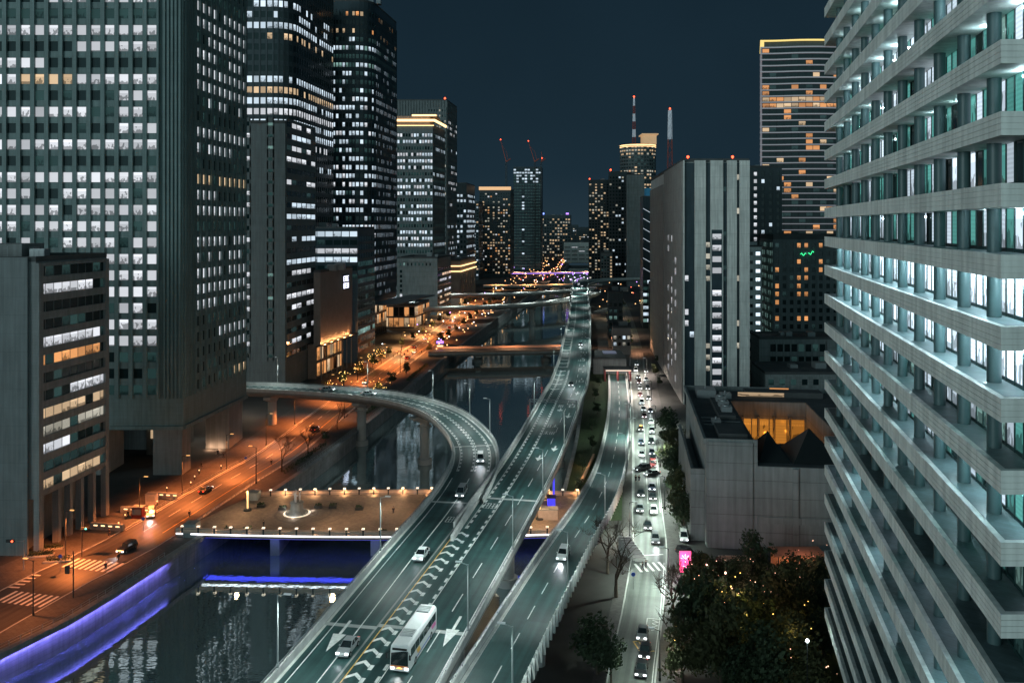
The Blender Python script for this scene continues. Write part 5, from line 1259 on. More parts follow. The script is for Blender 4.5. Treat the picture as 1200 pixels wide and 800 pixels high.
# ---------------------------------------------------------------- vehicles
CARP = {}
def paint(n_, c, metal=.3):
    if n_ not in CARP: CARP[n_] = mat('car_paint_'+n_, c, .28, .08, 3, metal=metal, spec=.6)
    return CARP[n_]
WHITEP = paint('white', (.72, .73, .73), 0); SILV = paint('silver', (.45, .47, .48), .5); BLACKP = paint('black', (.022, .024, .027), .2); BLUEP = paint('dark_blue', (.03, .045, .09)); REDP = paint('dark_red', (.2, .03, .03)); GREYP = paint('grey', (.16, .17, .18))
HL = lum('headlight_glow', (.92, .96, 1), 4, 'NONE'); HOFF = mat('headlight_lens', (.6, .62, .65), .15, .1, 3, emit=(1, 1, 1), es=.6, sampled='NONE'); TL = lum('tail_light_red', (1, .05, .02), 4, 'NONE'); AMB = lum('roof_sign_amber', (1, .45, .1), 3, 'NONE')
def make_car(kind, label, lights=True, pm=None):
    """front towards +x"""
    t = thing('parked_car' if kind == 'parked' else 'car', label, 'car')
    L, W, H, hood, belt = {'sedan': (4.6, 1.78, 1.44, 1.15, .92), 'van': (4.8, 1.8, 1.95, .55, 1.05), 'suv': (4.75, 1.86, 1.75, 1.05, 1.05)}[kind]
    h = L/2; y = W/2
    prof = {'sedan': [(-h, .35), (-h+.05, .85), (-h+.75, .95), (h-hood-.35, .95), (h-hood, .92), (h-.25, .78), (h, .60), (h-.02, .30)],
            'van': [(-h, .35), (-h+.03, 1.05), (h-hood-.2, 1.08), (h-hood, 1.02), (h-.15, .82), (h, .6), (h-.02, .3)],
            'suv': [(-h, .38), (-h+.03, 1.05), (h-hood-.3, 1.08), (h-hood, 1.05), (h-.2, .92), (h, .7), (h-.02, .35)]}[kind]
    mb = MB(); n = len(prof)
    def wid(x, z): return y*(.93 if z > .85 else 1.0)*(1-.10*max(0, (abs(x)-h+.6)/.6))
    vs = [(x, -wid(x, z), z) for x, z in prof]+[(x, wid(x, z), z) for x, z in prof]
    mb.add(vs, [(i, i+1, n+i+1, n+i) for i in range(n-1)]+[(n-1, 0, n, 2*n-1), tuple(range(n-1, -1, -1)), tuple(range(n, 2*n))])
    cab = {'sedan': ((-h+.45, h-hood-.1), (-h+1.15, h-hood-1.0)), 'van': ((-h+.06, h-hood-.05), (-h+.25, h-hood-.95)), 'suv': ((-h+.06, h-hood-.15), (-h+.4, h-hood-.95))}[kind]
    (b0, b1), (r0, r1) = cab; zb, zt = belt-.02, H; yb, yt = y*.90, y*.72
    mb.add([(b0, -yb, zb), (b1, -yb, zb), (b1, yb, zb), (b0, yb, zb), (r0, -yt, zt), (r1, -yt, zt), (r1, yt, zt), (r0, yt, zt)], [(4, 5, 6, 7), (0, 1, 5, 4), (1, 2, 6, 5), (2, 3, 7, 6), (3, 0, 4, 7)])
    for s_ in (-1, 1): mb.box(b1-.45, b1-.25, s_*(y+.02)-.08, s_*(y+.02)+.08, belt+.02, belt+.16)
    if kind != 'sedan':
        for s_ in (-1, 1): mb.box(r0+.1, r1-.1, s_*yt*.86-.02, s_*yt*.86+.02, H+.01, H+.05)
    body = mb.build('body', pm or WHITEP, t)
    def lerp(a, b_, f): return tuple(a[i]+(b_[i]-a[i])*f for i in range(3))
    def pane(a, b_, c, d, out, f=.08):
        m_ = [sum(q[i] for q in (a, b_, c, d))/4 for i in range(3)]; q = [tuple(p_[i]+(m_[i]-p_[i])*f+out[i]*.012 for i in range(3)) for p_ in (a, b_, c, d)]
        return MB().quad(*q)
    B = [(b0, -yb, zb), (b1, -yb, zb), (b1, yb, zb), (b0, yb, zb)]; T = [(r0, -yt, zt), (r1, -yt, zt), (r1, yt, zt), (r0, yt, zt)]
    pane(B[1], B[2], T[2], T[1], (1, 0, .8)).build('windscreen', CARGLASS, t); pane(B[3], B[0], T[0], T[3], (-1, 0, .8)).build('rear_window', CARGLASS, t)
    for a, b_, c, d, s_ in ((B[0], B[1], T[1], T[0], -1), (B[2], B[3], T[3], T[2], 1)):
        for f0, f1 in ((.03, .5), (.53, .95)):
            pane(lerp(a, b_, f0), lerp(a, b_, f1), lerp(d, c, f1), lerp(d, c, f0), (0, s_, .2)).build('side_window', CARGLASS, t)
    for sx_ in (-1, 1):
        for s_ in (-1, 1):
            w = MB().tube((sx_*h*.62, s_*(y-.2), .33), (sx_*h*.62, s_*(y+.015), .33), .33, n=14).build('wheel', RUBBER, t)
            MB().tube((sx_*h*.62, s_*(y+.016), .33), (sx_*h*.62, s_*(y+.03), .33), .2, n=10).build('rim', GREYMET, w)
    for s_ in (-1, 1):
        MB().frame((h-.16, s_*y*.68-.22, .56), (.18, 0, 0), (0, .44, 0), (-.06, 0, .20)).build('headlight', HL if lights else HOFF, t)
        MB().frame((-h-.02, s_*y*.66-.16, .66), (.06, 0, 0), (0, .32, 0), (0, 0, .17)).build('tail_light', TL, t)
    MB().box(h-.02, h+.02, -.26, .26, .40, .54).build('number_plate', WHITE, t)
    return t
protos = {}
def car(kind, loc, ang, label, pm, group=None, lights=True, beam=0):
    key = (kind, lights)
    if key not in protos: o = protos[key] = make_car(kind, label, lights)
    else: o = clone(protos[key])
    for ch in o.children:
        if ch.name.startswith('body'):
            ch.material_slots[0].link = 'OBJECT'; ch.material_slots[0].material = pm
    o.location = loc; o.rotation_euler = (0, 0, ang); o['label'] = label; o['category'] = 'van' if kind == 'van' else 'car'
    o.name = 'van' if kind == 'van' else 'car'
    if group: o['group'] = group
    elif 'group' in o: del o['group']
    if beam:
        L = bpy.data.lights.new('headlight_beam', 'SPOT'); L.energy = beam*.16; L.spot_size = R(70); L.spot_blend = .7; L.color = (.9, .96, 1); L.shadow_soft_size = .15
        b_ = bpy.data.objects.new('headlight_beam', L); col.objects.link(b_); b_.parent = o; b_.location = (2.55, 0, .75); b_.rotation_euler = (R(84), 0, R(-90))
    return o
def heading(path, Y, toward=True):
    q, n_ = atY(path, Y); d = Vector((-n_.y, n_.x)); d = d if (d.y < 0) == toward else -d; return math.atan2(d.y, d.x)
def lane(path, Y, off): q, n_ = atY(path, Y); return q+n_*off+Vector((0, 0, .02))
G1 = 'cars on the elevated roads'
q = on(494, 653, 12); car('sedan', q+Vector((0, 0, .02)), heading(E2, q.y), 'white saloon on the joining ramp beside the chevrons', WHITEP, G1, beam=700)
q = on(408, 762, 12); car('sedan', q+Vector((0, 0, .02)), heading(E2, q.y), 'silver saloon left of the white bus at the bottom', SILV, G1, beam=900)
q = on(541, 580, 12); car('van', q+Vector((0, 0, .02)), heading(E2, q.y), 'silver-white van on the ramp just before the gore divider', SILV, G1, beam=900)
q = on(563, 540, 12); car('van', q+Vector((0, 0, .02)), heading(E2, q.y), 'white van in the bend of the curved ramp with a bright headlight pool', WHITEP, G1, beam=4500)
car('sedan', on(384, 458, 12)+Vector((0, 0, .02)), R(-8), 'pale car on the straight of the ramp near the grey block', SILV, G1); car('sedan', on(432, 463, 12)+Vector((0, 0, .02)), R(-10), 'second pale car on the ramp, nearer the bend', WHITEP, G1)
q = on(660, 652, 8.7); car('suv', Vector((q.x, q.y, z3(q.y)+.02)), heading(E3, q.y), 'white four-wheel-drive car coming down the exit ramp', WHITEP, G1, beam=5000)
car('sedan', lane(E1, 296, 1.0), heading(E1, 296), 'dark car with glaring headlights on the expressway', BLACKP, G1, beam=9000)
car('sedan', lane(E1, 395, 2.0), heading(E1, 395), 'grey car far off on the expressway past the low bridge', GREYP, G1, beam=1500)
for k, (Y, of) in enumerate(((770, 1.5), (800, -2.5))): car('van', lane(E1, Y, of), heading(E1, Y), ('car at the far bend of the expressway, right lane', 'car at the far bend of the expressway, left lane')[k], WHITEP, G1)
G2 = 'cars queued on the street'
queue = [(745, 435, 'van', WHITEP, 'small pale van at the head of the queue near the orange cross street'), (748, 443, 'sedan', BLACKP, 'dark car right behind the pale van near the cross street'), (757, 436, 'sedan', GREYP, 'grey car alone in the right lane near the cross street'), (750, 456, 'sedan', SILV, 'silver car in the left lane beside the toll gate'), (750, 464, 'sedan', REDP, 'dark red car following the silver one beside the toll gate'), (752, 473, 'van', WHITEP, 'white van in the left lane with a dark car on its right'), (760, 468, 'sedan', BLACKP, 'black car on the right of the white van'),
         (755, 489, 'sedan', REDP, 'maroon car alone in the middle of the street'), (751, 504, 'sedan', BLACKP, 'black taxi with an amber roof light'), (749, 508, 'sedan', GREYP, ''), (751, 520, 'sedan', BLUEP, 'dark blue car in the left lane with a twin on its right'), (763, 519, 'van', BLACKP, 'black people carrier on the right of the dark blue car'), (764, 532, 'sedan', BLUEP, 'first dark car of the close pair beside the dark trees'), (765, 539, 'sedan', BLACKP, 'second dark car of the close pair beside the dark trees'), (753, 551, 'suv', BLACKP, 'black car swerving across the lanes'), (764, 557, 'sedan', BLACKP, 'black car just right of the swerving one'),
         (764, 573, 'sedan', BLUEP, 'upper dark car of the nose-to-tail pair above the limestone hall corner'), (765, 584, 'sedan', BLACKP, 'lower dark car of the nose-to-tail pair above the limestone hall corner'), (751, 580, 'sedan', BLACKP, 'black car alone in the left lane with one amber lamp'), (768, 634, 'suv', GREYP, 'grey car waiting before the crosswalk'), (756, 766, 'sedan', BLACKP, 'upper dark parked car at the bottom of the street'), (752, 787, 'sedan', BLACKP, 'lower dark parked car at the bottom of the street')]
for px_, py_, kd, pm_, lb in queue:
    if not lb: continue
    q = on(px_, py_); a = heading(street, min(q.y, 430))
    if 'swerving' in lb: a += R(-55)
    c_ = car(kd, (q.x, q.y, .04), a, lb, pm_, G2, beam=260 if py_ > 480 else 0)
    if 'taxi' in lb: tx = MB().box(-.3, .3, -.4, .4, 1.45, 1.72).build('roof_sign', AMB, c_)
extra = [(746, 428, 'sedan', WHITEP, 'white car under the orange lights of the cross street'), (749, 449, 'sedan', REDP, 'maroon car close behind the dark car near the cross street'), (757, 446, 'sedan', WHITEP, 'white car in the right lane just before the toll gate'), (759, 456, 'van', BLACKP, 'black people carrier in the right lane beside the toll gate'), (754, 481, 'sedan', SILV, 'silver car between the white van and the maroon car'), (762, 483, 'sedan', BLUEP, 'dark blue car in the right lane ahead of the maroon one'), (763, 496, 'sedan', WHITEP, 'white car in the right lane level with the taxi'), (764, 507, 'suv', GREYP, 'tall grey car in the right lane behind the taxi'), (752, 534, 'sedan', WHITEP, 'white car in the left lane beside the close dark pair'), (765, 546, 'suv', REDP, 'dark red tall car right of the swerving car'), (750, 598, 'sedan', GREYP, 'grey car behind the lone left-lane car'), (766, 600, 'sedan', WHITEP, 'white car behind the nose-to-tail pair'), (759, 618, 'sedan', BLACKP, 'black car nearing the waiting grey car'), (753, 745, 'sedan', SILV, 'silver parked car ahead of the two dark ones')]
for px_, py_, kd, pm_, lb in extra: q = on(px_, py_); car(kd, (q.x, q.y, .04), heading(street, min(q.y, 430)), lb, pm_, G2, beam=260 if py_ > 480 else 0)
q = on(801, 632); car('van', (q.x, q.y, .16), heading(street, 190), 'white van parked on the forecourt by the limestone hall', WHITEP, beam=250)
q = on(805, 652); car('suv', (q.x, q.y, .16), R(-52), 'black car parked behind the pink sign', BLACKP)
G3 = 'cars on the avenue'
q = on(149, 645); car('suv', (q.x, q.y, .04), heading(avenue, q.y), 'black car waiting at the crosswalk on the orange avenue', BLACKP, G3, beam=500)
q = on(241, 576); car('sedan', (q.x, q.y, .04), heading(avenue, q.y, False), 'dark car driving away with red tail lights on the avenue', BLACKP, G3)
q = on(177, 604); car('suv', (q.x, q.y, .04), heading(avenue, q.y)+R(28), 'white car nosing out onto the avenue by the tower', WHITEP, G3, beam=300)
for Y, of, tw, lb, pm_ in ((282, 2, False, 'dark car under the curved ramp on the avenue', BLACKP), (365, -2, True, 'pale car between the lit trees on the avenue', SILV), (432, 2, False, 'red-lit car at the junction by the glowing trees', REDP), (505, -3, True, 'pale car coming out of the junction by the glass hall', WHITEP), (560, 2, False, 'dark car driving off past the glass hall', BLACKP)):
    p_, n_ = atY(avenue, Y); p_ = p_+n_*of; car('sedan', (p_.x, p_.y, .04), heading(avenue, Y, tw), lb, pm_, G3)

# the bus
def make_bus(loc, ang):
    t = thing('bus', 'white coach with an orange-striped front and pink and yellow patches on its side', 'bus', loc, ang)
    L, W, H = 12.0, 2.5, 3.5; h = L/2; y = W/2
    sec = [(-y, .32), (y, .32), (y, 2.9), (y-.08, 3.3), (y-.32, H), (-y+.32, H), (-y+.08, 3.3), (-y, 2.9)]
    mb = MB(); n = len(sec); xs = [(-h, .97, 0), (-h+.25, 1, 0), (h-.35, 1, 0), (h, .96, 0)]
    vs = [(x+(-.18 if (x == h and z > 1.4) else 0), q*f, z if z < 3.2 else z-(.12 if abs(x) == h else 0)) for x, f, _ in xs for q, z in sec]
    fs = [(k*n+i, k*n+(i+1) % n, (k+1)*n+(i+1) % n, (k+1)*n+i) for k in range(3) for i in range(n)]; fs = [f[::-1] for f in fs]+[tuple(range(n)), tuple(range(4*n-1, 3*n-1, -1))]
    mb.add(vs, fs); body = mb.build('body', WHITEP, t); bpy.context.view_layer.update()
    bm_ = bmesh.new(); bm_.from_mesh(body.data); bmesh.ops.recalc_face_normals(bm_, faces=bm_.faces); bm_.to_mesh(body.data); bm_.free()
    MB().add([(h+.015, -1.14, 1.02), (h+.015, 1.14, 1.02), (h-.165, 1.10, 2.75), (h-.165, -1.10, 2.75)], [(0, 1, 2, 3)]).build('windscreen', CARGLASS, t)
    MB().box(h-.16, h-.12, -.95, .95, 2.82, 3.1).build('destination_display', mat('display_dark', (.02, .02, .02), .3, .1, 2), t)
    for s_ in (-1, 1):
        for k in range(6):
            x0 = -h+.6+k*1.78; MB().frame((x0, s_*(y+.004)-.004, 1.75), (1.68, 0, 0), (0, .008*1, 0), (0, 0, 1.05)).build('side_window', CARGLASS, t)
        g_ = MB(); g_.frame((-h+.5, s_*(y+.003), 1.05), (1.7, 0, 0), (0, s_*.008, 0), (.4, 0, .62)); g_.build('pink_patch', paint('pink', (.75, .16, .42), 0), t)
        g_ = MB(); g_.frame((1.2, s_*(y+.003), .9), (1.2, 0, 0), (0, s_*.008, 0), (.5, 0, .75)); g_.build('yellow_patch', paint('yellow', (.85, .48, .05), 0), t)
        g_ = MB(); g_.frame((-2.8, s_*(y+.003), .62), (5.6, 0, 0), (0, s_*.007, 0), (0, 0, .18)); g_.build('blue_line', paint('line_blue', (.08, .16, .5), 0), t)
        for x in (-3.4, 3.3):
            w = MB().tube((x, s_*(y-.3), .48), (x, s_*(y+.02), .48), .48, n=16).build('wheel', RUBBER, t); MB().tube((x, s_*(y+.021), .48), (x, s_*(y+.04), .48), .26, n=10).build('rim', GREYMET, w)
        MB().frame((h-.02, s_*.92-.24, .50), (.05, 0, 0), (0, .48, 0), (0, 0, .30)).build('headlight', HL, t)
        m_ = MB().tube((h-.1, s_*1.2, 2.7), (h+.35, s_*1.45, 2.6), .035, n=6).box(h+.28, h+.42, s_*1.5-.12, s_*1.5+.12, 2.0, 2.6).build('mirror', DARKMET, t)
        MB().box(-h-.03, -h+.02, s_*1.0-.12, s_*1.0+.12, .9, 1.5).build('tail_light', TL, t)
    g_ = MB(); g_.box(h-.005, h+.022, -1.15, 1.15, .84, .98); g_.build('orange_stripe', paint('orange', (.85, .22, .04), 0), t)
    g_ = MB(); g_.add([(h+.024, -.45, .62), (h+.024, .45, .62), (h+.024, 0, .83)], [(0, 1, 2)]); g_.build('emblem', AMB, t)
    for x in (2.6, -4.2):
        hb = MB().box(x-.9, x+.9, -.85, .85, H+.003, H+.14); 
        for k in range(4): hb.box(x-.8+k*.42, x-.5+k*.42, -.75, .75, H+.141, H+.2)
        hb.build('roof_hatch', mat('hatch_grey', (.4, .42, .42), .6, .2, 3), t)
    L_ = bpy.data.lights.new('headlight_beam', 'SPOT'); L_.energy = 260; L_.spot_size = R(75); L_.spot_blend = .7; L_.shadow_soft_size = .2
    b_ = bpy.data.objects.new('headlight_beam', L_); col.objects.link(b_); b_.parent = t; b_.location = (h+.2, 0, .8); b_.rotation_euler = (R(74), 0, R(-90))
    return t
q = on(465, 789, 12); a = heading(E1, q.y); d = Vector((math.cos(a), math.sin(a), 0)); make_bus(q-d*6+Vector((.3, 0, .02)), a)

# ---------------------------------------------------------------- trees
def leaf_crown(rg, pts, n, size):
    mb = MB()
    for _ in range(n):
        c, r_ = rg.choice(pts); v = Vector((rg.gauss(0, 1), rg.gauss(0, 1), rg.gauss(0, .8))); v = v.normalized()*r_*(rg.random()**.45); p_ = c+v
        d = Vector((rg.gauss(0, 1), rg.gauss(0, 1), rg.gauss(0, .6))).normalized(); u = d.orthogonal().normalized(); w = d.cross(u); s_ = size*(rg.uniform(.35, 1.0) if rg.random() < .75 else rg.uniform(1.0, 1.9))
        mb.quad(p_-u*s_, p_+w*s_*.6, p_+u*s_, p_-w*s_*.6)
    return mb
def grow(rg, mb, a, d, ln, r_, depth, tips, spread=.55):
    b_ = a+d*ln; mb.tube(a, b_, r_, r_*.68, 6 if depth > 1 else 4, cap=False)
    if depth == 0: tips.append(b_); return
    for k in range(rg.choice((2, 3)) if depth > 1 else 3):
        v = (d+Vector((rg.gauss(0, spread), rg.gauss(0, spread), rg.gauss(.12, spread*.5)))).normalized(); grow(rg, mb, b_ if k else a+d*ln*rg.uniform(.75, 1), v, ln*rg.uniform(.62, .85), r_*.62, depth-1, tips, spread)
def make_tree(seed, H, leaves, size, m, width=.5, depth=3):
    rg = random.Random(seed); t = thing('evergreen_tree', 'tree', 'tree'); mb = MB(); tips = []
    grow(rg, mb, Vector((0, 0, 0)), Vector((0, 0, 1)), H*.17, H*.026, depth, tips, .62); mb.build('trunk', BARK, t)
    pts = [(p_, H*rg.uniform(.10, .19)) for p_ in tips]
    for _ in range(9): a = rg.uniform(0, 6.28); rr = rg.uniform(0, H*width*.55); pts.append((Vector((rr*math.cos(a), rr*math.sin(a), H*rg.uniform(.25, .8))), H*rg.uniform(.13, .22)))
    leaf_crown(rg, pts, leaves, size).build('crown', m, t); return t
def make_bare(seed, H):
    rg = random.Random(seed); t = thing('bare_tree', 'tree', 'tree'); mb = MB(); tips = []
    grow(rg, mb, Vector((0, 0, 0)), Vector((0, 0, 1)), H*.26, H*.022, 4, tips, .42); mb.build('trunk', BARK, t)
    tw = MB()
    for p_ in tips:
        for _ in range(4):
            v = Vector((rg.gauss(0, .5), rg.gauss(0, .5), rg.uniform(.2, 1))).normalized(); tw.tube(p_, p_+v*H*rg.uniform(.08, .16), .025, .008, 3, cap=False)
    tw.build('crown', BARK, t); return t
TA = make_tree(1, 12, 5200, .26, LEAF); TB = make_tree(2, 12, 5200, .26, LEAF2); TC = make_tree(3, 8, 2600, .24, LEAF); BT = make_bare(4, 9); BU = make_bare(9, 10)
used = {}
def tree(proto, x, y, sc, label, group=None, z=0.05):
    o = proto if proto.name not in used else clone(proto)
    used.setdefault(proto.name, 1)
    o.location = (x, y, z); o.rotation_euler = (0, 0, rnd.uniform(0, 6.28)); o.scale = (sc*rnd.uniform(.92, 1.08), sc*rnd.uniform(.92, 1.08), sc); o['label'] = label
    if group: o['group'] = group
    return o
GT = 'trees of the dark garden'
garden = [(700, 790, TA, .95, 'large dark evergreen between the exit ramp and the street'), (716, 800, TC, .9, 'smaller evergreen at the foot of the large one by the exit ramp'), (815, 760, TA, 1.25, 'broad dark evergreen beside the street of parked cars'), (845, 800, TB, 1.2, 'dark tree at the bottom of the garden right of the broad evergreen'), (885, 770, TA, 1.15, 'dark tree in the middle of the garden above the amber bushes'), (925, 745, TB, 1.1, 'dark tree left of the bright white garden lamp'), (900, 815, TA, 1.1, 'dark tree at the bottom edge in front of the white garden lamp'), (940, 815, TB, 1.0, 'dark tree at the bottom edge next to the balcony building'), (880, 668, TA, .8, 'dark tree against the wall of the limestone hall'), (840, 690, TC, .85, 'small tree left of the hall wall tree'), (935, 690, TC, .95, 'small tree beside the glowing pavilion'), (962, 740, TA, .85, 'dark tree next to the balconies, right of the white lamp'), (862, 735, TC, 1.0, 'small tree above the glowing amber bushes'), (910, 700, TC, .9, 'small tree with pinkish lights below the pavilion')]
for px_, py_, pr, sc, lb in garden: q = on(px_, py_); tree(pr, q.x, q.y, sc*1.02, lb, GT)
more = [(828, 720, 'tree between the broad evergreen and the hall'), (855, 765, 'tree at the heart of the garden'), (868, 705, 'tree in front of the hall wall'), (905, 735, 'tree right of the amber bushes'), (925, 780, 'tree below the bright white lamp'), (955, 700, 'tree beside the balconies at the pavilion'), (835, 745, 'tree behind the parked dark cars'), (800, 800, 'tree at the bottom by the kerb'), (870, 815, 'tree at the bottom in the middle of the garden'), (893, 690, 'tree under the hall wall near the pinkish lamps'), (815, 700, 'tree right of the pink sign'), (965, 775, 'tree at the foot of the balconies')]
for k, (px_, py_, lb) in enumerate(more): q = on(px_, py_); tree((TC, TB, TA)[k % 3], q.x, q.y, (1.25, .8, .85)[k % 3], 'dense dark '+lb, GT)
uw = leaf_crown(random.Random(77), [(Vector((rnd.uniform(27, 64), rnd.uniform(100, 172), .6)), rnd.uniform(1.2, 2.4)) for _ in range(150)], 26000, .22)
o = uw.build('undergrowth', LEAF); o['kind'] = 'stuff'; o['label'] = 'dark shrubs and ground cover under the garden trees'
o.location = (4, 0, 0)
GR = 'dark trees in a row by the hall'
for k, (Y, lb) in enumerate(((188, 'nearest tree of the dark row, beside the white parked van'), (200, 'second tree of the dark row along the hall'), (213, 'tree of the dark row at the middle of the low side wall'), (227, 'tree of the dark row past the middle of the hall'), (242, 'tree of the dark row at the back corner of the hall'), (258, 'tree of the dark row behind the hall'), (276, 'last tree of the dark row, nearest the striped tower'))): q, n_ = atY(street, Y); tree((TA, TB, TC)[k % 3], q.x+7.6+.1*k, Y, (.95, .95, 1.3)[k % 3], lb, GR)
for px_, py_, pr, sc, lb in ((722, 700, BT, 1.75, 'bare tree in front of the exit ramp piers'), (712, 672, BU, 1.35, 'thin bare tree beside the piers, left of the street'), (790, 740, BU, 1.3, 'bare tree right of the crosswalk'), (803, 704, BT, 1.0, 'bare tree lit pink by the sign'), (786, 795, BT, 1.25, 'bare tree beside the parked dark cars')): q = on(px_, py_); tree(pr, q.x, q.y, sc, lb, 'bare trees by the street')
GQ = 'trees on the promenade'
for k, (Y, of, pr, sc, lb) in enumerate(((236, 9, BT, 1.3, 'bare tree on the promenade just past the plaza bridge'), (252, 9.5, BU, 1.1, 'bare tree on the promenade before the curved ramp'), (268, 9.5, TC, .5, 'low round shrub tree on the promenade'), (284, 9, BT, 1.15, 'bare tree under the curved ramp'), (318, 9.5, TC, .8, 'leafy tree beyond the ramp on the promenade'), (340, 10, TB, .5, 'leafy tree with golden lights opposite the podium'), (362, 10, TC, .85, 'dark leafy tree on the promenade at the bend'), (390, 10.5, TA, .55, 'dark tree at the start of the road bridge'), (335, -9, TB, .62, 'golden-lit tree at the foot of the podium'), (358, -9.5, TC, .9, 'dark tree before the bronze podium'), (382, -9, TB, .62, 'golden-lit tree beyond the podium'), (405, -9, TC, .9, 'dark tree by the junction'), (425, -10, TB, .6, 'golden-lit tree beside the glass lobby'))):
    q, n_ = atY(avenue, Y); p_ = q+n_*of; tree(pr, p_.x, p_.y, sc, lb, GQ)
    if 'golden' in lb or 'dark tree b' in lb:
        m_ = MB(); 
        for _ in range(26): v = Vector((rnd.gauss(0, 1.6), rnd.gauss(0, 1.6), rnd.uniform(1.5, 6.5))); m_.ball((p_.x+v.x, p_.y+v.y, v.z), .12, 4, 3)
        o = m_.build('fairy_lights', lum('golden_bulb', (1, .6, .18), 6, 'NONE')); tag(o, 'string of golden fairy lights hung on the '+lb, 'fairy lights')
        lamp_light('fairy_glow', (p_.x, p_.y, 4), 900, (1, .55, .15), 1.2)
for k, (Y, f, lb) in enumerate(((215, .5, 'near end of the planted strip'), (236, .35, 'second shrub tree in the planted strip'), (258, .6, 'shrub tree in the planted strip level with the gantry'), (282, .4, 'shrub tree halfway along the planted strip'), (306, .6, 'shrub tree past halfway in the planted strip'), (332, .4, 'shrub tree near the toll gate in the strip'), (360, .6, 'shrub tree beside the toll gate'), (392, .4, 'shrub tree behind the toll gate'), (420, .5, 'last shrub tree before the cross street'))): a, _ = atY(PR, Y); c_, _ = atY(E3, min(Y, 360)); x = a.x+2+(c_.x-5-a.x-2)*f; tree(TC, x, Y, .62, lb if 'shrub' in lb else 'shrub tree at the '+lb, 'shrub trees of the planted strip')
for px_, py_, k in ((770, 425, 0), (768, 440, 1), (772, 452, 2), (716, 372, 3), (737, 385, 4), (727, 360, 5), (738, 405, 6)):
    q = on(px_, py_); tree((TC, TB)[k % 2], q.x, q.y, (.55, .5)[k % 2] if k < 3 else .9, ('dark street tree by the striped tower, farthest', 'dark street tree by the striped tower, middle', 'dark street tree by the striped tower, nearest', 'leafy tree behind the pinkish block', 'leafy tree at the teal shop building', 'leafy tree far up the street', 'leafy tree at the cross street corner')[k])
    if k >= 3: lamp_light('tree_glow', (q.x-3, q.y-4, 5), 1200, (1, .85, .5), .6)
for k in range(26):
    Y = 440+k*15+rnd.uniform(-3, 3); a, n_ = atY(avenue, Y); of = 9 if k % 2 else -9.5; p_ = a+n_*of
    tree((TC, TB)[k % 2], p_.x, p_.y, (.75, .5)[k % 2]*rnd.uniform(.85, 1.2), 'street tree in the amber light along the far avenue, among its row', 'street trees along the far avenue')
for k, (Y, of, tw, pm_, lb) in enumerate(((452, 1.5, True, WHITEP, 'white car at the near side of the far junction'), (470, -2.5, False, BLACKP, 'dark car waiting at the far junction'), (538, 2, True, SILV, 'silver car between the glass hall and the river'), (600, -2, True, WHITEP, 'pale car on the far avenue below the blank grey block'), (645, 2.5, False, BLACKP, 'dark car on the far avenue by the lit pillars'), (700, 0, True, WHITEP, 'pale car at the far end of the avenue'))):
    p_, n_ = atY(avenue, Y); p_ = p_+n_*of; car('sedan', (p_.x, p_.y, .04), heading(avenue, Y, tw), lb, pm_, 'cars on the avenue')
# lights among the garden trees
gm = {'y': lum('garden_amber', (1, .62, .15), 7), 'p': lum('garden_pink', (1, .5, .38), 5), 'w': lum('garden_white', (.85, 1, 1), 26)}
for px_, py_, z, e_, c_ in ((862, 700, 9, 420, 'y'), (876, 722, 9, 380, 'y'), (855, 690, 9, 200, 'p'), (912, 712, 9, 160, 'y'), (930, 742, 9, 300, 'y'), (842, 655, 9, 200, 'p'), (890, 655, 9, 200, 'p'), (948, 655, 8, 300, 'p'), (800, 688, 7, 220, 'p'), (905, 690, 9, 120, 'p')):
    q = on(px_, py_, z); lamp_light('garden_light', q, e_*.5, {'y': (1, .68, .18), 'p': (1, .52, .36)}[c_], .2)
bulbs = {'y': lum('bulb_amber', (1, .62, .14), 3.2, 'NONE'), 'p': lum('bulb_pink', (1, .52, .34), 3.0, 'NONE')}
rg = random.Random(21)
for px_, py_, k, n_, sx_, sy_, lb in ((862, 715, 'y', 90, 3.0, 3.2, 'amber fairy lights wound through the bushes in the middle of the garden'), (850, 700, 'p', 30, 1.8, 1.4, 'pinkish fairy lights left of the amber bushes'), (840, 668, 'p', 60, 4.5, 1.6, 'pinkish fairy lights in the small trees by the garden wall'), (898, 665, 'p', 70, 4.0, 1.8, 'pinkish fairy lights right of the hall wall tree'), (945, 662, 'p', 60, 3.0, 1.6, 'pinkish fairy lights around the pavilion'), (872, 698, 'p', 26, 1.5, 1.2, 'pinkish fairy lights above the amber bushes'), (905, 703, 'p', 18, 1.2, 1.0, 'small cluster of pinkish fairy lights below the pavilion'), (936, 732, 'y', 34, 2.0, 2.2, 'amber fairy lights left of the white garden lamp'), (955, 790, 'p', 30, 2.5, 1.2, 'pinkish lights at the foot of the balcony building'), (812, 690, 'p', 34, 2.4, 2.0, 'pinkish fairy lights in the bare tree by the pink sign')):
    z = 5.5 if py_ > 680 else 4.5; q = on(px_, py_, z); m_ = MB()
    for _ in range(int(n_*.25)): m_.ball((q.x+rg.gauss(0, sx_), q.y+rg.gauss(0, 2), max(.4, z+rg.gauss(0, sy_))), rg.uniform(.04, .11), 4, 3)
    tag(m_.build('fairy_lights', bulbs[k]), lb, 'fairy lights', 'fairy lights of the garden')['kind'] = 'stuff'
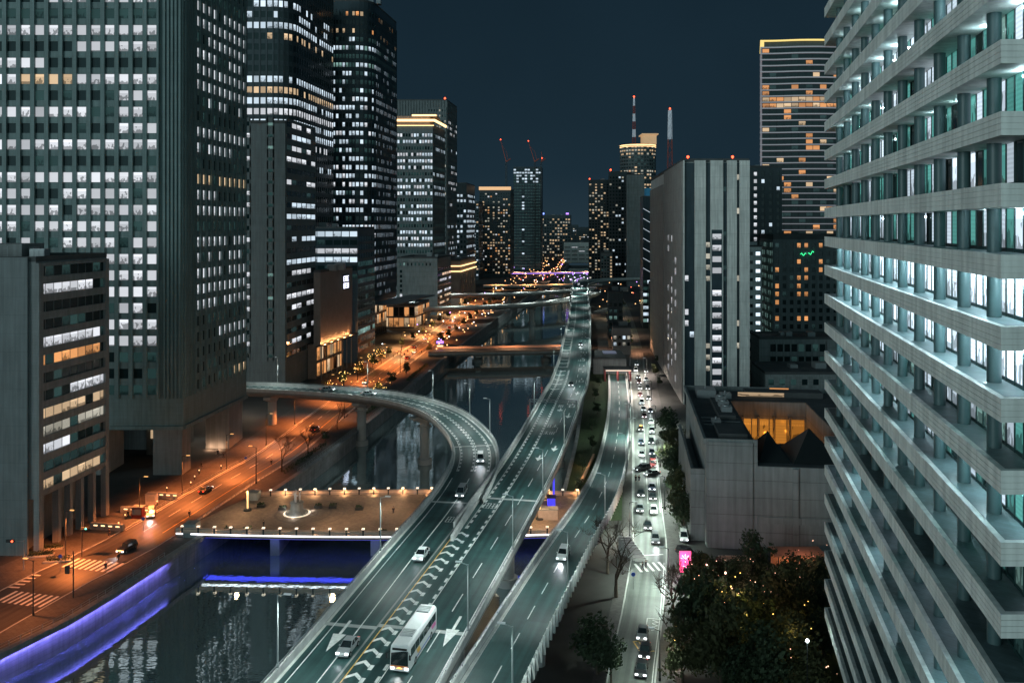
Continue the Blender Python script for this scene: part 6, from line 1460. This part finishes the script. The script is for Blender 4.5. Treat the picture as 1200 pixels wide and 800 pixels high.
gl = [(865, 715, 2, 'y', 750, 'below the middle trees'), (858, 728, 1, 'y', 650, 'low in the middle of the garden'), (872, 700, 2, 'p', 500, 'behind the glowing bushes'), (836, 668, 2, 'p', 420, 'by the garden wall'), (850, 672, 2, 'p', 380, 'at the corner of the limestone hall'), (893, 664, 2, 'p', 420, 'right of the hall wall tree'), (905, 703, 1.5, 'p', 260, 'under the small pinkish tree'), (936, 738, 2, 'y', 520, 'left of the white lamp'), (792, 735, 1, 'y', 200, 'highest of the three beside the bare trees'), (791, 752, 1, 'y', 200, 'middle of the three beside the bare trees'), (790, 772, 1, 'p', 240, 'lowest of the three beside the bare trees'), (946, 752, 11.5, 'w', 700, 'bright white lamp'), (828, 662, 1.5, 'p', 250, 'next to the pink sign'), (885, 700, 2, 'p', 200, 'in the middle of the garden')]
for px_, py_, z, k, e_, lb in gl:
    q = on(px_, py_, z); t = thing('garden_lamp', ('' if k == 'w' else {'y': 'amber', 'p': 'pinkish'}[k]+' garden lamp ')+lb+(' on a post in the dark garden' if k == 'w' else ''), 'garden lamp', (q.x, q.y, 0), group='lamps in the dark garden')
    MB().tube((0, 0, 0), (0, 0, z), .06, n=6).build('post', DARKMET, t); MB().ball((0, 0, z+.2), .22, 8, 6).build('globe', gm[k], t)
    lamp_light('garden_light', (q.x, q.y-.6, z+.3), e_*.35, {'y': (1, .68, .22), 'p': (1, .55, .4), 'w': (.8, 1, .95)}[k], .25)
q = on(938, 672, 0); t = thing('garden_pavilion', 'small pavilion glowing orange at the foot of the limestone hall', 'pavilion', q)
MB().box(-4.5, 4.5, 0, 4, 0, .3).build('floor_slab', CONC, t); MB().box(-4.6, 4.6, 3.7, 4, .3, 3.4).build('wall', mat('pavilion_wall', (.5, .3, .2), .8, .2, 1), t); MB().box(-5, 5, -.4, 4.4, 3.41, 3.7).build('roof', mat('pavilion_roof', (.35, .2, .14), .7, .2, 1), t)
for x in (-4.3, 0, 4.3): MB().tube((x, 0, .3), (x, 0, 3.4), .12, n=8).build('column', DARKMET, t)
lamp_light('pavilion_lamp', (q.x, q.y+1.8, 2.7), 500, (1, .45, .22), .4); lamp_light('pavilion_lamp', (q.x, q.y-2, 6), 500, (1, .45, .28), .4)
o = MB().frame(on(842, 657, 0)+Vector((0, 0, 0)), (9, 0, 0), (0, .4, 0), (0, 0, 1.0)).build('garden_wall', mat('garden_wall_stone', (.4, .3, .24), .8, .2, 1)); tag(o, 'low warm-lit garden wall in front of the limestone hall', 'wall')
# pink sign
q = on(803, 672); t = thing('sign_board', 'tall glowing pink sign with a white leaf-like mark beside the crosswalk', 'sign', q)
MB().box(-1.1, 1.1, -.15, .15, .4, 4.4).build('panel', PINKL, t); MB().box(-1.2, 1.2, -.25, .25, 0, .4).build('base', DARKMET, t)
lf = MB()
for a in (-70, -35, 0, 35, 70): lf.add([(0, -.17, 2.9), (.9*math.sin(R(a))-.12, -.17, 2.9+.9*math.cos(R(a))*.8), (1.05*math.sin(R(a)), -.17, 2.9+1.05*math.cos(R(a))), (.9*math.sin(R(a))+.12, -.17, 2.9+.9*math.cos(R(a))*.8)], [(0, 3, 2, 1)])
lf.box(-.06, .06, -.175, -.16, 2.3, 2.9); lf.box(-.5, .5, -.175, -.16, 1.5, 1.6); lf.box(-.4, .4, -.175, -.16, 1.2, 1.3); lf.build('emblem', SIGNW, t)
lamp_light('sign_glow', (q.x, q.y-2, 2.5), 500, (1, .25, .6), .6); lamp_light('forecourt_light', (q.x-1, q.y+6, 6), 500, (.9, .9, 1), .4)

# ---------------------------------------------------------------- people
SKIN = mat('skin', (.45, .28, .2), .6, .1, 5); COAT = mat('dark_coat', (.03, .03, .035), .85, .2, 6); TROU = mat('dark_trousers', (.04, .045, .06), .85, .2, 6); HAIR = mat('black_hair', (.012, .01, .009), .6, .2, 9)
def skin_body(name, J, edges, rad, m, parent):
    me = bpy.data.meshes.new(name); me.from_pydata(J, edges, []); o = bpy.data.objects.new(name, me); col.objects.link(o)
    md = o.modifiers.new('skin', 'SKIN')
    for i, r_ in enumerate(rad): me.skin_vertices[0].data[i].radius = (r_, r_); me.skin_vertices[0].data[i].use_root = (i == 0)
    s_ = o.modifiers.new('sub', 'SUBSURF'); s_.levels = 1; s_.render_levels = 1
    dg = bpy.context.evaluated_depsgraph_get(); ev = o.evaluated_get(dg); nm = bpy.data.meshes.new_from_object(ev); o.modifiers.clear(); o.data = nm; nm.materials.clear(); nm.materials.append(m)
    nm.polygons.foreach_set('use_smooth', [True]*len(nm.polygons)); o.parent = parent; return o
def make_person(st):
    t = thing('person', 'p', 'person')
    J = [(0, 0, .94), (0, .01, 1.16), (0, 0, 1.40), (0, .01, 1.53), (0, .03, 1.66), (.10, 0, .90), (.11, st*.16, .50), (.11, st*.12-.02, .10), (.11, st*.12+.14, .04), (-.10, 0, .90), (-.11, -st*.10, .50), (-.11, -st*.30, .14), (-.11, -st*.26+.12, .06), (.19, 0, 1.40), (.25, -.06*st, 1.12), (.25, .06*st, .88), (.25, .09*st, .80), (-.19, 0, 1.40), (-.25, .06*st, 1.12), (-.25, .14*st, .89), (-.25, .18*st, .81)]
    E_ = [(0, 1), (1, 2), (2, 3), (3, 4), (0, 5), (5, 6), (6, 7), (7, 8), (0, 9), (9, 10), (10, 11), (11, 12), (2, 13), (13, 14), (14, 15), (15, 16), (2, 17), (17, 18), (18, 19), (19, 20)]
    rd = [.15, .14, .16, .06, .105, .10, .07, .05, .045, .10, .07, .05, .045, .07, .05, .04, .035, .07, .05, .04, .035]
    skin_body('body', J, E_, rd, SKIN, t)
    skin_body('coat', [(0, 0, 1.44), (0, 0, 1.2), (0, 0, .98), (0, 0, .80), (.20, 0, 1.40), (.26, -.06*st, 1.12), (.26, .05*st, .93), (-.20, 0, 1.40), (-.26, .06*st, 1.12), (-.26, .12*st, .94)], [(0, 1), (1, 2), (2, 3), (0, 4), (4, 5), (5, 6), (0, 7), (7, 8), (8, 9)], [.17, .19, .19, .21, .09, .07, .06, .09, .07, .06], COAT, t)
    skin_body('trousers', [(0, 0, .92), (.10, 0, .86), (.11, st*.16, .50), (.11, st*.12-.02, .14), (-.10, 0, .86), (-.11, -st*.10, .50), (-.11, -st*.29, .18)], [(0, 1), (1, 2), (2, 3), (0, 4), (4, 5), (5, 6)], [.16, .115, .09, .075, .115, .09, .075], TROU, t)
    MB().ball((0, .015, 1.70), .118, 10, 8).build('hair', HAIR, t); return t
pa = make_person(1); pb = make_person(.35)
ppl = [(pa, 186, 0, 0, ''), ]
pp = [(255/1, 0)]
def person(first, proto, px_, py_, z, rz, label, group=None):
    q = on(px_, py_, z); o = proto if first else clone(proto); o.location = q; o.rotation_euler = (0, 0, rz); o['label'] = label
    if group: o['group'] = group
    return o
person(True, pa, 309, 618, ZB_+.02, R(80), 'person in a dark coat walking across the plaza bridge near the railing'); person(True, pb, 461, 602, ZB_+.02, R(200), 'person in dark clothes standing near the far railing of the plaza bridge')
person(False, pa, 753, 668, .04, R(95), 'left person of the pair on the crosswalk'); person(False, pb, 757, 666, .04, R(95), 'right person of the pair on the crosswalk')
for px_, py_, lb in ((255, 533, 'pedestrian before the uplit leg of the tower'), (262, 537, 'second pedestrian before the uplit leg of the tower'), (236, 548, 'pedestrian by the corner leg of the tower'), (150, 606, 'pedestrian near the red kiosk'), (128, 628, 'pedestrian beside the forecourt walls'), (124, 668, 'pedestrian waiting at the end of the upper crosswalk'), (139, 657, 'pedestrian by the quay at the upper crosswalk'), (222, 606, 'pedestrian at the head of the plaza bridge'), (318, 545, 'pedestrian on the promenade below the bare trees')):
    person(False, (pa, pb)[px_ % 2], px_, py_, .15, rnd.uniform(0, 6), lb+', in dark clothes', 'pedestrians on the left bank')
person(False, pa, 745, 564, .04, R(170), 'left person of the pair beside the queued cars'); person(False, pb, 749, 564, .04, R(175), 'right person of the pair beside the queued cars')
for k, (px_, py_) in enumerate(((466, 416), (470, 414), (474, 417), (478, 413), (483, 416), (488, 412), (456, 411), (494, 414), (461, 419), (471, 420))): person(False, (pa, pb)[k % 2], px_, py_, .15, rnd.uniform(0, 6), 'pedestrian in dark clothes in the crowd at the far junction', 'crowd of pedestrians at the far junction')

# ---------------------------------------------------------------- statue on the plaza bridge
t = thing('statue', 'pale statue group on a round pedestal in a ring of light on the plaza bridge', 'statue', (c0.x-1.5, c0.y, ZB_+.015))
MB().lathe((0, 0, 0), [(0, 0), (2.6, 0), (2.6, .35), (1.9, .36), (1.9, .7), (1.5, .75), (1.35, 2.4), (1.6, 2.45), (1.6, 2.7), (0, 2.7)], 20).build('pedestal', W_STONE, t)
MB().lathe((0, 0, 0), [(2.62, .02), (3.1, .02), (3.1, .1), (2.62, .1), (2.62, .02)], 24).build('ring_light', lum('ring_glow', (1, .85, .65), .9, 'NONE'), t)
STAT = mat('statue_stone', (.62, .63, .64), .6, .2, 2)
for k, a in enumerate((20, 140, 260)):
    b_ = skin_body('figure', [(0, 0, .9), (0, 0, 1.4), (0, 0, 1.62), (0, 0, 1.82), (.1, .1, .5), (.1, 0, 0), (-.1, .05, .5), (-.1, 0, 0), (.22, 0, 1.5), (.35, .1, 1.9), (.3, .2, 2.3), (-.22, 0, 1.5), (-.4, .1, 1.3), (-.5, .2, 1.6)], [(0, 1), (1, 2), (2, 3), (0, 4), (4, 5), (0, 6), (6, 7), (1, 8), (8, 9), (9, 10), (1, 11), (11, 12), (12, 13)], [.2, .22, .09, .14, .12, .09, .12, .09, .09, .07, .06, .09, .07, .06], STAT, t)
    b_.location = (.65*math.cos(R(a)), .65*math.sin(R(a)), 2.7); b_.rotation_euler = (0, 0, R(a-90)); b_.scale = (1.15,)*3
for a in (30, 150, 270): lamp_light('statue_light', (c0.x-1.5+3.6*math.cos(R(a)), c0.y+3.6*math.sin(R(a)), ZB_+.6), 60, (1, .9, .8), .15)

# ---------------------------------------------------------------- small things of the left bank
for i, (px_, py_, rz, lb) in enumerate(((47, 651, .25, 'clipped hedge bed nearest the corner of the office block'), (58, 643, .25, 'clipped hedge bed second from the corner of the office block'), (68, 657, .2, 'low hedge bed beside the crossroads kerb'))):
    q = on(px_, py_, .14); t = thing('hedge_bed', lb, 'hedge', q, rz); MB().box(-2.6, 2.6, -.8, .8, 0, .25).build('kerb_edge', CONC, t); leaf_crown(random.Random(i), [(Vector((x*.4, 0, .5)), .7) for x in range(-5, 6)], 900, .12).build('foliage', LEAF, t)
for i, (Y, ln) in enumerate(((188, 8), (199, 8), (210, 7))):
    q, n_ = atY(avenue, Y); p_ = q-n_*10; t = thing('forecourt_wall', 'low stone forecourt wall with recessed lights, '+('nearest the crossroads', 'middle one', 'nearest the tower')[i], 'wall', (p_.x, p_.y, .14), math.atan2(-n_.x, n_.y)+R(90)-R(90))
    MB().box(-.4, .4, -ln/2, ln/2, 0, 1.5).build('wall', W_STONE, t); m_ = MB()
    for k in range(4): m_.box(.41, .46, -ln/2+1+k*1.8, -ln/2+1.9+k*1.8, .9, 1.15)
    m_.build('recessed_light', WARML, t)
t = thing('traffic_light', 'traffic signal on an arm with a red lamp at the crossroads', 'traffic light', on(28, 668, 0)); MB().tube((0, 0, 0), (0, 0, 6), .11, n=8).tube((0, 0, 5.7), (-2.6, -.4, 6), .06, n=6).build('pole', GREYMET, t)
hd = MB().box(-3.2, -1.6, -.62, -.32, 5.7, 6.25).build('signal_head', DARKMET, t); MB().ball((-1.95, -.66, 5.97), .2, 8, 6).build('red_lamp', REDL, hd)
t = thing('traffic_light', 'back of a tall traffic signal pole by the quay at the crosswalk', 'traffic light', on(86, 700, .1)); MB().tube((0, 0, 0), (0, 0, 8.5), .12, n=8).tube((0, 0, 5.4), (-.9, 0, 5.4), .06, n=6).build('pole', DARKMET, t); MB().box(-1.5, -.7, -.15, .15, 4.4, 5.8).build('signal_head', DARKMET, t)
t = thing('traffic_light', 'traffic signal with a green lamp in front of the forecourt walls', 'traffic light', on(96, 652, .1)); MB().tube((0, 0, 0), (0, 0, 7), .1, n=8).build('pole', DARKMET, t); hd = MB().box(-.2, 1.2, -.2, .1, 5.6, 6.0).build('signal_head', DARKMET, t); MB().ball((.9, -.25, 5.8), .16, 8, 6).build('green_lamp', lum('signal_green', (.1, 1, .7), 5, 'NONE'), hd)
for i, (px_, py_, c, lb) in enumerate(((162, 606, REDP, 'red vending kiosk beside the forecourt of the tower'), (178, 590, mat('kiosk_grey', (.35, .35, .36), .6, .2, 2), 'pale kiosk box by the tower forecourt'))):
    q = on(px_, py_, .14); t = thing('kiosk', lb, 'kiosk', q); MB().box(-1.2, 1.2, -.9, .9, 0, 2.5).build('body', c, t); MB().box(-1.3, 1.3, -1, 1, 2.51, 2.65).build('roof', GREYMET, t); MB().box(-1, 1, -.96, -.91, .9, 2.2).build('shutter', GREYMET, t)
q = on(642, 392, 0)
t = thing('kiosk', 'police-box kiosk with a violet sign at the far corner of the avenue', 'kiosk', on(516, 410, 0)); MB().box(-2, 2, -2, 2, 0, 3.4).build('body', mat('kiosk_cream', (.6, .5, .4), .7, .2, 1), t); MB().box(-2.3, 2.3, -2.3, 2.3, 3.41, 3.8).build('roof', ROOFM, t); MB().box(-1.9, 1.9, -2.2, -2.05, 3.81, 5.2).build('sign', PURPL, t); MB().box(-1.6, 1.6, -2.06, -2.01, .6, 2.8).build('window', WARML, t)
lbs = ['first', 'second', 'third', 'fourth', 'fifth', 'sixth', 'seventh', 'eighth', 'ninth', 'tenth']
for k in range(10):
    q, n_ = atY(avenue, 190+k*5.0); p_ = q-n_*(8.5+(k % 3)*1.8); t = thing('bollard_light', 'small lit bollard on the avenue pavement, '+lbs[k]+' from the crossroads', 'bollard', (p_.x, p_.y, .14), group='lit bollards on the avenue pavement')
    MB().tube((0, 0, 0), (0, 0, .9), .1, n=8).build('post', DARKMET, t); MB().tube((0, 0, .9), (0, 0, 1.15), .13, n=8).build('lamp', WARML, t)
# hedge, rail and guard fence along the promenade
for i, (y0, y1, lb) in enumerate(((216, 262, 'dark clipped hedge on the promenade between the plaza bridge and the curved ramp'), (296, 352, 'dark clipped hedge on the promenade beyond the curved ramp'), (358, 420, 'dark clipped hedge on the promenade before the road bridge'))):
    hp = shifted(cut(PL, y0, y1), -4.2); S = arc(hp); pts = []; s_ = 0
    while s_ < S[-1]: p_, n_ = at(hp, s_, S); pts.append((p_+Vector((0, 0, .75)), .95)); s_ += .8
    tag(leaf_crown(random.Random(300+i), pts, len(pts)*34, .17).build('hedge', LEAF), lb, 'hedge')
for pth, y0, y1, of, lb, nm in ((PL, 62, 180, -.5, 'grey railing on the quay above the violet light strip', 'quay_railing'), (PL, 216, 420, -.5, 'grey railing on the quay beyond the plaza bridge', 'quay_railing'), (avenue, 188, 400, 6.95, 'low steel guard fence along the river side of the avenue', 'guard_fence'), (avenue, 190, 260, -6.95, 'low steel guard fence in front of the square-windowed tower', 'guard_fence')):
    hp = shifted(cut(pth, y0, y1), of); h = .72 if nm == 'guard_fence' else 1.5; z0 = .14 if nm == 'guard_fence' else .62; t = thing(nm, lb, 'railing'); r_ = MB(); po = MB()
    for q0 in ((.45, .9) if h > 1 else (.35, .72)): r_.sweep(hp, [(-.03, z0+q0-.03), (.03, z0+q0-.03), (.03, z0+q0+.03), (-.03, z0+q0+.03)])
    S = arc(hp); s_ = 0
    while s_ < S[-1]: p_, n_ = at(hp, s_, S); po.box(p_.x-.04, p_.x+.04, p_.y-.04, p_.y+.04, z0, z0+(.92 if h > 1 else .74)); s_ += 2.0
    r_.build('rail', GREYMET, t); o = po.build('post', GREYMET, t); o['kind'] = 'stuff'
for px_, py_, lb in ((71, 668, 'blue round road sign at the crossroads kerb'), (168, 622, 'blue road sign on the avenue opposite the white car'), (288, 548, 'blue road sign on the promenade below the curved ramp'), (742, 690, 'blue road sign beside the crosswalk on the right-hand street')):
    q = on(px_, py_, .14); t = thing('road_sign', lb, 'road sign', q); MB().tube((0, 0, 0), (0, 0, 3.2), .05, n=6).build('pole', GREYMET, t); MB().tube((0, -.06, 2.8), (0, -.09, 2.8), .38, n=16).build('disc', mat('sign_blue_paint', (.03, .08, .45), .4, .1, 3), t)
# equipment by the plaza between the roads
q = on(642, 607, ZB_); t = thing('equipment_cabinet', 'pale amber-lit cabinet block on the plaza between the expressway and the ramp', 'cabinet', q); MB().box(-2.2, 2.2, -1.2, 1.2, 0, 2.2).build('body', mat('cabinet_cream', (.55, .42, .33), .7, .2, 1), t); MB().box(-2.3, 2.3, -1.3, 1.3, 2.21, 2.4).build('lid', CONC, t)
q = on(646, 597, 0); t = thing('light_column', 'square column lit deep blue beside the expressway', 'light column', (q.x, q.y, -3)); MB().box(-.9, .9, -.9, .9, 0, 6).build('shaft', lum('deep_blue', (.05, .05, 1), 1.0), t); MB().box(-1.1, 1.1, -1.1, 1.1, 6.01, 6.3).build('cap', DARKMET, t); MB().box(.5, .9, 2, 2.4, 0, 11).build('blue_tube', lum('deep_blue', (.05, .05, 1), 1.0), t)
o = MB().sweep(smooth([(15.5, 213, 0), (20, 232, 0), (24, 250, 0)], 4), [(-.3, 0), (.3, 0), (.3, .9), (-.3, .9)]).build('garden_wall', mat('lit_wall', (.5, .32, .2), .8, .2, 1)); tag(o, 'low wall lit orange in the planted strip beyond the plaza', 'wall')
for Y in (216, 226, 238): lamp_light('strip_lamp', (atY(PR, Y)[0].x+4, Y, 2.0), 260, (1, .5, .22), .2)
st2 = MB()
for k in range(10): st2.box(22+k*.32, 24.5+k*.32-0, 176-k*.42, 176.4-k*.42, 0, 3.6-k*.36)
o = st2.build('stairway', CONC_L); tag(o, 'outdoor stairway with a rail beside the ramp pier', 'stairway'); lamp_light('stair_lamp', (24.5, 186, 4.5), 500, (1, .62, .42), .3); lamp_light('pier_lamp', (23, 180, 2.5), 200, (1, .6, .45), .3)

# far city lights: one mass of low buildings beyond the last bridges
fc = MB(); fw = []; rg = random.Random(99)
for k in range(330):
    Y = rg.uniform(1260, 1900) if k % 2 else rg.uniform(1260, 3200); X = rg.uniform(-.12, .20)*Y if k % 2 else rg.uniform(-.42, .42)*Y
    if Y < 1680 and 0 < X < 190: continue
    w = rg.uniform(14, 40); h = (rg.choice((25, 36, 44, 55, 66)) if Y < 1900 else rg.choice((12, 18, 25, 36, 50, 70)))*rg.uniform(.8, 1.2); fc.box(X, X+w, Y, Y+w, 0, h)
    for z in range(int(h/4)-1):
        for c in range(int(w/4)):
            if rg.random() < (.34 if Y < 1900 else .2): fw.append((Vector((X+c*4+.8, Y-.1, 2+z*4)), Vector((2.6, 0, 0)), Vector((0, 0, 1.9)), room(rg.choice('yyoqbw'), rg)))
o = fc.build('distant_buildings', W_DARK); o['kind'] = 'stuff'; o['label'] = 'mass of far low city buildings with scattered lights'
e_ = windows_mesh('distant_windows', fw, o, (0, 0, 0), WIN)
lm = MB(); rg = random.Random(5)
for k in range(380):
    Y = rg.uniform(430, 1700); b0 = atY(PL, min(Y, 1490))[0].x; b1 = atY(PR, min(Y, 1490))[0].x
    X = b0-(rg.uniform(3, 12) if rg.random() < .55 else rg.uniform(24, 42)) if (rg.random() < .62 or Y < 640) else b1+rg.uniform(6, 90)
    lm.ball((X, Y, rg.uniform(2, 8)), .22+Y*.00030, 4, 3, mi=rg.choices((0, 1, 2, 3), (9, 2, .6, .6))[0])
for k in range(90):
    a = rg.choice(((30, 1500), (62, 980), (95, 1020), (-10, 1180))); lm.ball((a[0]+rg.gauss(0, 12), a[1]+rg.gauss(0, 18), rg.uniform(2, 11)), .5, 4, 3, mi=2 if rg.random() < .75 else 1)
o = lm.build('distant_street_lights', [lum('far_amber', (1, .5, .2), 3.5, 'NONE'), lum('far_white', (.9, .95, 1), 3.5, 'NONE'), lum('far_violet', (.55, .3, 1), 3.5, 'NONE'), lum('far_red', (1, .15, .1), 3.5, 'NONE')]); o['kind'] = 'stuff'; o['label'] = 'far street lights along both river banks'
lampS.name = 'street_lamp'
